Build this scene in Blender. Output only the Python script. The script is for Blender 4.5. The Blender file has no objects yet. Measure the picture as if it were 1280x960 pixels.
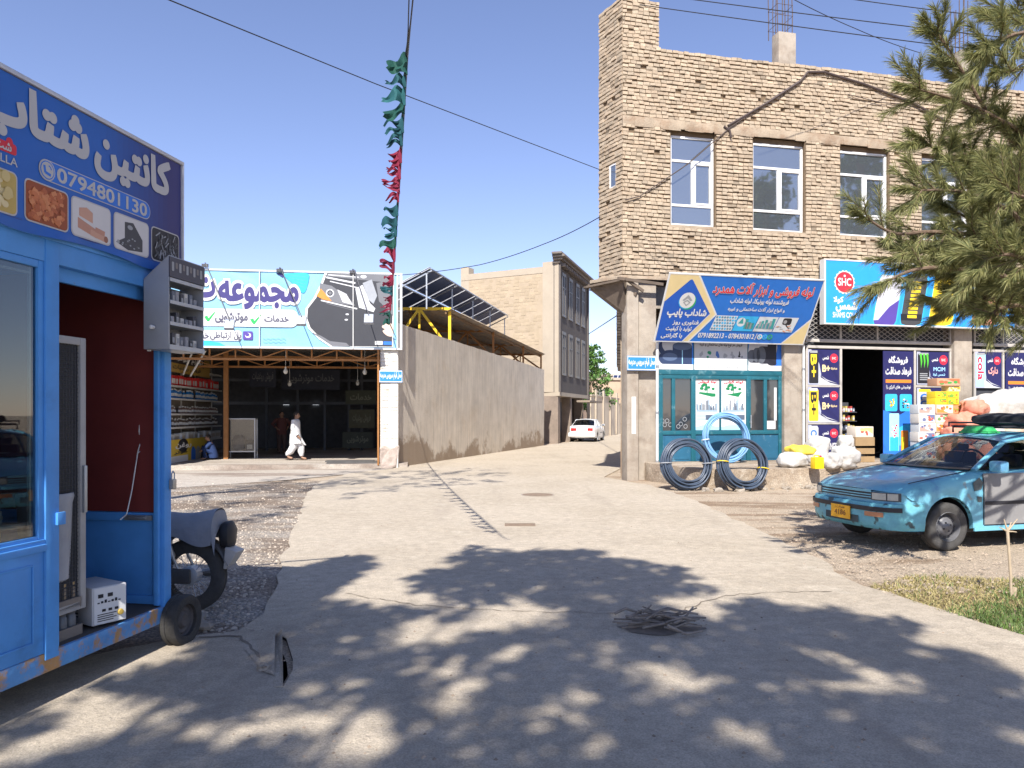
import bpy, bmesh, math, random
from mathutils import Vector, Matrix, noise
from mathutils.geometry import tessellate_polygon, delaunay_2d_cdt
import numpy as np
R = math.radians
S = bpy.context.scene
COL = S.collection
rnd = random.Random(11)
U = rnd.uniform

# ------------------------------------------------------------------ camera
CAM_H, FPX, CX, HY = 1.6, 960.0, 640.0, 519.0
cd = bpy.data.cameras.new('camera')
cam = bpy.data.objects.new('camera', cd)
COL.objects.link(cam)
cam.location = (0, 0, CAM_H)
cam.rotation_euler = (R(90), 0, 0)
cd.sensor_width = 36
cd.lens = 36 * FPX / 1280
cd.shift_y = (HY - 480) / 1280
cd.clip_start = 0.05
cd.clip_end = 3000
S.camera = cam
# ------------------------------------------------------------------ daylight
SUN_AZ, SUN_EL = R(8), R(45)          # light travels forward and a little to the right
w = bpy.data.worlds.new('World')
S.world = w
w.use_nodes = True
nt = w.node_tree
bg = nt.nodes['Background']
sky = nt.nodes.new('ShaderNodeTexSky')
sky.sky_type = 'NISHITA'
sky.sun_disc = False
sky.sun_elevation = SUN_EL
sky.sun_rotation = math.pi + SUN_AZ
sky.altitude = 900
sky.air_density = 1.0
sky.dust_density = 0.25
sky.ozone_density = 3.0
tn = nt.nodes.new('ShaderNodeMix'); tn.data_type = 'RGBA'; tn.blend_type = 'MULTIPLY'; tn.inputs[0].default_value = 1
tn.inputs[7].default_value = (1.15, .97, 1.03, 1)
nt.links.new(sky.outputs[0], tn.inputs[6]); nt.links.new(tn.outputs[2], bg.inputs[0])
bg.inputs[1].default_value = 0.12
sl = bpy.data.lights.new('sun', 'SUN')
sl.energy = 5.0
sl.angle = R(0.55)
sl.color = (1.0, 0.955, 0.90)
so = bpy.data.objects.new('sun', sl)
COL.objects.link(so)
LD = Vector((math.sin(SUN_AZ) * math.cos(SUN_EL), math.cos(SUN_AZ) * math.cos(SUN_EL), -math.sin(SUN_EL)))
so.rotation_euler = LD.to_track_quat('-Z', 'Y').to_euler()
so.location = (-3, -20, 30)
SX, SY = LD.x / -LD.z, LD.y / -LD.z     # ground shift of a shadow per metre of height
S.view_settings.view_transform = 'Standard'
S.view_settings.look = 'None'
S.view_settings.gamma = 1
S.view_settings.exposure = 0.76
S.cycles.max_bounces = 8
S.cycles.transparent_max_bounces = 12

# ------------------------------------------------------------------ geometry helpers
def pix(u, v, Y):
    return Vector(((u - CX) / FPX * Y, Y, CAM_H + (HY - v) / FPX * Y))
def gnd(u, v, z=0.0):
    Y = FPX * (CAM_H - z) / (v - HY)
    return Vector(((u - CX) / FPX * Y, Y, z))
class Frame:                                   # x runs right along a face, y goes into it, z up
    def __init__(s, x, y, deg):
        s.o = Vector((x, y, 0)); s.a = R(deg)
        s.x = Vector((math.cos(s.a), math.sin(s.a), 0)); s.y = Vector((-math.sin(s.a), math.cos(s.a), 0))
    def on(s, u, v, yo=0.0):                   # where the sight line of a pixel meets the plane y = yo
        d = Vector(((u - CX) / FPX, 1, (HY - v) / FPX)); c = Vector((0, 0, CAM_H))
        t = ((s.o + s.y * yo - c).dot(s.y)) / d.dot(s.y)
        p = c + d * t - s.o
        return p.dot(s.x), p.z
    def w(s, x, y, z=0.0):
        return s.o + s.x * x + s.y * y + Vector((0, 0, z))
    def rect(s, u0, v0, u1, v1, yo=0.0):       # -> x0, z0, x1, z1  (v0 top)
        x0, za = s.on(u0, (v0 + v1) / 2, yo); x1, zb = s.on(u1, (v0 + v1) / 2, yo)
        um = (u0 + u1) / 2
        return x0, s.on(um, v1, yo)[1], x1, s.on(um, v0, yo)[1]

class MB:
    def __init__(s): s.v = []; s.f = []; s.m = []; s.t = []
    def add(s, vs, fs, m=0, t=(1, 1, 1)):
        b = len(s.v); s.v += [tuple(p) for p in vs]
        for f in fs:
            s.f.append([b + i for i in f]); s.m.append(m); s.t.append(t)
        return s
    def box(s, x0, y0, z0, x1, y1, z1, m=0, M=None, t=(1, 1, 1)):
        vs = [Vector(p) for p in ((x0,y0,z0),(x1,y0,z0),(x1,y1,z0),(x0,y1,z0),(x0,y0,z1),(x1,y0,z1),(x1,y1,z1),(x0,y1,z1))]
        if M is not None: vs = [M @ p for p in vs]
        return s.add(vs, [(0,3,2,1),(4,5,6,7),(0,1,5,4),(1,2,6,5),(2,3,7,6),(3,0,4,7)], m, t)
    def hexa(s, a, b, m=0):                    # two quads (lists of 4 points)
        return s.add(list(a) + list(b), [(3,2,1,0),(4,5,6,7),(0,1,5,4),(1,2,6,5),(2,3,7,6),(3,0,4,7)], m)
    def quad(s, a, b, c, d, m=0, t=(1, 1, 1)): return s.add([a, b, c, d], [(0,1,2,3)], m, t)
    def tube(s, pts, r, n=8, m=0, cap=True, t=(1, 1, 1), closed=False):
        pts = [Vector(p) for p in pts]; k = len(pts)
        rs = r if isinstance(r, (list, tuple)) else [r] * k
        vs = []; up = Vector((0, 0, 1)); prev = None
        for i, p in enumerate(pts):
            if closed: d = (pts[(i + 1) % k] - pts[i - 1])
            else: d = pts[min(i + 1, k - 1)] - pts[max(i - 1, 0)]
            d = d.normalized() if d.length > 1e-9 else Vector((0, 0, 1))
            if prev is None:
                a = d.cross(up if abs(d.z) < .9 else Vector((1, 0, 0))).normalized()
            else:
                a = prev - d * prev.dot(d); a = a.normalized() if a.length > 1e-6 else d.orthogonal().normalized()
            prev = a; b = d.cross(a)
            for j in range(n):
                q = 2 * math.pi * j / n
                vs.append(p + a * math.cos(q) * rs[i] + b * math.sin(q) * rs[i])
        fs = [(i*n+j, i*n+(j+1)%n, (i+1)*n+(j+1)%n, (i+1)*n+j) for i in range(k-1) for j in range(n)]
        if closed: fs += [((k-1)*n+j, (k-1)*n+(j+1)%n, (j+1)%n, j) for j in range(n)]
        elif cap: fs += [tuple(reversed(range(n))), tuple(range((k-1)*n, k*n))]
        return s.add(vs, fs, m, t)
    def bar(s, a, b, w, h=None, m=0):          # rectangular bar between two points
        a = Vector(a); b = Vector(b); d = (b - a).normalized(); h = h or w
        x = d.cross(Vector((0, 0, 1)) if abs(d.z) < .95 else Vector((0, 1, 0))).normalized(); y = x.cross(d)
        q = [x*w/2+y*h/2, -x*w/2+y*h/2, -x*w/2-y*h/2, x*w/2-y*h/2]
        return s.hexa([a + k for k in q], [b + k for k in q], m)
    def lathe(s, prof, n=20, M=None, m=0, close=False, cap=True):     # profile (r, z) round z
        M = M or Matrix(); vs = []
        for r, z in prof:
            for j in range(n):
                q = 2 * math.pi * j / n; vs.append(M @ Vector((r*math.cos(q), r*math.sin(q), z)))
        k = len(prof)
        fs = [(i*n+j, i*n+(j+1)%n, (i+1)*n+(j+1)%n, (i+1)*n+j) for i in range(k-1) for j in range(n)]
        if close: fs += [((k-1)*n+j, (k-1)*n+(j+1)%n, (j+1)%n, j) for j in range(n)]
        elif cap: fs += [tuple(reversed(range(n))), tuple(range((k-1)*n, k*n))]
        return s.add(vs, fs, m)
    def grid(s, fn, nu, nv, m=0, wrap=False):
        vs = [fn(i / nu, j / nv) for i in range(nu + 1) for j in range(nv + 1)]
        fs = [(i*(nv+1)+j, (i+1)*(nv+1)+j, (i+1)*(nv+1)+j+1, i*(nv+1)+j+1) for i in range(nu) for j in range(nv)]
        return s.add(vs, fs, m)
    def flat(s, poly, y, m=0, holes=()):       # polygon in the x-z plane at depth y
        rings = [[Vector((p[0], p[1], 0)) for p in poly]] + [[Vector((p[0], p[1], 0)) for p in h] for h in holes]
        al = [p for r_ in rings for p in r_]
        return s.add([(p.x, y, p.y) for p in al], tessellate_polygon(rings), m)
    def floor(s, poly, z, m=0, holes=()):
        rings = [[Vector((p[0], p[1], 0)) for p in poly]] + [[Vector((p[0], p[1], 0)) for p in h] for h in holes]
        al = [p for r_ in rings for p in r_]
        fs = [(a, b, c) if (al[b]-al[a]).cross(al[c]-al[a]).z > 0 else (a, c, b) for a, b, c in tessellate_polygon(rings)]
        return s.add([(p.x, p.y, z) for p in al], fs, m)
    def slab(s, poly, z0, z1, m=0):
        n = len(poly); s.floor(poly, z1, m)
        return s.add([(p[0], p[1], z0) for p in poly] + [(p[0], p[1], z1) for p in poly], [(i, (i+1) % n, n+(i+1) % n, n+i) for i in range(n)], m)
    def blob(s, c, r, nu=14, nv=9, m=0, e=.7, wob=.12, seed=0, flatb=True, t=(1,1,1)):   # lumpy sack
        c = Vector(c); rx, ry, rz = r
        def sg(a, p): return math.copysign(abs(a) ** p, a)
        vs = []
        for j in range(nv + 1):
            ph = -math.pi/2 + math.pi * j / nv
            for i in range(nu):
                th = 2 * math.pi * i / nu
                p = Vector((rx*sg(math.cos(ph), e)*sg(math.cos(th), e), ry*sg(math.cos(ph), e)*sg(math.sin(th), e), rz*sg(math.sin(ph), e)))
                k = 1 + wob * noise.noise(p * (2.2 / max(r)) + Vector((seed*7.1, seed*3.3, 0))) * 2
                vs.append(c + p * k)
        fs = [(j*nu+i, j*nu+(i+1)%nu, (j+1)*nu+(i+1)%nu, (j+1)*nu+i) for j in range(nv) for i in range(nu)]
        return s.add(vs, fs, m, t)
    def build(s, name, mats, parent=None, smooth=False, bevel=0.0, ang=35, sub=0):
        me = bpy.data.meshes.new(name); me.from_pydata(s.v, [], s.f)
        mats = mats if isinstance(mats, (list, tuple)) else [mats]
        for m_ in mats: me.materials.append(m_)
        me.polygons.foreach_set('material_index', s.m)
        if any(t != (1, 1, 1) for t in s.t):
            at = me.attributes.new('tint', 'FLOAT_COLOR', 'FACE')
            at.data.foreach_set('color', [c for t in s.t for c in (*t, 1)])
        me.validate()
        if bevel:
            bm = bmesh.new(); bm.from_mesh(me)
            bmesh.ops.remove_doubles(bm, verts=bm.verts, dist=1e-5)
            ed = [e_ for e_ in bm.edges if len(e_.link_faces) == 2 and e_.calc_face_angle(0) > R(30)]
            bmesh.ops.bevel(bm, geom=ed, offset=bevel, segments=2, affect='EDGES', profile=.6, clamp_overlap=True)
            bm.to_mesh(me); bm.free()
        if smooth or bevel:
            me.polygons.foreach_set('use_smooth', [True] * len(me.polygons))
            me.set_sharp_from_angle(angle=R(ang))
        me.update()
        o = bpy.data.objects.new(name, me); COL.objects.link(o)
        if sub:
            md = o.modifiers.new('s', 'SUBSURF'); md.levels = md.render_levels = sub
        if parent is not None: o.parent = parent
        return o

def tag(o, label, cat, group=None, kind=None):
    if label: o['label'] = label
    if cat: o['category'] = cat
    if group: o['group'] = group
    if kind: o['kind'] = kind
    return o
def thing(name, label, cat, loc=(0, 0, 0), rz=0.0, group=None, rot=None):
    o = bpy.data.objects.new(name, None); COL.objects.link(o)
    o.empty_display_size = .1
    o.location = loc; o.rotation_euler = rot if rot else (0, 0, rz)
    return tag(o, label, cat, group)
def copy_tree(o, parent=None):
    c = o.copy(); COL.objects.link(c); c.parent = parent
    for ch in list(o.children): copy_tree(ch, c)
    return c
def structure(o): o['kind'] = 'structure'; return o
def rr(x0, z0, x1, z1, r=.03, n=4):
    out = []
    for cx, cz, a in ((x1-r, z0+r, -90), (x1-r, z1-r, 0), (x0+r, z1-r, 90), (x0+r, z0+r, 180)):
        for i in range(n + 1):
            q = R(a + 90 * i / n); out.append((cx + r*math.cos(q), cz + r*math.sin(q)))
    return out
def el(cx, cz, rx, rz=None, n=20, a0=0, a1=360):
    rz = rz or rx
    k = n if a1 - a0 >= 360 else n + 1
    return [(cx + rx*math.cos(R(a0+(a1-a0)*i/n)), cz + rz*math.sin(R(a0+(a1-a0)*i/n))) for i in range(k)]
def rc(x0, z0, x1, z1): return [(x0, z0), (x1, z0), (x1, z1), (x0, z1)]
def seg(a, b, w):
    d = Vector((b[0]-a[0], b[1]-a[1])); d.normalize(); n = Vector((-d.y, d.x)) * w / 2
    return [(a[0]+n.x, a[1]+n.y), (a[0]-n.x, a[1]-n.y), (b[0]-n.x, b[1]-n.y), (b[0]+n.x, b[1]+n.y)]

# ------------------------------------------------------------------ lettering
_D = {'ا':'FE8D FE8E','آ':'FE81 FE82','ب':'FE8F FE90 FE91 FE92','پ':'FB56 FB57 FB58 FB59','ت':'FE95 FE96 FE97 FE98','ج':'FE9D FE9E FE9F FEA0','چ':'FB7A FB7B FB7C FB7D','خ':'FEA5 FEA6 FEA7 FEA8','ح':'FEA1 FEA2 FEA3 FEA4','د':'FEA9 FEAA','ر':'FEAD FEAE','ز':'FEAF FEB0','س':'FEB1 FEB2 FEB3 FEB4','ش':'FEB5 FEB6 FEB7 FEB8','ص':'FEB9 FEBA FEBB FEBC','ط':'FEC1 FEC2 FEC3 FEC4','ع':'FEC9 FECA FECB FECC','غ':'FECD FECE FECF FED0','ف':'FED1 FED2 FED3 FED4','ق':'FED5 FED6 FED7 FED8','ک':'FB8E FB8F FB90 FB91','گ':'FB92 FB93 FB94 FB95','ل':'FEDD FEDE FEDF FEE0','م':'FEE1 FEE2 FEE3 FEE4','ن':'FEE5 FEE6 FEE7 FEE8','و':'FEED FEEE','ه':'FEE9 FEEA FEEB FEEC','ی':'FBFC FBFD FBFE FBFF','ض':'FEBD FEBE FEBF FEC0'}
_F = {k: [chr(int(x, 16)) for x in v.split()] for k, v in _D.items()}
_F['\1'] = ['\uFEFB', '\uFEFC']; _F['\2'] = ['\uFEF5', '\uFEF6']
def shape(s):
    if not any(c in _F for c in s): return s
    s = s.replace('لا', '\1').replace('لآ', '\2'); out = ''
    for i, ch in enumerate(s):
        if ch not in _F: out += ch; continue
        p = i > 0 and s[i-1] in _F and len(_F[s[i-1]]) == 4
        n = len(_F[ch]) == 4 and i + 1 < len(s) and s[i+1] in _F
        out += _F[ch][(3 if n else 1) if p else (2 if n else 0)]
    return out[::-1]
_TC = {}
def glyphs(s):
    if s in _TC: return _TC[s]
    c = bpy.data.curves.new('t', 'FONT'); c.body = shape(s); c.resolution_u = 3
    o = bpy.data.objects.new('t', c); COL.objects.link(o)
    cu = o.to_curve(bpy.context.evaluated_depsgraph_get()); rings = []
    for sp in cu.splines:
        pts = []
        if sp.type == 'BEZIER':
            bp = sp.bezier_points; n = len(bp)
            for i in range(n):
                a, b = bp[i], bp[(i+1) % n]
                p0, p1, p2, p3 = a.co, a.handle_right, b.handle_left, b.co
                st = (p1-p0).cross(p3-p0).length < 1e-5 and (p2-p0).cross(p3-p0).length < 1e-5
                for k in range(1 if st else 3):
                    t = k / 3; q = 1 - t
                    pts.append(p0*q**3 + p1*3*q*q*t + p2*3*q*t*t + p3*t**3)
        else: pts = [Vector(p.co[:3]) for p in sp.points]
        cl = []
        for p in pts:
            if not cl or (p - cl[-1]).length > 1e-4: cl.append(p)
        if len(cl) > 1 and (cl[0] - cl[-1]).length < 1e-4: cl.pop()
        if len(cl) > 2: rings.append([Vector((p.x, p.y)) for p in cl])
    o.to_curve_clear(); bpy.data.objects.remove(o); bpy.data.curves.remove(c)
    ar = [sum(r_[i-1].x*r_[i].y - r_[i].x*r_[i-1].y for i in range(len(r_))) / 2 for r_ in rings]
    _TC[s] = (rings, math.copysign(1, max(ar, key=abs)) if ar else 1); return _TC[s]
_TM = {}
def solid(s, bold):
    """outlines thickened by bold, merged under the non-zero rule into one flat sheet of triangles"""
    if (s, bold) in _TM: return _TM[(s, bold)]
    rings, sg = glyphs(s); fat = []
    for r_ in rings:
        n = len(r_); o = []
        for i in range(n):
            a, b, c = r_[i-1], r_[i], r_[(i+1) % n]
            d1 = (b-a).normalized(); d2 = (c-b).normalized(); d = d1 + d2
            d = d.normalized() if d.length > 1e-3 else d1
            o.append(b + Vector((d.y, -d.x)) * sg * bold)
        fat.append(o)
    bb = [[min(p.x for p in r_), min(p.y for p in r_), max(p.x for p in r_), max(p.y for p in r_)] for r_ in fat]; grp = list(range(len(fat)))
    def root(i):
        while grp[i] != i: i = grp[i]
        return i
    for i in range(len(fat)):
        for j in range(i):
            if bb[i][0] < bb[j][2] and bb[j][0] < bb[i][2] and bb[i][1] < bb[j][3] and bb[j][1] < bb[i][3]: grp[root(i)] = root(j)
    V = []; T = []
    for g_ in {root(i) for i in range(len(fat))}:
        mem = [fat[i] for i in range(len(fat)) if root(i) == g_]; vs = []; es = []
        for r_ in mem: k = len(vs); vs += r_; es += [(k+i, k+(i+1) % len(r_)) for i in range(len(r_))]
        vo, _, fo, *_x = delaunay_2d_cdt(vs, es, [], 0, 1e-5)
        P0 = np.array([vs[e[0]] for e in es]); P1 = np.array([vs[e[1]] for e in es]); k = len(V); V += [tuple(p) for p in vo]
        for f in fo:
            c = sum((vo[i] for i in f), Vector((0, 0))) / len(f)
            up = (P0[:, 1] <= c.y) & (P1[:, 1] > c.y); dn = (P0[:, 1] > c.y) & (P1[:, 1] <= c.y)
            cr = (P1[:, 0]-P0[:, 0])*(c.y-P0[:, 1]) - (c.x-P0[:, 0])*(P1[:, 1]-P0[:, 1])
            if int((up & (cr > 0)).sum()) - int((dn & (cr < 0)).sum()) != 0: T.append([k+i for i in f])
    _TM[(s, bold)] = (V, T, rings); return _TM[(s, bold)]
def text(mb, s, x0, z0, x1, z1, y, m=0, bold=.02):
    """lettering filling the box x0..x1, z0..z1 on the plane y"""
    V, T, rings = solid(s, bold)
    xs = [p.x for o in rings for p in o]; zs = [p.y for o in rings for p in o]
    ax, az = min(xs), min(zs); kx = (x1-x0)/(max(xs)-ax); kz = (z1-z0)/(max(zs)-az)
    mb.add([(x0 + (p[0]-ax)*kx, y, z0 + (p[1]-az)*kz) for p in V], T, m)

# ------------------------------------------------------------------ materials
def mat(name, col, rough=.7, var=.12, scale=5.0, bump=.0, bscale=60.0, metal=0.0, tint=False, col2=None, c2scale=2.0, c2lo=.45, c2hi=.62, spec=.4, emit=0.0, coat=0.0):
    m = bpy.data.materials.new(name); m.use_nodes = True; N = m.node_tree.nodes; L = m.node_tree.links
    b = N['Principled BSDF']
    b.inputs['Roughness'].default_value = rough; b.inputs['Metallic'].default_value = metal
    b.inputs['Specular IOR Level'].default_value = spec
    if coat: b.inputs['Coat Weight'].default_value = coat; b.inputs['Coat Roughness'].default_value = .12
    tc = N.new('ShaderNodeTexCoord')
    n1 = N.new('ShaderNodeTexNoise'); n1.inputs['Scale'].default_value = scale; n1.inputs['Detail'].default_value = 6; n1.inputs['Roughness'].default_value = .65
    L.new(tc.outputs['Object'], n1.inputs['Vector'])
    mr = N.new('ShaderNodeMapRange'); mr.inputs['From Min'].default_value = .3; mr.inputs['From Max'].default_value = .7
    mr.inputs['To Min'].default_value = 1 - var; mr.inputs['To Max'].default_value = 1 + var
    L.new(n1.outputs['Fac'], mr.inputs['Value'])
    cur = None
    if col2 is not None:
        n2 = N.new('ShaderNodeTexNoise'); n2.inputs['Scale'].default_value = c2scale; n2.inputs['Detail'].default_value = 8; n2.inputs['Roughness'].default_value = .7
        L.new(tc.outputs['Object'], n2.inputs['Vector'])
        rmp = N.new('ShaderNodeMapRange'); rmp.interpolation_type = 'SMOOTHSTEP'; rmp.inputs['From Min'].default_value = c2lo; rmp.inputs['From Max'].default_value = c2hi
        L.new(n2.outputs['Fac'], rmp.inputs['Value'])
        mx = N.new('ShaderNodeMix'); mx.data_type = 'RGBA'
        mx.inputs[6].default_value = (*col, 1); mx.inputs[7].default_value = (*col2, 1)
        L.new(rmp.outputs[0], mx.inputs[0]); cur = mx.outputs[2]
    mul = N.new('ShaderNodeMix'); mul.data_type = 'RGBA'; mul.blend_type = 'MULTIPLY'; mul.inputs[0].default_value = 1
    if cur: L.new(cur, mul.inputs[6])
    else: mul.inputs[6].default_value = (*col, 1)
    L.new(mr.outputs[0], mul.inputs[7]); cur = mul.outputs[2]
    if tint:
        at = N.new('ShaderNodeAttribute'); at.attribute_name = 'tint'
        m2 = N.new('ShaderNodeMix'); m2.data_type = 'RGBA'; m2.blend_type = 'MULTIPLY'; m2.inputs[0].default_value = 1
        L.new(cur, m2.inputs[6]); L.new(at.outputs['Color'], m2.inputs[7]); cur = m2.outputs[2]
    L.new(cur, b.inputs['Base Color'])
    if bump:
        n3 = N.new('ShaderNodeTexNoise'); n3.inputs['Scale'].default_value = bscale; n3.inputs['Detail'].default_value = 5
        L.new(tc.outputs['Object'], n3.inputs['Vector'])
        bp = N.new('ShaderNodeBump'); bp.inputs['Strength'].default_value = bump; bp.inputs['Distance'].default_value = .02
        L.new(n3.outputs['Fac'], bp.inputs['Height']); L.new(bp.outputs[0], b.inputs['Normal'])
    if emit:
        b.inputs['Emission Color'].default_value = (*col, 1); b.inputs['Emission Strength'].default_value = emit
    return m
def glass(name, tintc=(.75, .8, .8), refl=.12, rough=.02):
    m = bpy.data.materials.new(name); m.use_nodes = True; N = m.node_tree.nodes; L = m.node_tree.links
    N.remove(N['Principled BSDF'])
    tr = N.new('ShaderNodeBsdfTransparent'); tr.inputs[0].default_value = (*tintc, 1)
    gl = N.new('ShaderNodeBsdfGlossy'); gl.inputs['Roughness'].default_value = rough
    lw = N.new('ShaderNodeLayerWeight'); lw.inputs[0].default_value = .5
    fr = N.new('ShaderNodeMath'); fr.operation = 'POWER'; fr.inputs[1].default_value = 4; L.new(lw.outputs['Facing'], fr.inputs[0])
    ad = N.new('ShaderNodeMath'); ad.operation = 'ADD'; ad.inputs[1].default_value = refl; ad.use_clamp = True
    L.new(fr.outputs[0], ad.inputs[0])
    mx = N.new('ShaderNodeMixShader'); L.new(ad.outputs[0], mx.inputs[0]); L.new(tr.outputs[0], mx.inputs[1]); L.new(gl.outputs[0], mx.inputs[2])
    L.new(mx.outputs[0], N['Material Output'].inputs[0]); return m
def mirror_pane(name, col=(.05, .06, .07), k=.35):
    m = bpy.data.materials.new(name); m.use_nodes = True; N = m.node_tree.nodes; L = m.node_tree.links
    b = N['Principled BSDF']; b.inputs['Base Color'].default_value = (*col, 1); b.inputs['Roughness'].default_value = .5
    gl = N.new('ShaderNodeBsdfGlossy'); gl.inputs['Roughness'].default_value = .03
    tc = N.new('ShaderNodeTexCoord'); nz = N.new('ShaderNodeTexNoise'); nz.inputs['Scale'].default_value = 1.3
    bp = N.new('ShaderNodeBump'); bp.inputs['Strength'].default_value = .05; bp.inputs['Distance'].default_value = .05
    L.new(tc.outputs['Object'], nz.inputs['Vector']); L.new(nz.outputs['Fac'], bp.inputs['Height']); L.new(bp.outputs[0], gl.inputs['Normal'])
    mx = N.new('ShaderNodeMixShader'); mx.inputs[0].default_value = k
    L.new(b.outputs[0], mx.inputs[1]); L.new(gl.outputs[0], mx.inputs[2]); L.new(mx.outputs[0], N['Material Output'].inputs[0]); return m

def paint(name, col, rough=.45): return mat(name, col, rough, var=.05, scale=3)
WHITE = paint('white print', (.66, .66, .64)); BLACK = paint('black print', (.02, .02, .025)); NAVY = paint('navy print', (.035, .035, .16))
BLUE = paint('blue print', (.03, .17, .62)); LBLUE = paint('light blue print', (.36, .66, .86)); RED = paint('red print', (.62, .03, .05))
YEL = paint('yellow print', (.82, .58, .03)); GREEN = paint('green print', (.03, .38, .1)); GREY = paint('grey print', (.32, .33, .34))
CREAM = paint('cream print', (.72, .58, .3)); ORANGE = paint('orange print', (.75, .22, .03)); CYAN = paint('cyan print', (.04, .42, .75))
DGREY = paint('dark grey print', (.06, .06, .065)); PURPLE = paint('violet print', (.09, .06, .3)); PINK = paint('pink print', (.65, .25, .2))
SKIN = mat('skin', (.38, .2, .12), .5, .05)
STEEL = mat('galvanised steel', (.42, .44, .46), .4, .1, metal=.7)
ALU = mat('aluminium', (.5, .51, .52), .42, .06, metal=.5)
RUBBER = mat('rubber', (.025, .025, .025), .8, .2, 12, .2, 80)
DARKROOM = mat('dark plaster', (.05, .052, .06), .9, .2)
CONC = mat('cement', (.36, .31, .25), .9, .16, 3, .5, 50, col2=(.28, .23, .18), c2scale=1.3)
STONE = mat('rough footing', (.3, .26, .21), .95, .25, 5, 1.0, 18)
# ------------------------------------------------------------------ frames of the place
K = Frame(-2.36, 5.30, 80.1)         # kiosk face, origin at its far corner post
FB = Frame(2.69, 18.69, 13.28)       # brick shop building front, origin at its left corner
FC = Frame(2.22, 19.60, -62.7)       # its short chamfered flank
G = Frame(-3.47, 23.30, 7.4)         # garage front, origin at the right edge of the white pillar
WDEG = 17.0                          # heading of the lane
WD = Vector((math.sin(R(WDEG)), math.cos(R(WDEG)), 0))
W0 = Vector((-3.47, 23.3, 0))

# ------------------------------------------------------------------ ground
def ground_mat(name, c1, c2, c3, sc=(1, 1, 1), s1=.5, s2=2.5, lo=.42, hi=.6, bump=.5, bs=40, speck=.25, vor=None, stain=False):
    m = bpy.data.materials.new(name); m.use_nodes = True; N = m.node_tree.nodes; L = m.node_tree.links
    b = N['Principled BSDF']; b.inputs['Roughness'].default_value = .92; b.inputs['Specular IOR Level'].default_value = .2
    tc = N.new('ShaderNodeTexCoord'); mp = N.new('ShaderNodeMapping'); mp.inputs['Scale'].default_value = sc
    L.new(tc.outputs['Object'], mp.inputs['Vector'])
    def nz(scale, det=8, rough=.65, vec=mp):
        n = N.new('ShaderNodeTexNoise'); n.inputs['Scale'].default_value = scale; n.inputs['Detail'].default_value = det; n.inputs['Roughness'].default_value = rough
        L.new(vec.outputs[0] if vec is mp else tc.outputs['Object'], n.inputs['Vector']); return n
    def ramp(n, a, c):
        r = N.new('ShaderNodeMapRange'); r.interpolation_type = 'SMOOTHSTEP'; r.inputs['From Min'].default_value = a; r.inputs['From Max'].default_value = c
        L.new(n.outputs['Fac'], r.inputs['Value']); return r
    def mix(fac, A, B, mode='MIX', f=None):
        x = N.new('ShaderNodeMix'); x.data_type = 'RGBA'; x.blend_type = mode
        if fac is not None: L.new(fac.outputs[0], x.inputs[0])
        else: x.inputs[0].default_value = f
        for k, q in ((6, A), (7, B)):
            if isinstance(q, tuple): x.inputs[k].default_value = (*q, 1)
            else: L.new(q, x.inputs[k])
        return x.outputs[2]
    a = mix(ramp(nz(s1), lo, hi), c1, c2)
    a = mix(ramp(nz(s2), .52, .7), a, c3)
    fine = nz(bs * 2.5, 4, .6, None)
    r = ramp(fine, .3, .7); r.inputs['To Min'].default_value = 1 - speck; r.inputs['To Max'].default_value = 1 + speck
    a = mix(None, a, r.outputs[0], 'MULTIPLY', 1.0)
    mid = nz(9, 6, .7, None); r2 = ramp(mid, .3, .72); r2.inputs['To Min'].default_value = .86; r2.inputs['To Max'].default_value = 1.1
    a = mix(None, a, r2.outputs[0], 'MULTIPLY', 1.0)
    if stain:
        mp2 = N.new('ShaderNodeMapping'); mp2.inputs['Rotation'].default_value = (0, 0, R(17)); mp2.inputs['Scale'].default_value = (1.3, .16, 1); L.new(tc.outputs['Object'], mp2.inputs['Vector'])
        n4 = N.new('ShaderNodeTexNoise'); n4.inputs['Scale'].default_value = 1.1; n4.inputs['Detail'].default_value = 7; n4.inputs['Roughness'].default_value = .6; L.new(mp2.outputs[0], n4.inputs['Vector'])
        r4 = ramp(n4, .52, .72); r4.inputs['To Max'].default_value = .3; a = mix(r4, a, (.25, .205, .16))
        n5 = nz(2.6, 9, .75, None); r5 = ramp(n5, .62, .70); r5.inputs['To Max'].default_value = .4; a = mix(r5, a, (.27, .215, .165))
        n6 = nz(14, 5, .7, None); r6 = ramp(n6, .66, .72); r6.inputs['To Max'].default_value = .6; a = mix(r6, a, (.22, .185, .15))
    if vor:
        v = N.new('ShaderNodeTexVoronoi'); v.inputs['Scale'].default_value = vor; L.new(tc.outputs['Object'], v.inputs['Vector'])
        r3 = N.new('ShaderNodeMapRange'); r3.inputs['From Max'].default_value = .6; r3.inputs['To Min'].default_value = 1.15; r3.inputs['To Max'].default_value = .55
        L.new(v.outputs['Distance'], r3.inputs['Value']); a = mix(None, a, r3.outputs[0], 'MULTIPLY', 1.0)
    L.new(a, b.inputs['Base Color'])
    h = nz(bs, 8, .7, None); bp = N.new('ShaderNodeBump'); bp.inputs['Strength'].default_value = bump; bp.inputs['Distance'].default_value = .03
    L.new(h.outputs['Fac'], bp.inputs['Height'])
    bp2 = N.new('ShaderNodeBump'); bp2.inputs['Strength'].default_value = .5; bp2.inputs['Distance'].default_value = .06
    h2 = nz(2.2, 5, .6, None); L.new(h2.outputs['Fac'], bp2.inputs['Height']); L.new(bp.outputs[0], bp2.inputs['Normal']); L.new(bp2.outputs[0], b.inputs['Normal'])
    return m
M_ROAD = ground_mat('worn concrete', (.47, .403, .312), (.43, .366, .279), (.495, .43, .335), (1, 1, 1), .45, 1.8, bump=.6, bs=45, speck=.2, stain=True)
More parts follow.
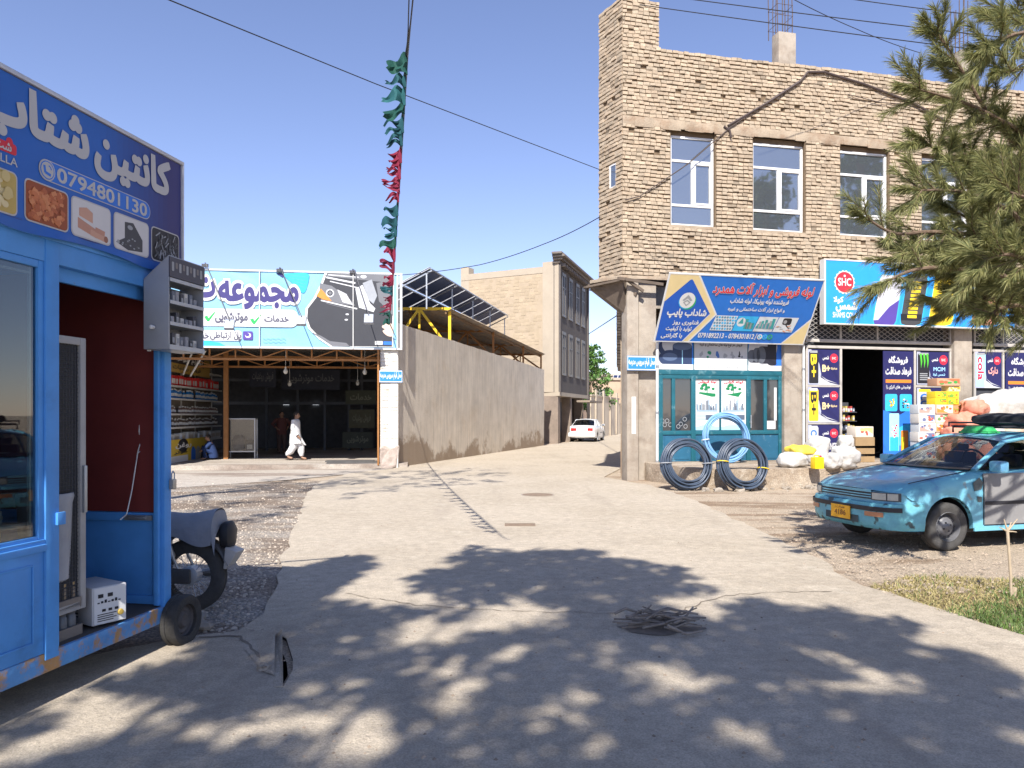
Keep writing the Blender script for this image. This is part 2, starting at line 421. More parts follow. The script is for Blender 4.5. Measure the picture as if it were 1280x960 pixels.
M_DIRT = ground_mat('dry earth', (.44, .355, .26), (.27, .195, .13), (.46, .375, .28), (.45, 1.4, 1), .6, 1.7, .48, .58, bump=1.0, bs=22, speck=.42)
M_GRAV = ground_mat('pale gravel', (.48, .42, .35), (.33, .255, .19), (.50, .445, .375), (.5, 1.2, 1), .6, 2.0, .44, .56, bump=.8, bs=30, speck=.35, vor=34)
M_YARD = ground_mat('stained yard floor', (.42, .37, .31), (.26, .21, .17), (.46, .42, .36), (.35, 1.8, 1), .5, 1.7, .48, .62, bump=.4, bs=30)
M_CRACK = mat('crack', (.20, .165, .125), .95, .2)
DRAIN = [gnd(353, 799), gnd(358, 802), gnd(366, 828), gnd(366, 842), gnd(354, 863)]
DR2 = [(p.x, p.y) for p in DRAIN]
cx_ = sum(p[0] for p in DR2) / 5; cy_ = sum(p[1] for p in DR2) / 5
DR3 = [(cx_ + (p[0]-cx_)*1.25 - .05, cy_ + (p[1]-cy_)*1.1) for p in DR2]
mb = MB(); mb.floor([(-1500, -1500), (1500, -1500), (1500, 1500), (-1500, 1500)], 0, 0, [DR3])
structure(mb.build('ground', M_DIRT))

def rough_line(pts, step=.35, amp=.05, seed=1):
    rg = random.Random(seed); out = []
    for a, b in zip(pts, pts[1:]):
        a = Vector(a); b = Vector(b); d = b - a; n = max(1, int(d.length / step)); nn = Vector((-d.y, d.x)).normalized()
        for i in range(n):
            p = a + d * i / n; out.append(tuple(p + nn * rg.uniform(-amp, amp) * (1 if i else .3)))
    out.append(tuple(pts[-1])); return out
g2 = lambda u, v: tuple(gnd(u, v).xy)
left = [(-9, 3.6), (-3.6, 4.0), g2(150, 815), g2(250, 797), g2(300, 792), g2(330, 770), g2(345, 722), g2(362, 680), g2(374, 650), g2(382, 622), g2(398, 604), g2(440, 592), g2(492, 586.5)]
wallb = [tuple((W0 + WD * s).xy) for s in (0, 17.6)]
right = [(2.35, 19.6), (2.75, 18.35), g2(812, 607), g2(858, 623), g2(900, 641), g2(950, 666), g2(1010, 695), g2(1080, 735), g2(1108, 743), g2(1180, 766), g2(1285, 799), (5.2, 4.0), (9, 2.8)]
alley = [(5.2, 50.5), (11.0, 78), (16, 78), (9.5, 50), (5.2, 30)]
poly = [(-9, -6)] + rough_line(left, .3, .05, 2) + wallb + alley + rough_line(right, .3, .06, 3) + [(9, -6)]
poly = poly[::-1]
mb = MB(); mb.floor(poly, .022, 0, [DR2])
n = len(poly); mb.add([(p[0], p[1], -.05) for p in poly] + [(p[0], p[1], .022) for p in poly], [(i, (i+1) % n, n+(i+1) % n, n+i) for i in range(n)])
structure(mb.build('road', M_ROAD))
mb = MB(); n = len(DR2)       # the hollow under the broken slab
mb.add([(p[0], p[1], .018) for p in DR2] + [(p[0], p[1], -.55) for p in DR2], [(i, (i+1) % n, n+(i+1) % n, n+i) for i in range(n)])
mb.floor(DR2, -.5)
structure(mb.build('drain', mat('dark drain lining', (.05, .045, .04), .9)))  # lining coloured near black for the shade inside the hollow
mb = MB()
gp = [(-9, 3.7), (-3.6, 4.1)] + [g2(u, v) for u, v in ((150, 813), (250, 795), (300, 790), (331, 769), (346, 722), (363, 680), (375, 650), (383, 622), (400, 604))] + [g2(215, 601), (-14, 19)]
mb.floor(rough_line(gp, .4, .03, 5), .008)
structure(mb.build('gravel_yard', M_GRAV))
mb = MB(); mb.floor([G.w(-12, -6.6).xy, G.w(-5.2, -6.4).xy, G.w(-2.6, -4.2).xy, G.w(-1.2, -2.4).xy, G.w(0, -.1).xy, G.w(-12, -.1).xy], .014)
structure(mb.build('forecourt', M_YARD))
mb = MB(); mb.slab([G.w(x, y).xy for x, y in ((-13, -.35), (-3, -.3), (-.55, -.2), (0.3, 0), (.5, 16), (-13, 16))], .0, .14)
structure(mb.build('garage_floor', M_YARD))
# raised pavement before the shops, with its broken stone face
mb = MB(); rg = random.Random(4)
fr = rough_line([(.62, -.35), (.72, -1.0), (.9, -2.5), (1.6, -2.72), (4.8, -2.7), (6, -2.6), (17, -2.65)], .3, .06, 8)
mb.slab([tuple(FB.w(*p).xy) for p in fr] + [tuple(FB.w(17, .3).xy), tuple(FB.w(.62, .3).xy)], -.05, .44)
structure(mb.build('pavement', ground_mat('pavement earth', (.40, .33, .25), (.30, .235, .17), (.45, .39, .31), (1, 1, 1.5), .8, 3, bump=1.0, bs=16, speck=.22), bevel=.05))
mb = MB()
for i in range(70):            # rubble along the foot of the pavement
    p = FB.w(rg.uniform(.6, 9), -2.7 - abs(rg.gauss(0, .22)), .0)
    r = rg.uniform(.03, .11); mb.blob((p.x, p.y, r*.3), (r, r*rg.uniform(.6, 1), r*.6), 7, 5, 0, .9, .3, i)
tag(structure(mb.build('rubble', STONE)), None, None)
# cracks in the concrete
mb = MB(); rg = random.Random(6)
for pts, w_ in (([(430, 745), (520, 760), (640, 768), (770, 770)], .011), ([(845, 768), (905, 748), (960, 744), (1040, 743)], .014),
                ([(250, 800), (300, 800), (318, 815), (330, 830), (350, 838)], .025), ([(640, 560), (720, 548), (780, 541)], .09)):
    pp = [Vector(gnd(u, v).xy) for u, v in pts]; line = []
    for a, b in zip(pp, pp[1:]):
        k = max(2, int((b-a).length / .08))
        for i in range(k):
            nn = Vector((-(b-a).y, (b-a).x)).normalized(); line.append(a + (b-a)*i/k + nn*rg.uniform(-.03, .03))
    line.append(pp[-1])
    for a, b in zip(line, line[1:]):
        d = (b-a).normalized(); nn = Vector((-d.y, d.x)); wa = w_ * rg.uniform(.2, .6)
        mb.quad((*(a-nn*wa), .0265), (*(b-nn*wa), .0265), (*(b+nn*wa), .0265), (*(a+nn*wa), .0265))
structure(mb.build('cracks', M_CRACK))
# loose stones of the gravel yard
mb = MB(); rg = random.Random(9)
for i in range(3600):
    u = rg.uniform(214, 392); v = 602 + 190 * rg.random() ** 1.1
    p = gnd(u, v)
    if u > 400 - (v - 604) * .5 and v > 604: 
        if rg.random() < .75: continue
    r = rg.uniform(.008, .022) * (1.5 if rg.random() < .06 else 1); t = rg.uniform(.6, 1.3)
    a = rg.uniform(0, 6.28); q = [Vector((math.cos(a+k*1.57)*r*rg.uniform(.7, 1.2), math.sin(a+k*1.57)*r*rg.uniform(.7, 1.2), 0)) for k in range(4)]
    b = Vector((p.x, p.y, .005)); top = Vector((rg.uniform(-.2, .2)*r, 0, r*rg.uniform(.5, .9)))
    mb.add([b+k for k in q] + [b+k*.6+top for k in q], [(0,1,5,4),(1,2,6,5),(2,3,7,6),(3,0,4,7),(4,5,6,7)], 0, (t, t*.97, t*.93))
tag(mb.build('gravel', mat('gravel stone', (.40, .35, .29), .9, .2, 8, tint=True)), 'loose pale gravel stones scattered over the yard beside the kiosk', 'gravel', kind='stuff')

mb = MB(); rg = random.Random(29)
for i in range(3000):       # grit and small stones lying on the concrete and the earth
    u = rg.uniform(240, 1280); v = 560 + 400 * rg.random() ** 1.6
    if rg.random() < .8: v = 605 + 140*rg.random(); u = 840 + (v-605)*1.9 + abs(rg.gauss(0, 170))
    p = gnd(u, v); r = rg.uniform(.004, .013) * (1.5 if u > 830 + (v-605)*2 and v < 745 and rg.random() < .5 else 1); t = rg.uniform(.55, 1.2); q = [Vector((math.cos(k+rg.uniform(-.4, .4))*r, math.sin(k)*r, 0)) for k in (0, 1.57, 3.14, 4.71)]; o_ = Vector((p.x, p.y, .022))
    mb.add([o_+k for k in q] + [o_ + Vector((0, 0, r*.8))], [(0,1,4),(1,2,4),(2,3,4),(3,0,4)], 0, (t, t*.96, t*.9))
tag(mb.build('grit', mat('grit stone', (.34, .28, .22), .95, .2, 8, tint=True)), 'loose grit and tiny stones scattered along the concrete and the earth verge', 'grit', kind='stuff')
# ------------------------------------------------------------------ the blue kiosk
M_KB = mat('blue kiosk paint', (.075, .285, .66), .48, .12, 2.5, .25, 3.5, col2=(.06, .215, .50), c2scale=2.2, c2lo=.5, c2hi=.72)
M_KRUST = mat('rusty blue rail', (.09, .27, .55), .6, .15, 6, .2, 40, col2=(.42, .24, .1), c2scale=5, c2lo=.47, c2hi=.58)
M_MAROON = mat('maroon board', (.16, .028, .025), .6, .12, 3)
GL_SHOP = glass('shop glass', (.62, .68, .68), .10, .015)
kz0, kz1 = .26, 2.63
k = thing('kiosk', 'sky blue sheet metal canteen kiosk on wheels with an open doorway and glazed counter', 'kiosk', K.o, K.a)
def KB(name, fn, m=M_KB, par=None, **kw):
    b = MB(); fn(b); return b.build(name, m, par or k, **kw)
XL, DEP = -3.4, 1.75
KB('floor', lambda b: b.box(XL, .02, kz0, 0, DEP, .30), mat('kiosk floor', (.09, .08, .07), .8))
KB('roof', lambda b: b.box(XL-.03, -.03, kz1+.003, .03, DEP+.03, kz1+.05), M_KB, bevel=.01)
KB('back_wall', lambda b: b.box(XL, DEP-.03, .302, -.035, DEP, kz1), mat('kiosk back board', (.035, .03, .035), .8))
KB('near_wall', lambda b: b.box(XL, .05, .302, XL+.03, DEP-.03, kz1))
def endw(b):
    b.box(-.03, .05, .302, -.002, DEP-.031, kz1)
    b.box(-.05, .06, .302, -.031, DEP-.04, .36); b.box(-.055, .06, .87, -.031, DEP-.04, .93); b.box(-.05, .06, .361, -.031, .1, .869)
    b.box(-.038, .11, .361, -.031, DEP-.05, .868)
KB('end_wall', endw, bevel=.004)
KB('inner_lining', lambda b: b.box(-.05, .06, .935, -.031, DEP-.04, 2.6), M_MAROON)
KB('hasp', lambda b: (b.box(-.075, .09, .88, -.056, .3, .915), b.tube([(-.085, .13, .9), (-.085, .26, .9)], .008)), STEEL, bevel=.003)
KB('corner_post', lambda b: (b.box(-.075, -.01, kz0, .0, .05, kz1), b.box(-.11, .015, .31, -.076, .05, 2.43)), bevel=.006)
KB('door_post', lambda b: b.box(-1.127, -.012, kz0, -1.028, .06, kz1), bevel=.006)
def lintel(b):
    b.box(XL, -.006, 2.44, -.076, .05, kz1-.001); b.box(XL, -.02, 2.56, .005, -.0065, kz1+.06)
    b.box(-1.027, .0505, 2.36, -.11, .08, 2.5)
KB('lintel', lintel, bevel=.006)
def beam(b):
    b.box(XL, -.004, .19, -.076, .05, .2985)
KB('floor_beam', beam, M_KRUST, bevel=.006)
def lower(b):
    b.box(XL, 0, .2995, -1.128, .03, .86)
    for x0, x1 in ((-1.98, -1.2), (-2.85, -2.05)):
        b.box(x0, -.007, .37, x0+.012, -.0005, .8); b.box(x1-.012, -.007, .37, x1, -.0005, .8)
        b.box(x0+.0125, -.007, .37, x1-.0125, -.0005, .382); b.box(x0+.0125, -.007, .788, x1-.0125, -.0005, .8)
KB('front_panel', lower, bevel=.003)
KB('sill', lambda b: (b.box(XL, -.025, .862, -1.128, .06, .9), b.box(XL, -.012, .9005, -1.128, .05, .925)), bevel=.005)
def wfr(b):
    b.box(-1.165, .0, .926, -1.128, .045, 2.439); b.box(XL, .0, 2.40, -1.166, .045, 2.439); b.box(XL, .002, .926, -1.166, .045, .945)
    b.box(-2.3, .0, .946, -2.26, .045, 2.399)
wf = KB('window', wfr, M_KB, bevel=.004)
KB('pane', lambda b: b.box(XL, .018, .945, -1.16, .024, 2.405), GL_SHOP, wf)
KB('window_trim', lambda b: (b.box(-1.2, .025, .946, -1.188, .04, 2.4), b.box(XL, .025, 2.36, -1.2, .04, 2.372)), ALU, wf)
# half open sliding leaf of the doorway
ls = KB('door_leaf', lambda b: (b.box(-.765, .07, .45, -.72, .1, 2.06), b.box(-1.02, .07, 2.015, -.766, .1, 2.06), b.box(-1.02, .07, .45, -.766, .1, .5)), mat('grey leaf frame', (.36, .35, .33), .5, .1), bevel=.004)
def mesh_(b):
    for i in range(11): b.tube([(-1.02+.023*i, .085, .5), (-1.02+.023*i, .085, 2.015)], .0022, 4)
    for i in range(64): b.tube([(-1.02, .085, .505+.0236*i), (-.766, .085, .505+.0236*i)], .0022, 4)
KB('mesh', mesh_, mat('dark wire', (.05, .05, .055), .6), ls)
KB('leaf_panel', lambda b: b.box(-1.02, .091, .5005, -.766, .096, 2.0145), mat('dark leaf sheet', (.03, .032, .036), .5), ls)
KB('latch', lambda b: b.box(-.755, .052, 1.02, -.73, .0695, 1.3), STEEL, ls, bevel=.003)
def tyre(b, M, r, w_, m=0):
    b.lathe([(r*.62, -w_*.42), (r*.8, -w_*.5), (r*.94, -w_*.46), (r, -w_*.3), (r, -.012), (r-.006, -.011), (r-.006, .011), (r, .012), (r, w_*.3), (r*.94, w_*.46), (r*.8, w_*.5), (r*.62, w_*.42)], 36, M, m, True)
def axm(c, ax):          # matrix sending z to axis ax at point c
    q = Vector(ax).to_track_quat('Z', 'Y').to_matrix().to_4x4(); q.translation = Vector(c); return q
wc = (.05, -.05, .178)
wh = KB('wheel', lambda b: tyre(b, axm(wc, (0, -1, 0)), .176, .12), mat('dusty tyre', (.045, .043, .04), .85, .25, 14, .3, 60), smooth=True, ang=50)
KB('rim', lambda b: b.lathe([(.001, .02), (.04, .03), (.06, .012), (.085, .02), (.1, .008), (.112, .03), (.116, .05)], 24, axm(wc, (0, -1, 0)), 0, False, False), mat('rusty rim', (.09, .08, .075), .7, .25, 10), wh, smooth=True)
KB('axle', lambda b: b.tube([(.06, .0, .192), (.06, 1.6, .192)], .02), mat('black iron', (.03, .03, .03), .6))
KB('axle_bracket', lambda b: (b.box(-.3, .1, .215, .09, .16, .2595), b.box(-.3, 1.45, .215, .09, 1.51, .2595)), STEEL)
wh2 = KB('wheel', lambda b: tyre(b, axm((-2.9, .16, .192), (0, -1, 0)), .19, .13), RUBBER, smooth=True)
pl = KB('padlock', lambda b: b.box(-.03, -.045, 1.09, .01, -.012, 1.16), mat('padlock brass', (.45, .42, .36), .4, metal=.6), bevel=.006)
KB('shackle', lambda b: b.tube([(-.025, -.03, 1.155), (-.025, -.03, 1.2), (-.01, -.03, 1.215), (.005, -.03, 1.2), (.005, -.03, 1.155)], .005, 6), STEEL, pl)
KB('latch_plate', lambda b: b.box(-1.06, -.03, .99, -1.0, -.0125, 1.06), M_KB, bevel=.004)

def inK(name, label, cat, fn, m, pos, rz=0, group=None, **kw):
    p = K.w(*pos); b = MB(); fn(b); o = b.build(name, m, None, **kw); o.location = p; o.rotation_euler = (0, 0, K.a + rz); return tag(o, label, cat, group)
# white appliance on the floor
ap = inK('voltage_stabilizer', 'white metal power box with a printed front standing on the kiosk doorway floor', 'appliance', lambda b: b.box(-.17, -.11, .012, .17, .11, .245), mat('dusty white enamel', (.55, .55, .54), .5, .08), (-.50, .19, .303), R(-112), bevel=.01)
b = MB(); b.box(.1705, -.1, .02, .176, .1, .238); b.build('front_plate', WHITE, ap)
b = MB()
for x, z, s_ in ((-.06, .19, .016), (.0, .19, .016), (-.04, .1, .011), (.0, .1, .011), (.04, .1, .011)): b.box(.1765, x-s_, z-s_*.7, .179, x+s_, z+s_*.7)
for i in range(4): b.box(.1765, -.08, .035+.013*i, .1785, .02+.02*(i % 2), .04+.013*i)
for i in range(7): b.box(.1765, -.08+.022*i, .145, .1785, -.066+.022*i, .152+.006*(i % 3))
b.build('printing', BLACK, ap)
b = MB(); b.lathe([(.001, .014), (.016, .012), (.02, 0)], 16, axm((.177, .065, .07), (1, 0, 0))); b.build('dial', mat('brass dial', (.4, .28, .06), .4), ap, smooth=True)
b = MB()
for sx in (-.15, .13):
    for sy in (-.09, .07): b.box(sx, sy, 0, sx+.02, sy+.02, .0118)
b.build('feet', RUBBER, ap)
b = MB()
for i in range(5): b.box(-.12, -.1135, .05+.02*i, .02, -.1105, .057+.02*i)
b.build('vent_slots', DGREY, ap)
# jars in trays
for lv in range(2):
    tr = inK('jar_tray', ('upper' if lv else 'lower') + ' tray of small jars standing inside the kiosk doorway by the post', 'tray', lambda b: (b.box(-.15, -.12, 0, .15, .12, .01), b.box(-.15, -.12, .0105, -.14, .12, .06), b.box(.14, -.12, .0105, .15, .12, .06), b.box(-.1395, -.12, .0105, .1395, -.11, .06)), mat('tray card %d' % lv, (.2, .17, .14), .8), (-.9, .19, .302 + lv * .165))
    nm = ('clear', 'brown')[lv]; jar = None
    for i in range(4):
        for j in range(3):
            if jar is None:
                jar = thing('jar', ('small dull jar with a black lid in the lower kiosk doorway tray', 'small brown jar with an amber lid in the upper kiosk doorway tray')[lv], 'jar', (0, 0, 0), K.a, ('jars in the lower kiosk tray', 'jars in the upper kiosk tray')[lv]); q = MB(); q.lathe([(.028, 0), (.03, .02), (.03, .105), (.022, .118)], 12); q.build('glass', mat('jar %d' % lv, ((.12, .13, .14), (.22, .16, .1))[lv], .3), jar, smooth=True); q = MB(); q.lathe([(.026, .1185), (.027, .14), (.001, .143)], 12); q.build('lid', mat('jar lid %d' % lv, ((.1, .1, .1), (.5, .33, .15))[lv], .4), jar, smooth=True); o = jar
            else: o = copy_tree(jar)
            o.location = K.w(-.9 - .105 + .07*i, .19 - .075 + .075*j, .302 + lv*.165 + .0105)
tb = inK('plastic_tub', 'pale grey plastic tub standing on the jar trays inside the kiosk doorway', 'tub', lambda b: (b.lathe([(.10, 0), (.125, .02), (.14, .46), (.15, .5), (.145, .52), (.13, .52), (.12, .05), (.001, .05)], 24)), mat('grey plastic', (.33, .34, .36), .45), (-.89, .2, .302+.325), smooth=True)
# things behind the counter glass
for i, (x, z, c, wd, hh) in enumerate(((-1.5, 1.02, (.5, .5, .48), .16, .1), (-1.32, 1.02, (.45, .46, .47), .13, .07), (-1.75, 1.02, (.1, .12, .2), .15, .12), (-1.95, 1.02, (.5, .12, .08), .12, .09))):
    o = inK('goods_carton', ('white carton with a pale lid', 'small white packet', 'navy carton', 'red carton')[i] + ' lying on the shelf behind the kiosk glass', 'carton', lambda b: b.box(-wd/2, -.06, 0, wd/2, .06, hh), mat('counter goods %d' % i, c, .6), (x, .2, z), U(-.2, .2), bevel=.004)
    b = MB(); b.box(-wd/2-.002, -.063, hh*.35, wd/2+.002, .063, hh*.6); b.build('band', (NAVY, GREY, WHITE, YEL)[i], o)
o = inK('counter_shelf', 'steel edged glass shelf running behind the kiosk window', 'shelf', lambda b: (b.box(-2.1, -.13, 0, 0, .17, .008), b.box(-2.1, -.145, -.012, 0, -.1305, .012)), ALU, (-1.17, .21, 1.008))
b = MB(); b.box(-2.08, -.02, -.55, -2.06, .0, -.001); b.box(-.06, -.02, -.55, -.04, .0, -.001); b.build('upright', ALU, o)
for x in (-1.55, -2.0, -2.5):
    o = inK('bottle', 'pale bottle standing on the kiosk counter shelf behind the glass', 'bottle', lambda b: b.lathe([(.03, 0), (.033, .03), (.033, .15), (.013, .19), (.013, .23), (.001, .232)], 12), mat('pale bottle', (.4, .42, .44), .3), (x+.1, .3, 1.017), 0, 'bottles on the kiosk counter', smooth=True)
fz = inK('fridge', 'rounded white refrigerator standing at the back of the kiosk behind the glass', 'fridge', lambda b: b.box(-.28, -.27, 0, .28, .27, 1.35), mat('fridge white', (.5, .52, .55), .4), (-1.62, .95, .302), bevel=.05)
b = MB(); b.box(-.2, -.30, .7, -.17, -.272, 1.2); b.build('handle', STEEL, fz, bevel=.005)
b = MB(); b.box(-.28, -.2735, .62, .28, -.2705, .63); b.build('door_seam', DGREY, fz)
cb = MB(); cb.tube([(0, 0, 0), (.01, .004, -.3), (.03, .0, -.55), (.02, .004, -.62), (.05, .003, -.7), (.12, .01, -.95), (.2, .03, -1.1), (.3, .06, -1.12)], .004, 6)
cb.tube([(.03, 0, -.55), (.005, .004, -.68), (.05, .003, -.7)], .004, 6)
cb.tube([(.0, 0, 0), (-.11, .01, .02), (-.14, .01, -.3), (-.13, .01, -.8), (-.17, .0, -1.1), (-.2, -.01, -1.25), (-.2, 0, -1.64)], .005, 6)
o = cb.build('power_cable', WHITE); o.location = K.w(-.02, .2, 2.04); o.rotation_euler = (0, 0, K.a + R(180)); tag(o, 'thin white cable dangling inside the kiosk doorway', 'cable')

# ---- sign over the kiosk
P = lambda u, v: K.on(u, v, -.05)
sg = thing('shop_sign', 'long dark blue canteen sign with silver lettering above the kiosk', 'sign', K.o, K.a)
b = MB(); b.box(-3.4, -.045, 2.612, .055, -.022, 3.34); b.build('panel', NAVY, sg)
M_SIGNB = mat('sign blue', (.02, .12, .45), .45, .05)
b = MB()
for i in range(14): b.flat(rc(-3.4 if i == 0 else -.75 + .05*(i-1), 2.62, -.75 + .05*i, 3.335), -.0475, i)
b.build('blue_field', [mat('sign blue %d' % i, tuple(p*(1-i/14) + q*i/14 for p, q in zip((.02, .12, .45), (.03, .03, .15))), .45, .05) for i in range(14)], sg)
b = MB(); fr_ = lambda p: (p[0], -.045, p[1])
b.box(-3.42, -.06, 3.3405, .075, -.01, 3.365); b.box(.056, -.06, 2.6, .075, -.01, 3.34); b.build('edge', mat('sign edging', (.55, .56, .58), .4, metal=.3), sg, bevel=.004)
b = MB(); b.box(-3.4, .6, kz1+.051, -3.36, .64, 2.9); b.box(-3.0, -.02, 3.2, -2.97, .6, 3.23); b.bar((-.03, -.01, 3.3), (-.03, .9, 2.69), .03); b.bar((-1.7, -.01, 3.3), (-1.7, .9, 2.69), .03); b.build('brace', M_KB, sg)
SILVER = mat('silver lettering', (.48, .47, .46), .4, .04)
b = MB(); text(b, 'کانتین', -.79, 3.02, -.085, 3.30, -.0525, 0, .05); text(b, 'شتاب', -1.60, 3.02, -.86, 3.305, -.0525, 0, .05)
b.build('lettering', SILVER, sg)
b = MB(); b.flat(rr(-1.22, 2.866, -.285, 2.98, .056, 6), -.0498, 1); b.flat(rr(-1.215, 2.871, -.29, 2.975, .051, 6), -.0508, 0)
b.flat(el(-1.162, 2.923, .057), -.0516, 1); b.flat(el(-1.162, 2.923, .05), -.0524, 0)
b.flat(el(-1.162, 2.923, .044, n=20), -.0532, 1); b.flat(seg((-1.185, 2.945), (-1.178, 2.905), .016), -.054, 0); b.flat(seg((-1.178, 2.908), (-1.14, 2.9), .016), -.0543, 0)
b.flat(el(-1.155, 2.93, .022, n=10, a0=0, a1=90) + el(-1.155, 2.93, .015, n=10, a0=0, a1=90)[::-1], -.054, 0)
text(b, '0794801130', -1.09, 2.885, -.325, 2.962, -.0525, 1, .025); b.build('telephone', [BLUE, SILVER], sg)
tiles = ((-1.71, -1.36), (-1.315, -1.005), (-.985, -.66), (-.635, -.3), (-.275, .03)); rg = random.Random(3)
for i, (a, c) in enumerate(tiles):
    b = MB(); b.flat(rr(a, 2.618, c, 2.842, .03), -.0495, 0); b.flat(rr(a+.008, 2.626, c-.008, 2.834, .025), -.0505, 1)
    ca, cc = a + .02, c - .02
    if i == 1:      # orange puffs
        for q in range(95):
            x, z = rg.uniform(ca+.02, cc-.02), rg.uniform(2.645, 2.815); t = rg.uniform(0, 3.14); dx, dz = math.cos(t)*.022, math.sin(t)*.016
            b.flat(el(x, z, .02, .012, 8), -.051-.0004*q/10, 2 + q % 3); b.flat(seg((x-dx, z-dz), (x+dx, z+dz), .019), -.0512-.0004*q/10, 2 + q % 3)
    elif i == 0:
        for q in range(30): b.flat(el(rg.uniform(ca+.03, cc-.03), rg.uniform(2.65, 2.81), rg.uniform(.02, .035), rg.uniform(.015, .03), 10), -.051-.0003*q, 2 + q % 2)
    elif i == 2:
        b.flat([(a+.05, 2.67), (a+.2, 2.64), (a+.2, 2.69), (a+.05, 2.73)], -.051, 2); b.flat([(a+.06, 2.74), (a+.17, 2.72), (a+.17, 2.78), (a+.12, 2.80), (a+.06, 2.785)], -.0514, 3)
        b.flat(seg((a+.15, 2.665), (a+.28, 2.65), .035), -.0518, 3); b.flat(el(a+.28, 2.65, .018, .02, 12), -.0522, 4); b.flat(seg((a+.19, 2.69), (a+.27, 2.68), .03), -.0521, 2)
    elif i == 3:
        b.flat([(a+.02, 2.66), (a+.1, 2.7), (a+.1, 2.8), (a+.18, 2.81), (a+.24, 2.75), (a+.27, 2.72), (a+.27, 2.645), (a+.13, 2.63)], -.051, 2)
        b.flat(el(a+.15, 2.775, .025, .014), -.0514, 3); b.flat(el(a+.04, 2.665, .012), -.0514, 3)
        for q in range(14): b.flat(el(rg.uniform(a+.06, a+.25), rg.uniform(2.65, 2.71), .009, .005, 8), -.0516, 3 if q % 3 else 4)
    else:
        for q in range(70):
            x, z, t = rg.uniform(ca+.02, cc-.02), rg.uniform(2.65, 2.81), rg.uniform(.4, 2.4)
            b.flat(seg((x-math.cos(t)*.03, z-math.sin(t)*.025), (x+math.cos(t)*.03, z+math.sin(t)*.025), .008), -.051-.0001*q, 2 + q % 3)
    pal = ([paint('chips dark', (.5, .36, .1)), paint('potato', (.6, .47, .2)), paint('potato light', (.68, .56, .3)), YEL, YEL], [paint('puff base', (.3, .07, .02)), paint('puff', (.55, .17, .06)), paint('puff light', (.62, .23, .09)), paint('puff deep', (.45, .12, .04)), RED],
           [WHITE, paint('wafer', (.5, .25, .17)), paint('wafer light', (.58, .32, .22)), paint('wafer end', (.3, .13, .08)), RED], [WHITE, DGREY, GREY, paint('rice grain', (.1, .1, .1)), RED], [BLACK, paint('seed', (.08, .09, .1)), paint('seed light', (.3, .31, .33)), DGREY, GREY])[i]
    b.build('picture', [SILVER, pal[0] if i in (0, 1, 4) else (paint('tile ground', (.62, .6, .58))), *pal[1:4], pal[4]] if i else [SILVER, pal[0], pal[1], pal[2], YEL], sg)
b = MB(); b.flat(rr(-1.54, 2.93, -1.365, 2.985, .015), -.0498, 0); b.flat(el(-1.41, 2.985, .022, .026), -.0503, 0); text(b, 'شت', -1.5, 2.94, -1.40, 2.98, -.0515, 1, .03); text(b, 'ELLA', -1.5, 2.875, -1.36, 2.915, -.0505, 1, .02); b.build('brand_mark', [RED, SILVER], sg)
# wavy lower hem of the printed sheet
b = MB(); b.grid(lambda s_, t_: (-3.4+3.45*s_, -.046-.012*math.sin(s_*40)*t_, 2.62-.05*t_-.012*math.sin(s_*23)*t_), 120, 2); b.build('hem', M_SIGNB, sg, smooth=True)

# ---- hanging accessory cabinet
dc = thing('display_cabinet', 'tilted grey wall cabinet of phone accessories hanging beside the kiosk doorway', 'cabinet', K.w(-.10, -.012, 2.03), K.a)
dc.rotation_euler = (0, R(0), K.a)
cw, cdp, ch = .40, .18, .6
b = MB(); t_ = .008
for xa in (-.2, cw-.2-t_):
    b.add([(xa, -cdp, 0), (xa, 0, 0), (xa, 0, ch-.15), (xa, -cdp, ch), (xa+t_, -cdp, 0), (xa+t_, 0, 0), (xa+t_, 0, ch-.15), (xa+t_, -cdp, ch)], [(0,3,2,1),(4,5,6,7),(0,1,5,4),(1,2,6,5),(2,3,7,6),(3,0,4,7)])
b.box(-.2+t_, -cdp, 0, cw-.2-t_, -.001, t_); b.box(-.2+t_, -t_, t_, cw-.2-t_, 0, ch-.16)
b.add([(-.2, -cdp, ch+.001), (cw-.2, -cdp, ch+.001), (cw-.2, 0, ch-.149), (-.2, 0, ch-.149), (-.2, -cdp, ch+.009), (cw-.2, -cdp, ch+.009), (cw-.2, 0, ch-.141), (-.2, 0, ch-.141)], [(0,3,2,1),(4,5,6,7),(0,1,5,4),(1,2,6,5),(2,3,7,6),(3,0,4,7)])
b.build('case', mat('cabinet grey', (.34, .36, .39), .35, .06, metal=.2), dc, bevel=.003)
b = MB()
for z in (.16, .30, .445): b.box(-.19, -cdp+.002, z, cw-.21, -.01, z+.01); b.box(-.192, -cdp-.006, z-.003, cw-.208, -cdp+.0015, z+.02)
b.box(-.2, -cdp-.006, 0, cw-.2, -cdp-.001, .03); b.build('shelf', STEEL, dc)
b = MB(); b.box(-.2, -cdp-.008, .47, cw-.2, -cdp-.001, .6); b.build('header', mat('header print', (.06, .06, .08), .4), dc)
b = MB(); rg = random.Random(5)
for i in range(9): b.flat(rr(-.18+.04*i, .51+.02*(i % 2), -.155+.04*i, .57, .006), -cdp-.0095, i % 2)
b.build('lettering', [GREY, paint('dull print', (.2, .18, .17))], dc)
pr = []
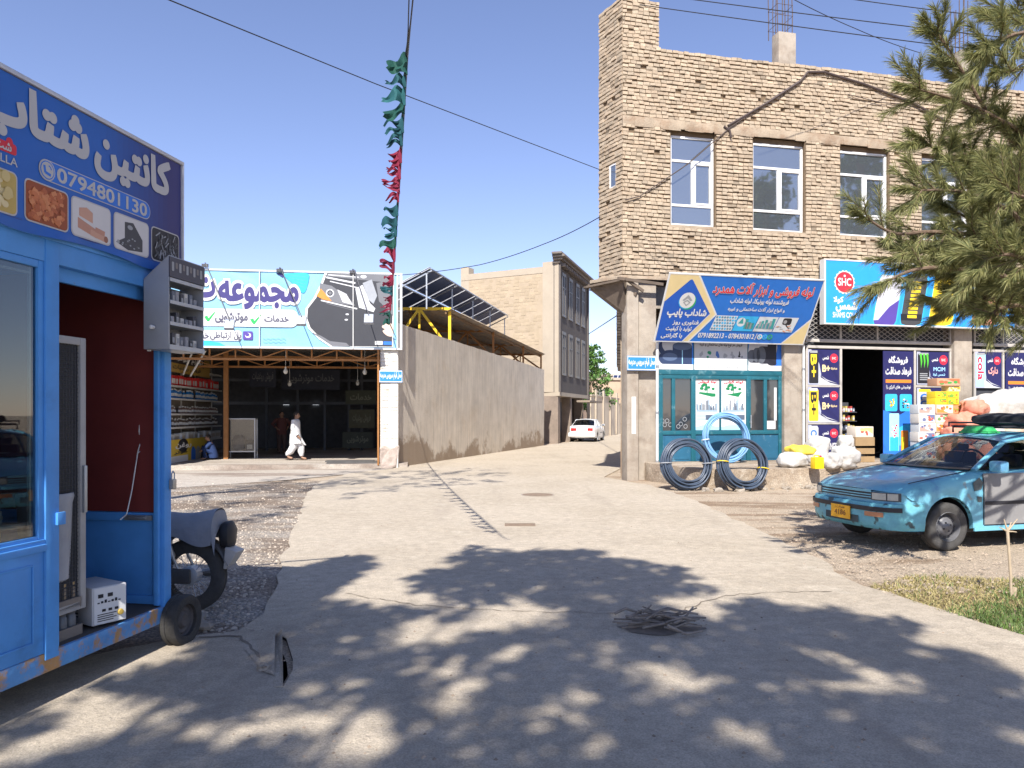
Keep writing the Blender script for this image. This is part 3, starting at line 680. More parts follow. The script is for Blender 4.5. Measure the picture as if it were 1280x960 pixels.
for i, (c, nm) in enumerate((((.3, .3, .32), 'grey'), ((.06, .06, .07), 'black'), ((.55, .54, .5), 'pale'), ((.14, .16, .2), 'slate'))):
    b = MB(); b.box(-.018, -.025, 0, .018, .025, .06); b.box(-.012, -.0265, .012, .012, -.0252, .04, 1); o = b.build('accessory_box', [mat('small goods', c, .5), GREY], None, bevel=.002); pr.append(o)
    tag(o, 'small %s accessory box on a ledge of the hanging phone accessory cabinet' % nm, 'box', '%s accessory boxes in the hanging cabinet' % nm)
n = 0
for z in (.0315, .1715, .3115):
    for i in range(7):
        o = pr[n % 4] if n < 4 else pr[n % 4].copy()
        if n >= 4: COL.objects.link(o)
        n += 1; o.location = K.w(-.10 - .158 + .05*i + rg.uniform(-.006, .006), -.012 - .125, 2.03 + z); o.rotation_euler = (0, 0, K.a); o.scale = (1, 1, rg.uniform(.7, 1.4))
b = MB(); b.box(-.165, -.02, -.01, -.15, -.0, -.0005); b.lathe([(.012, 0), (.014, .03), (.001, .035)], 10, axm((-.21, -.08, .14), (-1, 0, 0))); b.build('knob', WHITE, dc)
# ------------------------------------------------------------------ brick shop building
M_BRICK = mat('mud brick', (.40, .325, .235), .92, .16, 5, .5, 45, tint=True)
M_MORT = mat('mud mortar', (.16, .112, .068), .95, .2, 4, .6, 30)
M_BAND = mat('mud plaster', (.36, .29, .21), .95, .16, 2.5, .6, 25, col2=(.28, .2, .135), c2scale=1.2)
M_PVC = mat('white window frame', (.72, .72, .71), .4, .04)
M_PANE = mirror_pane('window pane', (.075, .085, .095), .38)
M_TEAL = mat('teal paint', (.012, .105, .14), .5, .15, 3, .15, 25, col2=(.08, .19, .22), c2scale=4, c2lo=.55, c2hi=.66)
ZB, ZR, ZT = 5.02, 10.62, 11.78
bld = thing('brick_building', 'two storey sandy brick corner building with white windows above shops', 'building', FB.o, FB.a)
FCL = 1.02
fl = thing('t', None, None); bpy.data.objects.remove(fl)
wins = []
for u0, v0, u1, v1 in ((839, 171, 894, 280), (942, 181, 1006, 289), (1051, 189, 1111, 297), (1153, 198, 1212, 301), (1250, 205, 1310, 308)):
    x0, z0, x1, z1 = FB.rect(u0, v0, u1, v1); wins.append((x0, x1, z0, z1))
wz0 = sum(q[2] for q in wins) / 5; wz1 = sum(q[3] for q in wins) / 5
wins = [(a, b_, wz0, wz1) for a, b_, _, _ in wins]
def bricks(mb, L, z0, z1, holes, xs=0.0, pitch=.097, bl=.15, seed=1, zmax=None):
    rg = random.Random(seed); z = z0; row = 0; wav = rg.uniform(0, 9)
    while z < z1 - .05:
        zc = z + pitch / 2; iv = [(xs, L)]
        for a, b_, c, d in holes:
            if c < zc < d:
                nv = []
                for p, q in iv:
                    if b_ <= p or a >= q: nv.append((p, q))
                    else:
                        if a > p: nv.append((p, a))
                        if b_ < q: nv.append((b_, q))
                iv = nv
        for p, q in iv:
            if zmax is not None:
                lim = zmax(zc)
                if lim is not None: q = min(q, lim)
            x = p - (rg.uniform(0, bl) if p == xs else 0) * (row % 2 or .5)
            while x < q - .02:
                e = x + bl * rg.uniform(.86, 1.14)
                if q - e < .07: e = q
                a = max(x, p) + rg.uniform(.003, .008); c = min(e, q) - rg.uniform(.003, .008)
                if c - a > .03:
                    sag = .02 * math.sin(a * .9 + wav) + rg.uniform(-.007, .007)
                    f = rg.gauss(0, .008); t = rg.gauss(1, .085); h_ = rg.uniform(0, .08)
                    if rg.random() < .03: t *= .7
                    if rg.random() < .012: x = e; continue
                    za = z + sag + .004; zb = z + pitch + sag - rg.uniform(.014, .03); y0 = f - .012; y1 = .06; tl = rg.uniform(-.007, .007); tz = rg.uniform(-.008, .008)
                    vs = [(a, y0-tl, za), (c, y0+tl, za+tz), (c, y1, za+tz), (a, y1, za), (a, y0-tl+.004, zb), (c, y0+tl+.004, zb+tz), (c, y1, zb+tz), (a, y1, zb)]
                    mb.add(vs, [(4,5,6,7),(0,1,5,4),(1,2,6,5),(3,0,4,7),(0,3,2,1)], 0, (t, t*(1-h_*.6), t*(1-h_)))
                    if rg.random() < .45: mb.add([(a-.01, -.002, z-.004), (min(c+.01, q), -.002, z-.004), (min(c+.01, q), -.004, z+.012), (a-.01, -.004, z+.012)], [(0, 1, 2, 3)], 0, (t*.9, t*.88, t*.85))
                x = e
        z += pitch; row += 1
def backing(mb, L, z0, z1, holes, m, y0=.034, y1=.3, xs=0.0):
    X = sorted({xs, L, *[h[0] for h in holes], *[h[1] for h in holes]}); Z = sorted({z0, z1, *[h[2] for h in holes], *[h[3] for h in holes]})
    for a, b_ in zip(X, X[1:]):
        run = None
        for c, d in zip(Z, Z[1:]):
            hole = any(h[0] <= (a+b_)/2 <= h[1] and h[2] <= (c+d)/2 <= h[3] for h in holes)
            if not hole: run = (run[0] if run else c, d)
            if hole or d == Z[-1]:
                if run: mb.box(a, y0, run[0], b_, y1, run[1], m)
                run = None
LEN = 16.5
tx = FB.on(824, 60)[0]
band_z0, band_z1 = wz1 + .13, wz1 + .36
holes = [(a-.03, b_+.03, c-.02, d+.165) for a, b_, c, d in wins]
b = MB()
bricks(b, LEN, ZB, band_z0, holes, seed=2)
bricks(b, LEN, band_z1 - .01, ZR, [], seed=3)
bricks(b, tx, ZR, ZT, [], seed=4)
backing(b, LEN, ZB, ZR - .03, holes, 1); b.box(.0, .022, ZR-.03, tx-.02, .3, ZT-.03, 1)
b.box(tx-.02, .06, ZR-.031, tx, .29, ZT-.04, 1)
front = b.build('brick_wall', [M_BRICK, M_MORT], bld)
def under(par, F0):        # a child built in frame F0 below the building's empty
    e = bpy.data.objects.new('flank', None)
    return e
b = MB(); sx0, sz0, sx1, sz1 = FC.rect(762, 207, 770, 233)
sh = [(sx0, sx1, sz0, sz1)]
bricks(b, FCL - .005, ZB, ZT, sh, seed=6, bl=.18)
backing(b, FCL, ZB, ZT - .03, sh, 1)
M_C2B = Matrix.Translation(FB.o) @ Matrix.Rotation(FB.a, 4, 'Z'); M_C2B = M_C2B.inverted() @ (Matrix.Translation(FC.o) @ Matrix.Rotation(FC.a, 4, 'Z'))
fw = b.build('brick_wall', [M_BRICK, M_MORT], bld); fw.matrix_local = M_C2B
b = MB(); b.box(sx0-.02, .0, sz0-.03, sx1+.02, .03, sz0, 0); b.box(sx0-.02, 0, sz1, sx1+.02, .03, sz1+.03); b.box(sx0-.02, 0, sz0, sx0+.03, .03, sz1); b.box(sx1-.02, 0, sz0, sx1+.02, .03, sz1)
o = b.build('window', M_PVC, bld); o.matrix_local = M_C2B
b2 = MB(); b2.box(sx0+.031, .012, sz0, sx1-.021, .02, sz1); b2.build('pane', M_PANE, o)
# smooth lintel band with gaps and rough ends
b = MB(); b.box(.0, -.015, band_z0, LEN, .027, band_z1 - .012)
for i in range(60):
    x = U(.1, 12); b.box(x, -.02-U(0, .012), band_z0 - U(.0, .05), x + U(.1, .5), -.0152, band_z1 - U(.03, .12))
b.build('lintel_band', M_BAND, bld, bevel=.006)
for i, (a, b_, c, d) in enumerate(wins):
    f = .055; y = .10
    q = MB(); q.box(a, y, c, b_, y+.07, c+f); q.box(a, y, d-f, b_, y+.07, d); q.box(a, y, c+f, a+f, y+.07, d-f); q.box(b_-f, y, c+f, b_, y+.07, d-f)
    h_ = d - c; z1_ = c + .235*h_; z2_ = c + .72*h_; xm = a + (b_-a)*.52
    q.box(a+f, y+.002, z1_-.04, b_-f, y+.068, z1_+.02); q.box(a+f, y+.002, z2_-.02, b_-f, y+.068, z2_+.04); q.box(xm-.03, y+.003, z1_+.02, xm+.04, y+.066, z2_-.02)
    q.box(xm+.041, y-.012, z1_+.021, xm+.09, y+.05, z2_-.021); q.box(b_-f-.05, y-.012, z1_+.021, b_-f-.001, y+.05, z2_-.021); q.box(xm+.091, y-.012, z1_+.021, b_-f-.051, y+.05, z1_+.07); q.box(xm+.091, y-.012, z2_-.07, b_-f-.051, y+.05, z2_-.021)
    o = q.build('window', M_PVC, bld, bevel=.006)
    p = MB(); p.box(a+.02, y+.03, c+.02, b_-.02, y+.036, d-.02); p.build('pane', M_PANE, o)
    p = MB(); p.box(a-.06, .0, c-.07, b_+.06, y-.001, c-.003); p.build('sill', M_BAND, o)
    p = MB(); p.box(a-.029, .02, c-.01, a-.003, .29, d+.125); p.box(b_+.003, .02, c-.01, b_+.029, .29, d+.125); p.box(a-.028, .10, d+.003, b_+.028, .29, d+.128)
    p.build('reveal', M_MORT, o)
    p = MB(); p.box(xm+.055, y-.028, (z1_+z2_)/2-.06, xm+.075, y-.0125, (z1_+z2_)/2+.06); p.build('handle', WHITE, o)
# body of the building behind the front: floor slab, soffit, roof, rear and side walls
def B2(x, y): return FB.w(x, y).xy
b = MB()
cx0 = (FC.o - FB.o); lx, ly = cx0.dot(FB.x), cx0.dot(FB.y)
outl = [(0, .0), (LEN, 0), (LEN, 8), (lx + .9, 8), (lx, ly)]
sl_ = [(-.04, -.02), (LEN, -.02), (LEN, 8), (lx+4.1, 8), (lx - .22, ly + .1), (lx-.28, ly-.1)]
b.slab(sl_, 4.93, 5.015); b.slab([(.3, .3), (LEN, .3), (LEN, 8), (lx+4.3, 8), (lx+.4, ly+.2)], ZR-.5, ZR-.3)
b.build('floor_slab', M_BAND, bld, bevel=.015)
b = MB()       # raking bracket under the jutting corner
A_ = [(-.04, -.08, 4.855), (lx-.24, ly-.08, 4.855), (lx-.1, ly+.4, 4.855), (.6, .5, 4.855)]
B_ = [(.16, .12, 4.12), (.12, .2, 4.12), (.14, .45, 4.12), (.5, .5, 4.12)]
b.hexa(B_, A_); b.bar((lx-.34, ly-.14, 4.86), (.35, -.05, 4.55), .06, .08); b.bar((-.2, -.2, 4.89), (1.0, -.13, 4.80), .06, .07); b.bar((lx-.36, ly-.1, 4.84), (.0, -.22, 4.88), .07, .05); b.bar((lx-.2, ly+.1, 4.8), (.3, .05, 4.7), .1, .03); b.bar((lx-.3, ly+.2, 4.88), (-.05, -.1, 4.86), .12, .03); b.bar((.0, -.16, 4.9), (.5, -.1, 4.62), .05, .07)
b.build('corner_bracket', mat('raw soffit timber', (.13, .10, .075), .9, .2, 5), bld)
b = MB(); b.box(lx+4.2, 7.7, 0, LEN, 8, ZR-.3); b.box(LEN-.25, .3, 0, LEN, 7.7, ZR-.3); b.hexa([(lx, ly, 5.02), (lx+3.9, 7.7, 5.02), (lx+4.15, 7.7, 5.02), (lx+.3, ly, 5.02)], [(lx, ly, ZR), (lx+3.9, 7.7, ZR), (lx+4.15, 7.7, ZR), (lx+.3, ly, ZR)])
b.hexa([(.3, .9, 0), (4.25, 7.69, 0), (4.45, 7.69, 0), (.5, .9, 0)], [(.3, .9, 4.85), (4.25, 7.69, 4.85), (4.45, 7.69, 4.85), (.5, .9, 4.85)])
b.build('side_wall', M_BAND, bld)
# ground floor piers
def pier(u0, u1, y0, y1, z0=0.0, z1=4.855, yo=0):
    x0 = FB.on(u0, 500, y0)[0]; x1 = FB.on(u1, 500, y0)[0]; q = MB(); q.box(x0, y0, z0, x1, y1, z1)
    for i in range(3):     # board marks
        x = x0 + (x1-x0)*U(.2, .8); q.box(x, y0-.004, z0+U(.3, 1), x+.012, y0-.0005, z1-U(.2, 1.5))
    return q.build('column', CONC, bld, bevel=.012)
pier(784, 798, -.02, .35); pier(798.6, 820, .10, .5)
pier(980.5, 1006, -.0, .4, .445); pier(1193, 1215, .0, .4, .445)
x0 = FB.on(792, 548, -.022)[0]; q = MB(); q.box(x0-.05, -.027, 1.15, x0+.06, -.0225, 2.05); o = q.build('notice', WHITE); o.location = FB.o; o.rotation_euler = (0, 0, FB.a); tag(o, 'torn white paper notice pasted on the corner column', 'notice')
b = MB(); b.box(.9, .5, 4.3, LEN-.3, .75, 4.8595); b.build('ring_beam', CONC, bld)
b = MB(); X0 = .89
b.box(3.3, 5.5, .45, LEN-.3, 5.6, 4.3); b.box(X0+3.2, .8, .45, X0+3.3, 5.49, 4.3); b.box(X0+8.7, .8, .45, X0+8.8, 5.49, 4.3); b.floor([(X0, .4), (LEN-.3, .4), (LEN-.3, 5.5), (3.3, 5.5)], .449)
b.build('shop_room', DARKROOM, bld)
# stub of concrete column with bare reinforcement on the roof, and a second one farther right
for u0, u1, vt, vb, lab in ((971, 995, 40, 84, 0), (1199, 1213, 62, 110, 1)):
    p0 = FB.on(u0, 60, 1.5); p1 = FB.on(u1, 60, 1.5); zt = FB.on((u0+u1)/2, vt, 1.5)[1]
    q = MB(); q.box(p0[0]+.06, 1.5, ZR-.3, p1[0], 1.5+.34, zt); st = q.build('column_stub', CONC, bld, bevel=.01)
    q = MB(); wd = p1[0]-p0[0]
    for i in range(3):
        for j in range(3):
            if i == j == 1: continue
            x = p0[0]+wd*(.12+.38*i); y = 1.5+wd*(.12+.38*j); q.tube([(x, y, zt-.02), (x+U(-.02, .02), y, zt+.6), (x+U(-.04, .04), y+U(-.03, .03), zt+U(1.2, 1.9))], .013, 6)
    for zz in (.25, .5, .8):
        q.tube([(p0[0]+wd*.1, 1.5+wd*.1, zt+zz), (p1[0]-wd*.1, 1.5+wd*.1, zt+zz), (p1[0]-wd*.1, 1.5+wd*.9, zt+zz), (p0[0]+wd*.1, 1.5+wd*.9, zt+zz)], .008, 5, closed=True)
    q.build('rebar', mat('rusty rebar', (.1, .07, .06), .7), st)
# cable bundle sagging across the facade
q = MB()
def fpt(u, v, y=-.05): x, z = FB.on(u, v, y); return (x, y, z)
q.tube([fpt(*p) for p in ((1180, 150), (1140, 128), (1080, 105), (1030, 90), (1010, 90), (1000, 102), (960, 128), (910, 157))], .03, 6)
q.tube([fpt(*p) for p in ((1004, 98), (970, 120), (912, 160), (860, 205), (800, 245), (782, 250))], .014, 6)
q.tube([fpt(*p) for p in ((905, 158), (912, 163), (914, 172))], .028, 6)
q.tube([fpt(*p) for p in ((1060, 118), (1100, 128), (1130, 130), (1160, 140))], .01, 6)
o = q.build('cable_bundle', mat('brown cable', (.07, .05, .045), .7), None, smooth=True); o.location = FB.o; o.rotation_euler = (0, 0, FB.a); tag(o, 'dark cable bundle slung slantwise across the brick front over the first window', 'cable')

# ---------------------------------------------------------------- shop with the teal front
YS = .12
def FR(u0, v0, u1, v1, y=YS): return FB.rect(u0, v0, u1, v1, y)
sf = thing('shopfront', 'teal framed glazed shop front with white posters at the brick corner', 'shop front', FB.o, FB.a)
tX0 = FB.on(823, 520, YS)[0]; tX1 = FB.on(979, 520, YS)[0]; zf = .445
zt0 = FB.on(900, 469, YS)[1]; zt1 = FB.on(900, 425, YS)[1] + .25; zm = FB.on(900, 541, YS)[1]
c1 = FB.on(867, 520, YS)[0]; c2 = FB.on(936, 520, YS)[0]; cm = FB.on(901, 520, YS)[0]; l1 = FB.on(842, 520, YS)[0]; r1 = FB.on(957, 520, YS)[0]
b = MB(); f = .035
for x, wd in ((tX0+.06, .06), (c1, .06), (c2, .06), (tX1-.07, .06)): b.box(x-wd, YS, zf, x+wd, YS+.08, zt0)
for x in (l1, r1): b.box(x-.045, YS+.002, zm+.06, x+.045, YS+.07, zt0-.1)
b.box(cm-.02, YS+.004, zm+.06, cm+.02, YS+.07, zt0-.1)
b.box(tX0, YS-.01, zt0+.0, tX1, YS+.09, zt0+.12); b.box(tX0+.121, YS+.003, zt0-.1, c1-.061, YS+.075, zt0-.001); b.box(c1+.061, YS+.003, zt0-.1, c2-.061, YS+.075, zt0-.001); b.box(c2+.061, YS+.003, zt0-.1, tX1-.131, YS+.075, zt0-.001)
for a, c in ((tX0+.121, c1-.061), (c1+.061, c2-.061), (c2+.061, tX1-.131)): b.box(a, YS+.001, zm-.04, c, YS+.078, zm+.059)
b.build('frame', M_TEAL, sf, bevel=.006)
b = MB()
for a, c in ((tX0+.121, c1-.061), (c1+.061, c2-.061), (c2+.061, tX1-.131)):
    b.box(a, YS+.03, zf, c, YS+.05, zm-.041); b.box(a+.05, YS+.02, zf+.05, c-.05, YS+.0295, zm-.1)
b.build('kick_panel', mat('scuffed blue panel', (.02, .105, .18), .5, .15, 3, col2=(.13, .23, .29), c2scale=3.5, c2lo=.56, c2hi=.68), sf)
b = MB(); b.box(tX0+.1, YS+.04, zm+.055, c1-.05, YS+.045, zt0-.095); b.box(c2+.05, YS+.04, zm+.055, tX1-.12, YS+.045, zt0-.095); b.box(c1+.05, YS+.052, zm+.055, c2-.05, YS+.056, zt0-.095)
b.build('pane', mirror_pane('shop pane', (.018, .022, .026), .12), sf)
b = MB(); b.box(c2+.02, YS-.06, zm+.25, c2+.05, YS-.001, zm+.3); b.tube([(c2+.035, YS-.05, zm+.12), (c2+.035, YS-.05, zm+.45)], .014, 8); b.build('handle', STEEL, sf)
b = MB(); b.box(tX1-.45, YS+.036, zm+.09, tX1-.2, YS+.0395, zm+.3); b.box(tX1-.24, YS+.0355, zm+.31, tX1-.17, YS+.0395, zt0-.3); b.build('paper_strip', WHITE, sf)
b = MB()       # white pipe ends in outline on the left pane
for u, v in ((828, 526), (834, 526), (831, 531), (838, 531), (851, 530), (856, 524), (848, 533), (857, 533)):
    x, z = FB.on(u, v, YS+.035); b.flat(el(x, z, .055, n=16), YS+.0385, 0, [el(x, z, .043, n=16)])
b.build('pane_drawing', GREY, sf)
# posters inside the centre panes
def poster(name, label, F0, y, x0, z0, x1, z1, bgm, parts, cat='poster', group=None, th=.003):
    o = thing(name, label, cat, F0.o, F0.a, group); b = MB(); b.box(x0, y, z0, x1, y+th, z1); b.build('sheet', bgm, o)
    for nm, ms, fn in parts:
        b = MB(); fn(b, lambda s_, t_: (x0 + (x1-x0)*s_, z0 + (z1-z0)*t_), y - .002, x1-x0, z1-z0); b.build(nm, ms, o)
    return o
def TX(s, a, c, d, e, m=0, bold=.02, dy=0): return lambda b, q, y, w_, h_: text(b, s, *q(a, c), *q(d, e), y-dy, m, bold)
for i, (xa, xb) in enumerate(((c1+.055, cm-.022), (cm+.022, c2-.055))):
    def city(b, q, y, w_, h_):
        rg = random.Random(i+3)
        for k_ in range(26):
            s_ = rg.uniform(.06, .9); hh = rg.uniform(.03, .20) * (1.2 if .35 < s_ < .65 else .7); wd = rg.uniform(.02, .06)
            b.flat(rc(*q(s_, .40), *q(s_+wd, .40+hh)), y-.0004*k_, k_ % 3)
        b.flat(rc(*q(.08, .36), *q(.92, .395)), y, 1)
        for k_ in range(4): b.flat(rc(*q(.08, .2+.028*k_), *q(.5, .215+.028*k_)), y, 1)
        b.flat(rc(*q(.45, .2), *q(.95, .3)), y-.0006, 2)
    def leafy(b, q, y, w_, h_):
        rg = random.Random(8)
        s_ = 1 if i else 0
        b.flat([q(.15+.1*s_, .72-.02*s_), q(.2, .75-.05*s_), q(.85, .72+.04*s_), q(.85-.1*s_, .66+.03*s_), q(.7, .655)], y)
        for k_ in range(12): x, z = q(rg.uniform(.25, .75), rg.uniform(.79, .9)); b.flat(el(x, z, .045, .035, 8), y-.0005*k_)
        b.flat(seg(q(.5, .72), q(.52, .82), .02), y)
    poster('poster', ('left', 'right')[i] + ' white poster of pipes and a city skyline on the centre shop glass', FB, YS+.046, xa, zm+.07, xb, zt0-.105, WHITE,
        [('lettering', RED, TX('لوله فروشی' if i == 0 else 'لوله گشی', .12, .915, .88, .98, bold=.05)), ('emblem', paint('leaf print', (.012, .20, .075)), leafy), ('picture', [paint('city grey', (.17, .19, .22)), paint('city pale', (.3, .4, .48)), paint('slate print', (.09, .12, .17))], city), ('water', LBLUE, lambda b, q, y, w_, h_: b.flat([q(0, 0), q(1, 0), q(1, .06), q(.6, .1), q(.3, .1), q(0, .05)], y))])
# transom posters
def ring(b, cx, cz, r, k_, y, m): b.flat(el(cx, cz, r, n=26), y, m, [el(cx, cz, r*k_, n=26)])
def coils_art(b, q, y, w_, h_):
    x, z = q(.32, .62); ring(b, x, z, h_*.34, .62, y, 0); x, z = q(.32, .28); b.flat(el(x, z, h_*.3, h_*.2), y-.0005, 0); b.flat(el(x, z+.03, h_*.2, h_*.1), y-.001, 1)
    x, z = q(.68, .38); b.flat(rc(x-h_*.26, z-h_*.24, x+h_*.26, z+h_*.2), y-.0008, 0); b.flat(el(x, z+h_*.2, h_*.26, h_*.1), y-.0012, 1); b.flat(el(x, z-h_*.24, h_*.26, h_*.1), y-.0006, 0); b.flat(rc(x-.01, z-h_*.3, x+.01, z+.1), y-.0014, 2)
def blue_swoosh(right):
    def fn(b, q, y, w_, h_):
        if right: b.flat([q(1, 0), q(1, 1), q(.82, 1), q(.86, .6), q(.8, .3), q(.72, 0)], y+.0015); b.flat([q(0, 1), q(.12, 1), q(.05, .8), q(0, .5)], y+.0015)
        else: b.flat([q(1, 0), q(1, 1), q(.85, 1), q(.97, .6), q(.9, .2), q(.8, 0)], y+.0015); b.flat([q(0, .8), q(.15, 1), q(0, 1)], y+.0015)
    return fn
def black_pipes(b, q, y, w_, h_):
    for s_, t_, r in ((.2, .36, .16), (.36, .4, .18), (.5, .4, .22)):
        x, z = q(s_, t_); b.flat(rc(x-.12, z-h_*r, x+.1, z+h_*r), y, 0); b.flat(el(x-.12, z, h_*r*.6, h_*r), y-.0008, 1)
    x, z = q(.62, .45); b.flat(rc(x-.05, z-h_*.28, x+.2, z+h_*.42), y-.001, 0); b.flat(el(x+.08, z+h_*.42, .125, .05), y-.0012, 1); b.flat(el(x+.08, z-h_*.26, .125, .06), y-.0009, 0)
LG = paint('pale print', (.52, .53, .54))
za, zb_ = zt0 + .13, zt1
poster('poster', 'transom poster showing dark pipe coils beside the column', FB, YS+.02, tX0+.02, za, c1+.0, zb_, LG, [('swoosh', BLUE, blue_swoosh(0)), ('picture', [paint('coil print', (.03, .05, .11)), paint('coil light print', (.09, .13, .22)), LBLUE], coils_art), ('strip', WHITE, lambda b, q, y, w_, h_: b.flat(rc(*q(0, 0), *q(1, .13)), y-.0016))])
def icons(b, q, y, w_, h_):
    rg = random.Random(2)
    for k_ in range(6):
        x, z = q(.12+.15*k_, .38); 
        for j in range(5): b.flat(el(x+rg.uniform(-.04, .04), z+rg.uniform(-.06, .07), rg.uniform(.015, .045), rg.uniform(.02, .05), 9), y-.0004*j, (0, 1, 2, 0, 0, 3)[k_])
poster('poster', 'middle transom poster with red heading and small fitting pictures', FB, YS+.02, c1+.03, za, c2-.03, zb_, LG, [('heading', RED, TX('لوله فروشی و ابزار آلات همدرد', .03, .72, .97, .86)), ('lettering', [BLACK], TX('فروش هر نوع لوله های ساختمانی و غیره', .1, .57, .9, .68)), ('picture', [GREY, paint('fitting green', (.02, .25, .12)), paint('fitting blue', (.06, .15, .4)), BLACK], icons),
    ('strip', WHITE, lambda b, q, y, w_, h_: b.flat(rc(*q(0, 0), *q(1, .15)), y)), ('telephone', GREY, TX('0791892213 - 0784301812', .1, .03, .9, .11, dy=.001))])
poster('poster', 'transom poster showing black pipes of three sizes', FB, YS+.02, c2+.0, za, tX1-.02, zb_, LG, [('swoosh', BLUE, blue_swoosh(1)), ('picture', [paint('pipe print', (.02, .02, .03)), paint('pipe light print', (.1, .11, .13))], black_pipes), ('strip', WHITE, lambda b, q, y, w_, h_: b.flat(rc(*q(0, 0), *q(1, .13)), y-.0016))])
b = MB(); b.box(tX0, YS+.024, za-.01, tX1, YS+.07, zb_+.05); b.build('transom_backing', M_TEAL, sf)
# white down pipe, blue plaque
def pipe(u, v0, v1, y, r, lab):
    x, z0 = FB.on(u, v1, y); z1 = FB.on(u, v0, y)[1]; q = MB(); q.tube([(x, y, z0), (x, y, z1)], r, 10)
    o = q.build('down_pipe', WHITE, None, smooth=True); o.location = FB.o; o.rotation_euler = (0, 0, FB.a); tag(o, lab, 'pipe'); c_ = MB()
    for t_ in (.08, .45, .8): c_.lathe([(r*1.25, -.03), (r*1.25, .03)], 10, Matrix.Translation((x, y, z0+(z1-z0)*t_)))
    c_.build('bracket', STEEL, o)
pipe(821.5, 425, 590, -.0, .035, 'thin white pipe running down the teal shop front edge by the corner column')
pipe(1004.5, 432, 578, -.06, .03, 'thin white pipe running down the column between the two shops')
def plaque(F0, u0, v0, u1, v1, y, lab, s):
    x0, z0, x1, z1 = F0.rect(u0, v0, u1, v1, y)
    o = poster('street_sign', lab, F0, y, x0, z0, x1, z1, paint('plaque blue', (.03, .22, .6)), [('lettering', WHITE, TX(s, .05, .2, .95, .85, bold=.03)), ('border', WHITE, lambda b, q, yy, w_, h_: b.flat(rc(*q(.01, .02), *q(.99, .98)), yy, 0, [rc(*q(.03, .09), *q(.97, .91))]))], 'street sign', th=.012)
plaque(FB, 784, 445, 820, 463, -.10, 'small blue enamel plaque with white script on the brick building corner column', 'محل قیام سرویس مدرسه')
plaque(G, 474, 463, 503, 478, -.20, 'small blue enamel plaque with white script on the white garage pillar', 'محل قیام سرویس مدرسه')
# ---------------------------------------------------------------- leaning pipe shop sign
bl = FB.on(819, 426.5, -.2); br = FB.on(1003, 429, -.2)
W1 = br[0] - bl[0]; H1 = 1.70; LEAN = R(31)
s1 = thing('shop_sign', 'blue and cream pipe shop sign with red script leaning out over the teal shop front', 'sign', FB.w(bl[0], -.2, (bl[1]+br[1])/2), rot=(LEAN, 0, FB.a))
b = MB(); b.box(0, 0, 0, W1, .03, H1); b.build('panel', mat('sign royal blue', (.02, .16, .56), .4, .05), s1)
b = MB(); b.box(-.03, -.006, -.03, W1+.03, .04, -.001); b.box(-.03, -.006, H1+.001, W1+.03, .04, H1+.03); b.box(-.03, -.006, -.0005, -.001, .04, H1+.0005); b.box(W1+.001, -.006, 0, W1+.03, .04, H1); b.build('edge', WHITE, s1)
def part(name, ms, fn, par):
    b = MB(); fn(b); return b.build(name, ms, par)
q1 = lambda s_, t_: (s_*W1, t_*H1)
def art(b):
    b.flat([q1(0, 1), q1(.175, 1), q1(.345, .43), q1(.21, 0), q1(0, 0)], -.004, 0)
    b.flat([q1(.175, 1), q1(.187, 1), q1(.357, .43), q1(.222, 0), q1(.21, 0), q1(.345, .43)], -.004, 1)
    b.flat([q1(.14, .94), q1(.15, .92), q1(.312, .43), q1(.18, .0), q1(0, 0), q1(0, .6), q1(.13, .93)], -.007, 2)
    b.flat([q1(.312, .43), q1(.306, .43), q1(.172, .0), q1(.18, 0)], -.0085, 1)
    b.flat([q1(.855, 0), q1(1, .37), q1(1, 0)], -.004, 0); b.flat([q1(.845, 0), q1(.855, 0), q1(1, .37), q1(1, .41)], -.004, 1)
part('artwork', [CREAM, WHITE, mat('sign deep blue', (.015, .1, .47), .4, .05)], art, s1)
def emb(b):
    x, z = q1(.142, .63); b.flat(el(x+.02, z-.03, .21), -.010, 2); b.flat(el(x-.015, z-.02, .2), -.0115, 3); b.flat(el(x, z, .2), -.013, 0)
    b.flat([(x-.13, z), (x, z+.14), (x+.13, z), (x+.08, z-.02), (x, z+.05), (x-.08, z-.02)], -.0145, 1); b.flat([(x-.1, z-.05), (x, z+.02), (x+.1, z-.05), (x, z-.15)], -.015, 1, [[(x-.06, z-.06), (x, z-.02), (x+.06, z-.06), (x, z-.11)]])
part('emblem', [WHITE, GREY, GREEN, CYAN], emb, s1)
def redt(b):
    text(b, 'لوله فروشی و ابزار آلات همدرد', *q1(.29, .72), *q1(.955, .92), -.010, 1, .06); text(b, 'لوله فروشی و ابزار آلات همدرد', *q1(.29, .72), *q1(.955, .92), -.0125, 0, .025)
part('heading', [RED, WHITE], redt, s1)
def lt(b):
    text(b, 'شاداب پایپ', *q1(.035, .36), *q1(.285, .50), -.011, 0, .04); text(b, 'فناوری روز', *q1(.085, .25), *q1(.25, .33), -.011, 0, .03)
    text(b, 'تولید با کیفیت', *q1(.05, .15), *q1(.215, .235), -.011, 0, .03); text(b, 'با گارانتی', *q1(.03, .04), *q1(.165, .13), -.011, 0, .03)
    text(b, 'فروشنده لوله یونیکا، لوله شاداب', *q1(.42, .60), *q1(.81, .69), -.009, 0, .03); text(b, 'و انواع ابزار آلات ساختمانی و غیره', *q1(.42, .475), *q1(.80, .565), -.009, 0, .03)
    text(b, '0791892213 - 0784301812', *q1(.27, .065), *q1(.645, .14), -.009, 0, .03)
    b.flat(seg(q1(.655, .05), q1(.662, .15), .02), -.009)
part('lettering', WHITE, lt, s1)
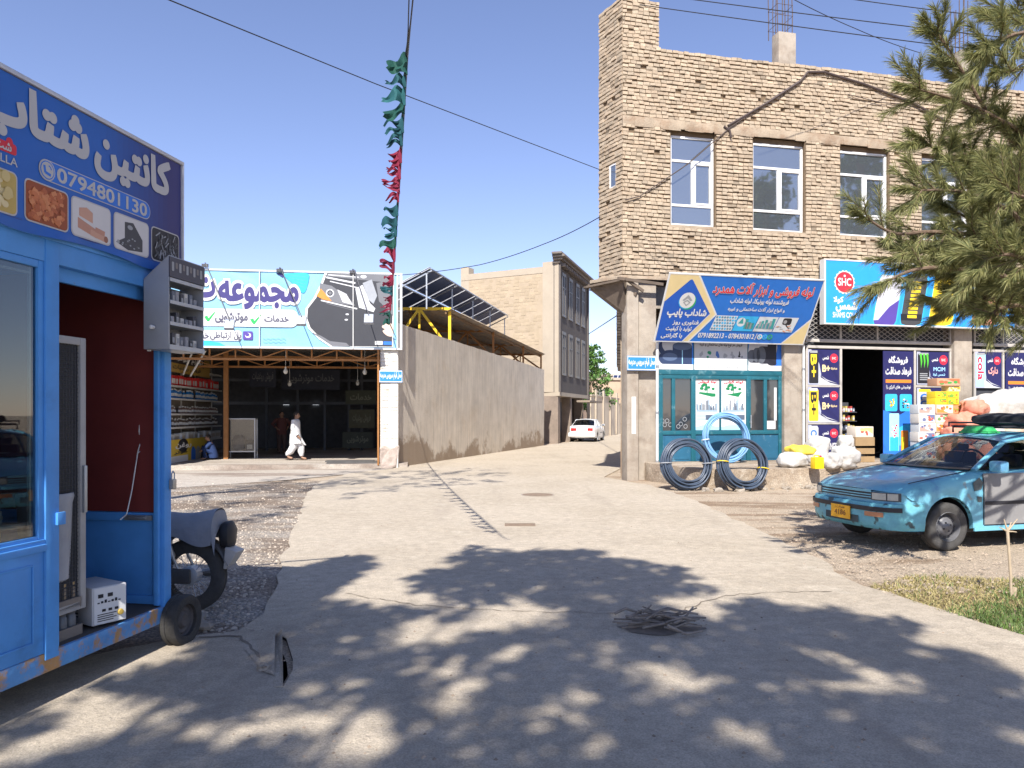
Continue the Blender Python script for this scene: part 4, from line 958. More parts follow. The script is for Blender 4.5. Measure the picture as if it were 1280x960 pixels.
def ico(b):
    for i, s_ in enumerate((.685, .72, .755)):
        x, z = q1(s_, .10); b.flat(el(x, z, .072), -.009, i); b.flat(el(x, z, .045), -.0105, 3 if i else 1); b.flat(seg((x-.03, z+.02), (x+.03, z-.025), .02), -.0115, i)
part('icons', [WHITE, CYAN, GREEN, BLUE], ico, s1)
def pics(b):
    rg = random.Random(5)
    cells = [(.345, .49), (.495, .63), (.635, .765), (.77, .905)]
    for i, (a, c) in enumerate(cells):
        a -= .0; sk = .02
        P_ = lambda s_, t_: q1(a + (c-a)*s_ + sk*(t_-.5), .185 + .235*t_)
        b.flat([P_(0, 0), P_(1, 0), P_(1, 1), P_(0, 1)], -.009, (0, 1, 0, 0)[i])
        if i == 0:
            for r_ in range(5):
                for k_ in range(8): b.flat(el(*P_(.07+.12*k_ + .06*(r_ % 2), .12+.19*r_), .03, n=8), -.0105, 2 if rg.random() < .75 else 1)
        elif i == 1:
            b.flat(el(*P_(.25, .6), .12), -.0105, 0); b.flat([P_(.12, .5), P_(.25, .9), P_(.38, .5)], -.0115, 3)
            for k_ in range(5): b.flat(rc(*P_(.5+.09*k_, .15), *P_(.56+.09*k_, .5+.35*rg.random())), -.0105, 3 + k_ % 2)
        elif i == 2:
            for k_ in range(14): b.flat(rc(*P_(.06+.06*k_, .2), *P_(.1+.06*k_, .35+.55*rg.random())), -.0105-.0004*k_, 2 + k_ % 3)
        else:
            b.flat(rr(*P_(.3, .5), *P_(.68, .95), .05), -.0105, 5); b.flat(el(*P_(.4, .7), .05), -.0115, 4); b.flat(seg(P_(.5, .5), P_(.75, .25), .03), -.011, 5)
            for k_ in range(9): x, z = P_(rg.uniform(.1, .9), rg.uniform(.1, .4)); b.flat(seg((x-.04, z), (x+.05, z+rg.uniform(-.04, .04)), .018), -.0108-.0003*k_, 4 if k_ % 2 else 6)
part('picture', [paint('picture ground', (.6, .64, .66)), CYAN, paint('pipe blue grey', (.12, .25, .36)), paint('bottle teal', (.04, .3, .3)), GREY, BLACK, ORANGE], pics, s1)
b = MB()
for x in (.25, W1*.5, W1-.25):
    b.bar((x, .045, H1*.55), (x, .62*math.cos(LEAN), H1*.55+.62*math.sin(LEAN)), .035); b.bar((x, .045, .1), (x, .12, .18), .035)
b.build('brace', STEEL, s1)

# ---------------------------------------------------------------- cola sign
Y2 = -.28
x0, zb = FB.on(1032, 403.5, Y2); zt = FB.on(1032, 325, Y2)[1]; x1 = FB.on(1268, 370, Y2)[0]
s2 = thing('shop_sign', 'bright blue cola sign box with red bottle cap emblem and tilted cans', 'sign', FB.o, FB.a)
b = MB(); b.box(x0, Y2, zb, x1, Y2+.16, zt); b.build('panel', mat('cola sign blue', (.03, .30, .80), .4, .05), s2)
b = MB(); b.box(x0-.05, Y2-.012, zb-.03, x0-.0005, Y2+.17, zt+.03); b.box(x0, Y2-.012, zt+.0005, x1+.03, Y2+.17, zt+.03); b.box(x0, Y2-.012, zb-.03, x1+.03, Y2+.17, zb-.0005); b.build('edge', WHITE, s2)
b = MB()
for xx in (x0+.5, (x0+x1)/2, x1-.5): b.box(xx, Y2+.161, zb+.3, xx+.04, -.03, zb+.34); b.box(xx, Y2+.161, zt-.3, xx+.04, -.03, zt-.26)
b.build('bracket', STEEL, s2)
P2 = lambda u, v: FB.on(u, v, Y2)
def cap(b, cx, cz, r, y, mr=0, mw=1):
    pts = []
    for i in range(72):
        q = 2*math.pi*i/72; k_ = r * (1.12 + .06*math.cos(18*q)); pts.append((cx+k_*math.cos(q), cz+k_*math.sin(q)))
    b.flat(pts, y, mw); b.flat(el(cx, cz, r, n=30), y-.003, mr)
def capart(b):
    cx, cz = P2(1055.6, 352.7); cap(b, cx, cz, .265, Y2-.003); text(b, 'SHC', cx-.19, cz-.09, cx+.19, cz+.10, Y2-.009, 1, .03); b.flat(el(cx, cz+.16, .03), Y2-.009, 1)
part('emblem', [RED, WHITE], capart, s2)
def c2t(b):
    text(b, 'کولا', *P2(1042, 379), *P2(1054, 371), Y2-.003, 0, .05); text(b, 'شمس', *P2(1045, 389), *P2(1071, 378), Y2-.003, 0, .05); text(b, 'SHAMS COLA', *P2(1041, 396.5), *P2(1071, 391), Y2-.003, 0, .03)
part('lettering', WHITE, c2t, s2)
def cans(b):
    for i, (u0, u1, vt) in enumerate(((1091, 1119, 340), (1125, 1151, 340), (1160, 1190, 336), (1214, 1246, 352))):
        xa, za = P2(u0, 407); xb, _ = P2(u1, 407); zt_ = P2(u0, vt)[1]; za += .0; wd = xb-xa; sl = .17; h_ = zt_-za
        Q = lambda s_, t_: (xa + wd*s_ + sl*h_*t_, za + .05 + (h_-.1)*t_)
        ol = [Q(.06, 0), Q(.3, -.03), Q(.7, -.03), Q(.94, 0), Q(1, .07), Q(1, .9), Q(.9, .99), Q(.1, .99), Q(0, .9), Q(0, .07)]
        b.flat([(p[0]+(.03 if k_ in (3,4,5,6) else -.03), p[1]+(.02 if k_ in (6, 7) else -.02)) for k_, p in enumerate(ol)], Y2-.002, 7)
        b.flat(ol, Y2-.004, (0, 2, 3, 5)[i])
        if i == 0: b.flat([Q(0, .07), Q(.06, 0), Q(.3, -.03), Q(.7, -.03), Q(.94, 0), Q(1, .07), Q(1, .5), Q(.6, .35), Q(.2, .08)], Y2-.006, 1)
        if i == 1:
            b.flat(rc(*Q(.0, .07), *Q(.95, .2)), Y2-.006, 4)
            for k_ in range(9): b.flat(rr(*Q(.3, .12+.085*k_), *Q(.72, .18+.085*k_), .012), Y2-.007, 3)
        if i in (2, 3):
            rg = random.Random(i)
            for k_ in range(14): b.flat(el(*Q(rg.uniform(.1, .9), rg.uniform(.05, .95)), rg.uniform(.04, .08), n=10), Y2-.006-.0004*k_, (6, 3, 8)[k_ % 3])
part('can_picture', [paint('can silver', (.6, .6, .66)), PURPLE, DGREY, YEL, BLACK, PINK, paint('lemon print', (.8, .68, .1)), CYAN, paint('amber print', (.75, .42, .03))], cans, s2)

# ---------------------------------------------------------------- grocery shop fronts
M_FRAME = mat('dusty steel frame', (.42, .39, .35), .6, .12)
gf = thing('shopfront', 'open grocery shop front with pale steel frame and diamond grille above the doorway', 'shop front', FB.o, FB.a)
gx = lambda u: FB.on(u, 500, YS)[0]
zb0 = FB.on(1100, 437, YS)[1]; zb1 = FB.on(1100, 428, YS)[1]
b = MB(); f = .03
b.box(gx(1007), YS-.02, zb0, gx(1192), YS+.06, zb0+.07); b.box(gx(1007), YS-.02, zb1-.03, gx(1192), YS+.06, zb1+.05)
for u in (1008.5, 1051, 1143.5, 1188): b.box(gx(u)-f, YS-.015, .446, gx(u)+f, YS+.05, zb0-.001)
for u in (1008.5, 1051, 1097, 1143.5, 1188): b.box(gx(u)-.02, YS-.01, zb1+.051, gx(u)+.02, YS+.05, 4.85)
for v in (482.5, 529): z = FB.on(1030, v, YS)[1]; b.box(gx(1008.5)+f, YS-.012, z-.03, gx(1051)-f, YS+.048, z+.03)
z = FB.on(1165, 483, YS)[1]; b.box(gx(1143.5)+f, YS-.012, z-.03, gx(1188)-f, YS+.048, z+.03)
b.build('frame', M_FRAME, gf, bevel=.004)
def grille(b, xa, xb, z0_, z1_, y):
    p = .19; s_ = .62; n_ = int((xb-xa)/p) + 8
    for i in range(-6, n_):
        for sg_ in (1, -1):
            a = Vector((xa + i*p, z0_)); c = Vector((xa + i*p + sg_*(z1_-z0_)/s_, z1_))
            lo, hi = sorted((a.x, c.x))
            if hi < xa or lo > xb: continue
            def cl(p_, q_):
                t = None; d = q_-p_
                if p_.x < xa: p_ = p_ + d*((xa-p_.x)/d.x)
                if p_.x > xb: p_ = p_ + d*((xb-p_.x)/d.x)
                return p_
            a, c = cl(a, c), cl(c, a)
            if (a-c).length > .02: b.bar((a.x, y+.003*sg_, a.y), (c.x, y+.003*sg_, c.y), .016, .012)
b = MB(); grille(b, gx(1008), gx(1190), zb1+.05, 4.85, YS+.02); b.build('grille', mat('dull grille', (.30, .28, .26), .6), gf)
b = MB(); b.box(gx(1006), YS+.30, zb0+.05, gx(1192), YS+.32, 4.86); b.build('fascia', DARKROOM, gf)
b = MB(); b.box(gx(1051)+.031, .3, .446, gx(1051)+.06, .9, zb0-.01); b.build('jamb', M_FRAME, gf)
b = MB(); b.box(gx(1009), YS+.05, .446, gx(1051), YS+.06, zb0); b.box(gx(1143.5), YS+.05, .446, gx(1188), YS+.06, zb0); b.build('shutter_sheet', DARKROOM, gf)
gf3 = thing('shopfront', 'grocery shop front with pale frame at the right behind the white bundle', 'shop front', FB.o, FB.a)
b = MB(); b.box(gx(1216), YS-.02, zb0, gx(1400), YS+.06, zb0+.07); b.box(gx(1216), YS-.02, zb1-.03, gx(1400), YS+.06, zb1+.05)
for u in (1218.5, 1254, 1300, 1360): b.box(gx(u)-f, YS-.015, .446, gx(u)+f, YS+.05, zb0-.001); b.box(gx(u)-.02, YS-.01, zb1+.051, gx(u)+.02, YS+.05, 4.85)
b.build('frame', M_FRAME, gf3, bevel=.004)
b = MB(); grille(b, gx(1218), gx(1390), zb1+.05, 4.85, YS+.02); b.build('grille', mat('dull grille b', (.30, .28, .26), .6), gf3)
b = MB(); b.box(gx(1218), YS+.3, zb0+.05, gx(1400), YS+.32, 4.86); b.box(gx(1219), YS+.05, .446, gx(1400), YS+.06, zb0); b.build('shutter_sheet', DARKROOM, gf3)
PN = mat('poster navy', (.02, .02, .095), .4, .05)
def capp(cx, cz, r, t='SHC'): return lambda b, q, y, w_, h_: (b.flat(el(*q(cx, cz), r*w_, n=24), y, 0, [el(*q(cx, cz), r*w_*.8, n=24)]), b.flat(el(*q(cx, cz), r*w_*.72, n=20), y, 0), text(b, t, q(cx-r*.5, 0)[0], q(0, cz)[1]-r*w_*.25, q(cx+r*.5, 0)[0], q(0, cz)[1]+r*w_*.25, y-.002, 1, .02))
def can_up(c0, c1, wd, s_, x0_=.03):      # an upright can picture with lettering running along it
    def fn(b, q, y, w_, h_):
        b.flat(rr(*q(x0_, .04), *q(x0_+wd, .94), .03), y, 0); b.flat(rc(*q(x0_+.03, .9), *q(x0_+wd-.03, .97)), y-.001, 2)
        if s_ == 'claw':
            for k_ in range(3):
                x_ = x0_ + .06 + .1*k_; b.flat([q(x_, .93), q(x_+.06, .95), q(x_+.075, .7), q(x_+.04, .5), q(x_+.03, .7)], y-.002, 1)
            for k_ in range(4): b.flat(rc(*q(x0_+.06, .14+.06*k_), *q(x0_+.30, .17+.06*k_)), y-.002, 2)
        elif s_:
            t = MB(); text(t, s_, 0, 0, 1, 1, 0, 0, .03); h0 = .2; 
            for fi, fc in enumerate(t.f):
                pts = []
                for i_ in fc:
                    X, _, Z = t.v[i_]; pts.append(q(x0_ + wd*(.2 + .6*(Z)), .85 - .62*X))
                b.add([(p[0], y-.002, p[1]) for p in pts], [tuple(range(len(pts)))], 1)
    return fn
def streak(b, q, y, w_, h_):
    b.flat([q(.34, .24), q(.7, .06), q(1, .0), q(.34, 0)], y); b.flat([q(.38, .28), q(.6, .12), q(.95, .04), q(.6, .15)], y-.001)
def cola_poster(lab, u0, v0, u1, v1, can, word, wm):
    x0, z0, x1, z1 = FB.rect(u0, v0, u1, v1, YS-.02)
    return poster('poster', lab, FB, YS-.02, x0, z0, x1, z1, PN, [('side_panel', paint('poster pale', (.4, .42, .52)), lambda b, q, y, w_, h_: b.flat([q(0, 0), q(.36, 0), q(.42, .3), q(.36, .6), q(.1, 1), q(0, 1)], y+.0012)), ('can_picture', can[1], can[0]), ('streak', LG, streak), ('emblem', [RED, WHITE], capp(.83, .76, .13)), ('lettering', WHITE, TX('شمس', .47, .70, .66, .82, bold=.04)), ('brand', wm, word)])
bp = lambda b, q, y, w_, h_: (text(b, 'B+', *q(.46, .38), *q(.7, .56), y, 0, .05), text(b, 'Bplus', *q(.74, .42), *q(.93, .5), y, 0, .02))
cola_poster('navy cola poster with black and yellow can, topmost left of the grocery door', 1010, 437, 1049, 481, (can_up(0, 0, .3, 'B+'), [BLACK, YEL, GREY]), bp, CREAM)
cola_poster('navy cola poster with yellow B+ can, middle left of the grocery door', 1010, 484, 1049, 528, (can_up(0, 0, .3, 'B+'), [YEL, BLACK, WHITE]), bp, CREAM)
cola_poster('navy cola poster with white and blue can, just above the white sacks', 1010, 531, 1049, 575, (can_up(0, 0, .3, 'COLA'), [LG, BLUE, WHITE]), TX('ORANGE', .48, .3, .92, .48, bold=.04), WHITE)
cola_poster('navy drink poster with green claw marks above the stacked cartons', 1146, 440, 1186, 481, (can_up(0, 0, .36, 'claw'), [BLACK, paint('claw green', (.08, .5, .04)), GREY]), lambda b, q, y, w_, h_: (text(b, 'MCIM', *q(.52, .42), *q(.88, .54), y, 0, .02), text(b, 'شمس کولا', *q(.5, .26), *q(.88, .36), y, 0, .02)), LBLUE)
cola_poster('navy drink poster with white can half hidden by the yellow cartons', 1146, 485, 1186, 535, (can_up(0, 0, .42, 'COLA'), [LG, BLUE, YEL]), TX('شمس', .55, .3, .9, .5), WHITE)
cola_poster('navy cola poster with a silver can beside the shaded column at right', 1219, 440, 1252, 485, (can_up(0, 0, .36, 'cola'), [LBLUE, RED, GREY]), TX('دارک', .5, .35, .85, .58, bold=.04), paint('pale red print', (.75, .35, .3)))
def ad(lab, u0, v0, u1, v1):
    x0, z0, x1, z1 = FB.rect(u0, v0, u1, v1, YS-.03)
    def low(b, q, y, w_, h_):
        b.flat([q(0, 0), q(1, 0), q(1, .48), q(.5, .40), q(0, .45)], y+.0012, 0); b.flat(el(*q(.85, .12), w_*.6, n=30, a0=60, a1=180) + [q(.85, .12)], y+.0006, 1)
    def tl(b, q, y, w_, h_):
        for i, s_ in enumerate((.06, .54)):
            b.flat(rr(*q(s_, .44), *q(s_+.4, .60), .05), y, 0); rg = random.Random(i)
            for k_ in range(14): b.flat(el(*q(s_+.2+rg.uniform(-.1, .1), .515+rg.uniform(-.04, .04)), .03, .022, 8), y-.001-.0003*k_, 1 + k_ % 2 if i == 0 else (1, 3, 4)[k_ % 3])
    def dr(b, q, y, w_, h_):
        b.flat(rr(*q(.2, .07), *q(.52, .42), .02), y, 0); b.flat(rr(*q(.22, .07), *q(.5, .2), .02), y-.001, 1); b.flat(rr(*q(.58, .05), *q(.82, .26), .03), y, 2); b.flat(rr(*q(.6, .06), *q(.7, .2), .02), y-.0015, 3)
        for k_ in range(10): b.flat(el(*q(.36+.018*(k_ % 5)*(1 if k_ % 2 else -1), .2+.012*k_), .03, .025, 8), y-.0015-.0003*k_, 4 if k_ % 2 else 5)
    poster('advert_panel', lab, FB, YS-.03, x0, z0, x1, z1, PN, [('lower_field', [BLUE, CYAN], low), ('lettering', paint('soft white print', (.6, .6, .6)), lambda b, q, y, w_, h_: (text(b, 'فروشگاه', *q(.18, .875), *q(.8, .955), y, 0, .04), text(b, 'فرهاد صداقت', *q(.08, .765), *q(.92, .85), y, 0, .04), text(b, 'نوشیدنی های انرژی زا', *q(.1, .645), *q(.9, .685), y, 0, .02))),
        ('bar', ORANGE, lambda b, q, y, w_, h_: b.flat(rc(*q(.08, .705), *q(.92, .735)), y)), ('food_picture', [CYAN, paint('food tan', (.35, .2, .08)), YEL, BLACK, WHITE], tl), ('drink_picture', [LBLUE, CYAN, ORANGE, YEL, RED, WHITE], dr)], cat='advert', th=.02)
ad('tall blue advertising panel with white script and drinks beside the open grocery door', 1104, 439, 1142, 573)
ad('blue advertising panel cut off at the right edge behind the white bundle', 1257, 441, 1297, 575)

# ---------------------------------------------------------------- goods before the shops
ZP = .447
def carton(lab, x, y, z, wd, dp, h_, c, c2, grp=None, rz=0.0, st=0, name='carton', cat='carton'):
    t = thing(name, lab, cat, FB.w(x, y, z), FB.a + rz, grp)
    b = MB(); b.box(-wd/2, -dp/2, 0, wd/2, dp/2, h_); b.build('box', mat('carton', c, .7, .06), t, bevel=.008)
    b = MB(); y_ = -dp/2-.003
    rg = random.Random(int(x*100+z*77))
    b.flat(rc(-wd*.46, h_*.08, wd*.46, h_*.92), y_, 0)
    for k_ in range(6):
        cx_, cz_ = rg.uniform(-wd*.35, wd*.35), h_*rg.uniform(.25, .75)
        b.flat(el(cx_, cz_, wd*rg.uniform(.05, .12), h_*rg.uniform(.1, .2), 10), y_-.001-.0004*k_, 1 + k_ % 2)
    b.flat([(-wd*.46, h_*.1), (wd*.2, h_*.1), (-wd*.46, h_*.6)] if st else [(wd*.46, h_*.9), (wd*.46, h_*.3), (-wd*.1, h_*.9)], y_-.0006, 2)
    b.build('print', [paint('carton print', c2[0]), paint('carton print', c2[1]), paint('carton print', c2[2])], t)
    b = MB(); b.box(-wd*.5-.001, -.02, h_+.0003, wd*.5+.001, .02, h_+.0015); b.build('tape', CREAM, t)
    return t
cxs = [FB.on(u, 540, -.55)[0] for u in (1143.5, 1164.5, 1185.5, 1204)]
cols = (((.62, .58, .52), ((.62, .60, .56), (.5, .1, .07), (.14, .17, .3))), ((.66, .42, .3), ((.66, .60, .52), (.62, .12, .06), (.6, .25, .05))), ((.58, .6, .6), ((.55, .55, .56), (.1, .12, .25), (.5, .3, .25))), ((.68, .6, .45), ((.7, .62, .5), (.62, .1, .08), (.15, .3, .12))))
rows = ('lowest', 'second lowest', 'third', 'fourth', 'fifth', 'topmost')
for ci in range(2):
    wd = cxs[ci+1]-cxs[ci]-.015
    for r_ in range(6):
        c, c2 = cols[(r_*2+ci*3) % 4]
        carton(('%s carton of the left column stacked beside the advertising panel', '%s carton of the second column between the left stack and the salmon sacks')[ci] % rows[r_], (cxs[ci]+cxs[ci+1])/2 + U(-.015, .015), -.55 + U(-.03, .03), ZP + .2385*r_, wd, .32, .236, c, c2, 'printed cartons stacked before the grocery', U(-.03, .03), r_ % 2)
wd = cxs[3]-cxs[2]-.02
for r_ in range(6): carton('%s orange carton of the column behind the salmon sacks' % rows[r_], (cxs[2]+cxs[3])/2, -.5, ZP + .2385*r_, wd, .3, .236, (.6, .28, .12), ((.62, .3, .14), (.6, .1, .05), (.3, .3, .06)), 'printed cartons stacked before the grocery', U(-.03, .03))
zz = ZP + .2385*6
YC = ((.75, .52, .02), ((.78, .56, .03), (.7, .15, .03), (.15, .35, .05)))
for i, (dx, dz) in enumerate(((-.02, 0), (.36, 0), (-.02, .172), (.36, .172))):
    carton(('left yellow carton of the lower pair', 'right yellow carton of the lower pair', 'left yellow carton of the upper pair', 'right yellow carton of the upper pair')[i] + ' on top of the carton stack', cxs[1]+.2+dx, -.52, zz+dz, .36, .3, .17, *YC, 'yellow cartons on the stack', U(-.03, .03), i % 2)
carton('small pale yellow carton on top of the yellow cartons', cxs[2]+.12, -.5, zz+.345, .36, .26, .14, (.7, .6, .3), ((.72, .66, .4), (.7, .2, .05), (.5, .4, .05)))
carton('brown and green fruit carton crowning the stack', cxs[1]+.42, -.5, zz+.487, .72, .34, .20, (.45, .25, .15), ((.5, .32, .2), (.05, .3, .06), (.45, .14, .06)))
def sack(lab, p, r, m, rz=0, seed=1, wob=.2, group=None, tie=None, name='sack', tilt=0):
    o = thing(name, lab, 'sack', p, rz, group); o.rotation_euler = (tilt, 0, rz)
    b = MB(); b.blob((0, 0, r[2]*.86), r, 30, 18, 0, .72, wob, seed); b.build('body', m, o, smooth=True, ang=80)
    b = MB(); k_ = 10
    b.tube([(r[0]*.80, 0, r[2]*.95), (r[0]*.98, 0, r[2]*1.02), (r[0]*1.12, 0.01, r[2]*1.12)], [r[2]*.3, r[2]*.12, r[2]*.24], 9)
    b.build('neck', m, o, smooth=True); return o
M_SACKW = mat('white sack', (.50, .485, .455), .75, .14, 4, 1.0, 9, col2=(.40, .37, .32), c2scale=3, c2lo=.5, c2hi=.7); M_SALM = mat('salmon sack', (.62, .23, .15), .7, .15, 3, .9, 9, col2=(.66, .34, .26), c2scale=2.2); M_BEIGE = mat('beige sack', (.52, .42, .31), .8, .12, 4, .8, 12)
M_YSACK = mat('yellow sack', (.72, .52, .06), .6, .1, 4, .6, 12, col2=(.2, .42, .1), c2scale=4, c2lo=.58, c2hi=.66)
gp_ = lambda u, v: gnd(u, v, ZP) + FB.y*.38
sack('white sack lying lowest at the left under the yellow sack', gp_(1003, 585), (.33, .26, .17), M_SACKW, FB.a, 1, .14)
sack('yellow and green sack lying on the white sack by the pier', gp_(1014, 584) + Vector((0, .05, .27)), (.32, .24, .11), M_YSACK, FB.a+.1, 2, .14, tilt=.1)
sack('tall white sack standing behind the yellow jerrycan', gp_(1033, 579), (.27, .24, .34), M_SACKW, FB.a, 3, .15)
sack('white sack standing under the red and white carton', gp_(1071, 585), (.30, .26, .26), M_SACKW, FB.a+.4, 4, .15)
sack('small white sack on top of the pile before the doorway', gp_(1071, 585) + Vector((.02, .03, .41)), (.2, .17, .16), M_SACKW, 1.2, 5, .15)
sack('white sack slumped between the jerrycan and the carton', gp_(1054, 586), (.2, .2, .17), M_SACKW, .7, 6, .15)
jc = thing('jerrycan', 'bright yellow square jerrycan among the white sacks', 'jerrycan', gp_(1045, 588.5) + FB.y*.25, FB.a)
b = MB(); b.box(-.11, -.09, 0, .11, .09, .25); b.build('body', mat('yellow plastic', (.82, .55, .01), .4, .05), jc, bevel=.02)
b = MB(); b.tube([(-.08, 0, .245), (-.07, 0, .29), (.03, 0, .29), (.04, 0, .245)], .014, 8); b.build('handle', YEL, jc, smooth=True)
b = MB(); b.lathe([(.025, .2505), (.025, .285), (.001, .287)], 12, Matrix.Translation((.075, 0, 0))); b.build('cap', RED, jc)
p_ = FB.on(1075, 552, -1.0)
carton('red and white carton standing on a crate behind the white sacks', p_[0], -1.0, 1.06, .5, .34, .26, (.68, .6, .5), ((.7, .62, .5), (.65, .08, .06), (.7, .5, .2)))
t = thing('crate', 'brown slatted crate hidden behind the white sacks', 'crate', FB.w(p_[0], -1.0, ZP), FB.a); b = MB()
for z in (0, .2, .4): b.box(-.27, -.19, z, .27, -.17, z+.14); b.box(-.27, .17, z, .27, .19, z+.14); b.box(-.27, -.169, z, -.25, .169, z+.14); b.box(.25, -.169, z, .27, .169, z+.14)
b.box(-.27, -.19, .5405, .27, .19, .61); b.build('slats', mat('crate wood', (.3, .2, .1), .8), t)
for i, (u, z, r, sd, rz, lab) in enumerate(((1196, ZP, (.40, .32, .24), 11, .1, 'lowest salmon sack at the left of the heap'), (1222, ZP, (.44, .34, .25), 12, .2, 'salmon sack low in the heap beside the taxi roof'), (1200, ZP+.42, (.42, .33, .24), 13, -.1, 'salmon sack in the middle layer touching the cartons'), (1225, ZP+.42, (.40, .32, .22), 14, .3, 'salmon sack in the middle layer at the right'), (1207, ZP+.82, (.42, .32, .22), 15, .05, 'upper salmon sack near the orange cartons'), (1219, ZP+1.17, (.34, .30, .2), 16, .5, 'small salmon sack on top of the heap'), (1212, ZP, (.4, .3, .24), 17, .4, 'salmon sack standing in front at the foot of the heap'))):
    x = FB.on(u, 530, -1.0)[0]; sack(lab, FB.w(x, -1.0 if i < 6 else -1.75, z), r, M_SALM, FB.a+rz, sd, .2, 'salmon sacks heaped before the grocery')
for lab, u, y, z, r, m, sd in (('large white bundle heaped over the goods at right', 1254, -.75, 1.30, (1.15, .55, .50), M_SACKW, 21), ('beige sack on the right below the white bundle', 1266, -1.1, 1.0, (.62, .42, .33), M_BEIGE, 22), ('white sack under the bundle behind the salmon heap', 1243, -.9, ZP+.3, (.7, .42, .4), M_SACKW, 23), ('beige sack lying on the pavement behind the taxi roof', 1275, -1.3, ZP, (.7, .45, .36), M_BEIGE, 24), ('low white sack on the pavement behind the taxi roof rack', 1240, -1.2, ZP, (.6, .4, .3), M_SACKW, 25)):
    x = FB.on(u, 520, y)[0]; sack(lab, FB.w(x, y, z), r, m, FB.a, sd, .18)
# shelf of small goods just inside the grocery door
xq = gx(1051)+.12
t = thing('goods_shelf', 'shelf of small packets just inside the dark grocery doorway', 'shelf', FB.w(xq, .45, .45), FB.a); b = MB()
for i in range(6): b.box(0, 0, .02+.24*i, .62, .35, .04+.24*i)
b.box(0, .351, 0, .62, .37, 1.5); b.build('rack', DGREY, t); rg = random.Random(4); protos = []
for i, c in enumerate(((.5, .45, .4), (.4, .06, .05), (.12, .14, .2), (.45, .36, .1))):
    b = MB(); b.box(-.03, -.08, 0, .03, .08, .13); b.box(-.025, -.083, .03, .025, -.0805, .08, 1); o = b.build('packet', [mat('packet', c, .6), LG]); protos.append(o)
    tag(o, ('pale', 'red', 'navy', 'ochre')[i] + ' packet on the shelf just inside the dark grocery doorway', 'packet', ('pale', 'red', 'navy', 'ochre')[i] + ' packets on the doorway shelf')
used = set()
for i in range(6):
    for j in range(8):
        if rg.random() < .88:
            k_ = rg.randrange(4); o = protos[k_] if k_ not in used else protos[k_].copy()
            if k_ in used: COL.objects.link(o)
            used.add(k_); o.location = FB.w(xq + .045 + .074*j, .45 + .14, .4915 + .24*i); o.rotation_euler = (0, 0, FB.a); o.scale = (1, 1, rg.uniform(.7, 1.3))
# ---------------------------------------------------------------- pipe coils
def coil(lab, p, r0, r1, n_, m, rz, lean, th=.07, straps=(), tube_r=.018):
    rg = random.Random(int(r0*1000)); o = thing('pipe_coil', lab, 'pipe coil', p, 0); o.rotation_euler = (-lean, 0, rz)
    b = MB()
    for i in range(n_):
        rr_ = r0 + (r1-r0)*(i % (n_//3 + 1))/(n_//3) ; yy = (-th, 0, th)[i % 3] + rg.uniform(-.02, .02); ph = rg.uniform(0, 6); e1 = rg.uniform(-.018, .018); tl = rg.uniform(-.025, .025)
        pts = []
        for j in range(56):
            q = 2*math.pi*j/56; k_ = rr_ + e1*math.sin(2*q+ph) + .006*math.sin(5*q+ph*2); pts.append((k_*math.cos(q), yy + tl*math.sin(q+ph), r1 + tube_r + k_*math.sin(q)))
        b.tube(pts, tube_r, 7, closed=True)
    b.build('pipe', m, o, smooth=True, ang=80)
    for a, c in straps:
        q = R(a); s_ = MB(); rm = (r0+r1)/2; ct = Vector((rm*math.cos(q), 0, r1+tube_r+rm*math.sin(q))); rd = Vector((math.cos(q), 0, math.sin(q))); hw = (r1-r0)/2+.035
        s_.tube([ct + rd*hw*math.cos(k_) + Vector((0, 1, 0))*(th+.045)*math.sin(k_) for k_ in [2*math.pi*i/16 for i in range(16)]], .012, 6, closed=True)
        s_.build('strap', c, o, smooth=True)
    return o
M_PIPE = mat('dark poly pipe', (.05, .07, .105), .38, .15, 6, spec=.5); M_PIPEB = mat('blue poly pipe', (.17, .34, .56), .4, .12, 5)
coil('dark pipe coil leaning at the pavement edge, left one with a pale tie', gnd(861, 613.5), .385, .555, 24, M_PIPE, R(9), R(10), straps=((178, GREY), (0, GREY)))
coil('dark pipe coil tied with yellow straps leaning at the pavement edge', gnd(932, 614.5), .385, .555, 24, M_PIPE, R(13), R(10), straps=((172, YEL), (-12, YEL)))
pc = FB.on(910, 590, -.75)
coil('pale blue pipe coil standing against the teal shop doors', FB.w(pc[0], -.75, ZP), .50, .60, 14, M_PIPEB, FB.a, R(9), .05, straps=((185, WHITE),))
# ------------------------------------------------------------------ garage with the big banner
M_ORG = mat('rusty orange steel', (.36, .16, .05), .6, .15, 6); M_YST = mat('yellow steel', (.78, .50, .02), .5, .08)
M_WPAINT = mat('whitewashed brick', (.66, .63, .57), .85, .12, 4, .8, 18, col2=(.5, .45, .37), c2scale=2.5, c2lo=.55, c2hi=.7)
M_SHEET = mat('rusty roof sheet', (.22, .19, .17), .7, .2, 3, col2=(.30, .22, .15), c2scale=2)
ga = thing('garage', 'open fronted car wash garage with orange roof trusses behind the pale banner', 'garage', G.o, G.a)
def zt_at(y): return 5.62 - .046 * y          # roof sheet height over depth
b = MB(); x0 = G.on(475.5, 500, -.15)[0]
b.box(x0, -.15, .0, 0.02, .35, 3.62)
rg = random.Random(3)
for i in range(26):
    for j in range(2):
        if rg.random() < .8: b.box(x0+.03+.27*j, -.158-rg.uniform(0, .012), .9+.105*i, x0+.24+.27*j, -.1505, .985+.105*i)
b.build('pillar', M_WPAINT, ga, bevel=.008)
b = MB(); b.blob((x0/2+.01, .08, .35), (abs(x0)/2+.03, .29, .36), 20, 12, 0, .35, .16, 3); b.build('pillar_footing', mat('stained footing', (.40, .33, .28), .95, .2, 5, 1, 14), ga)
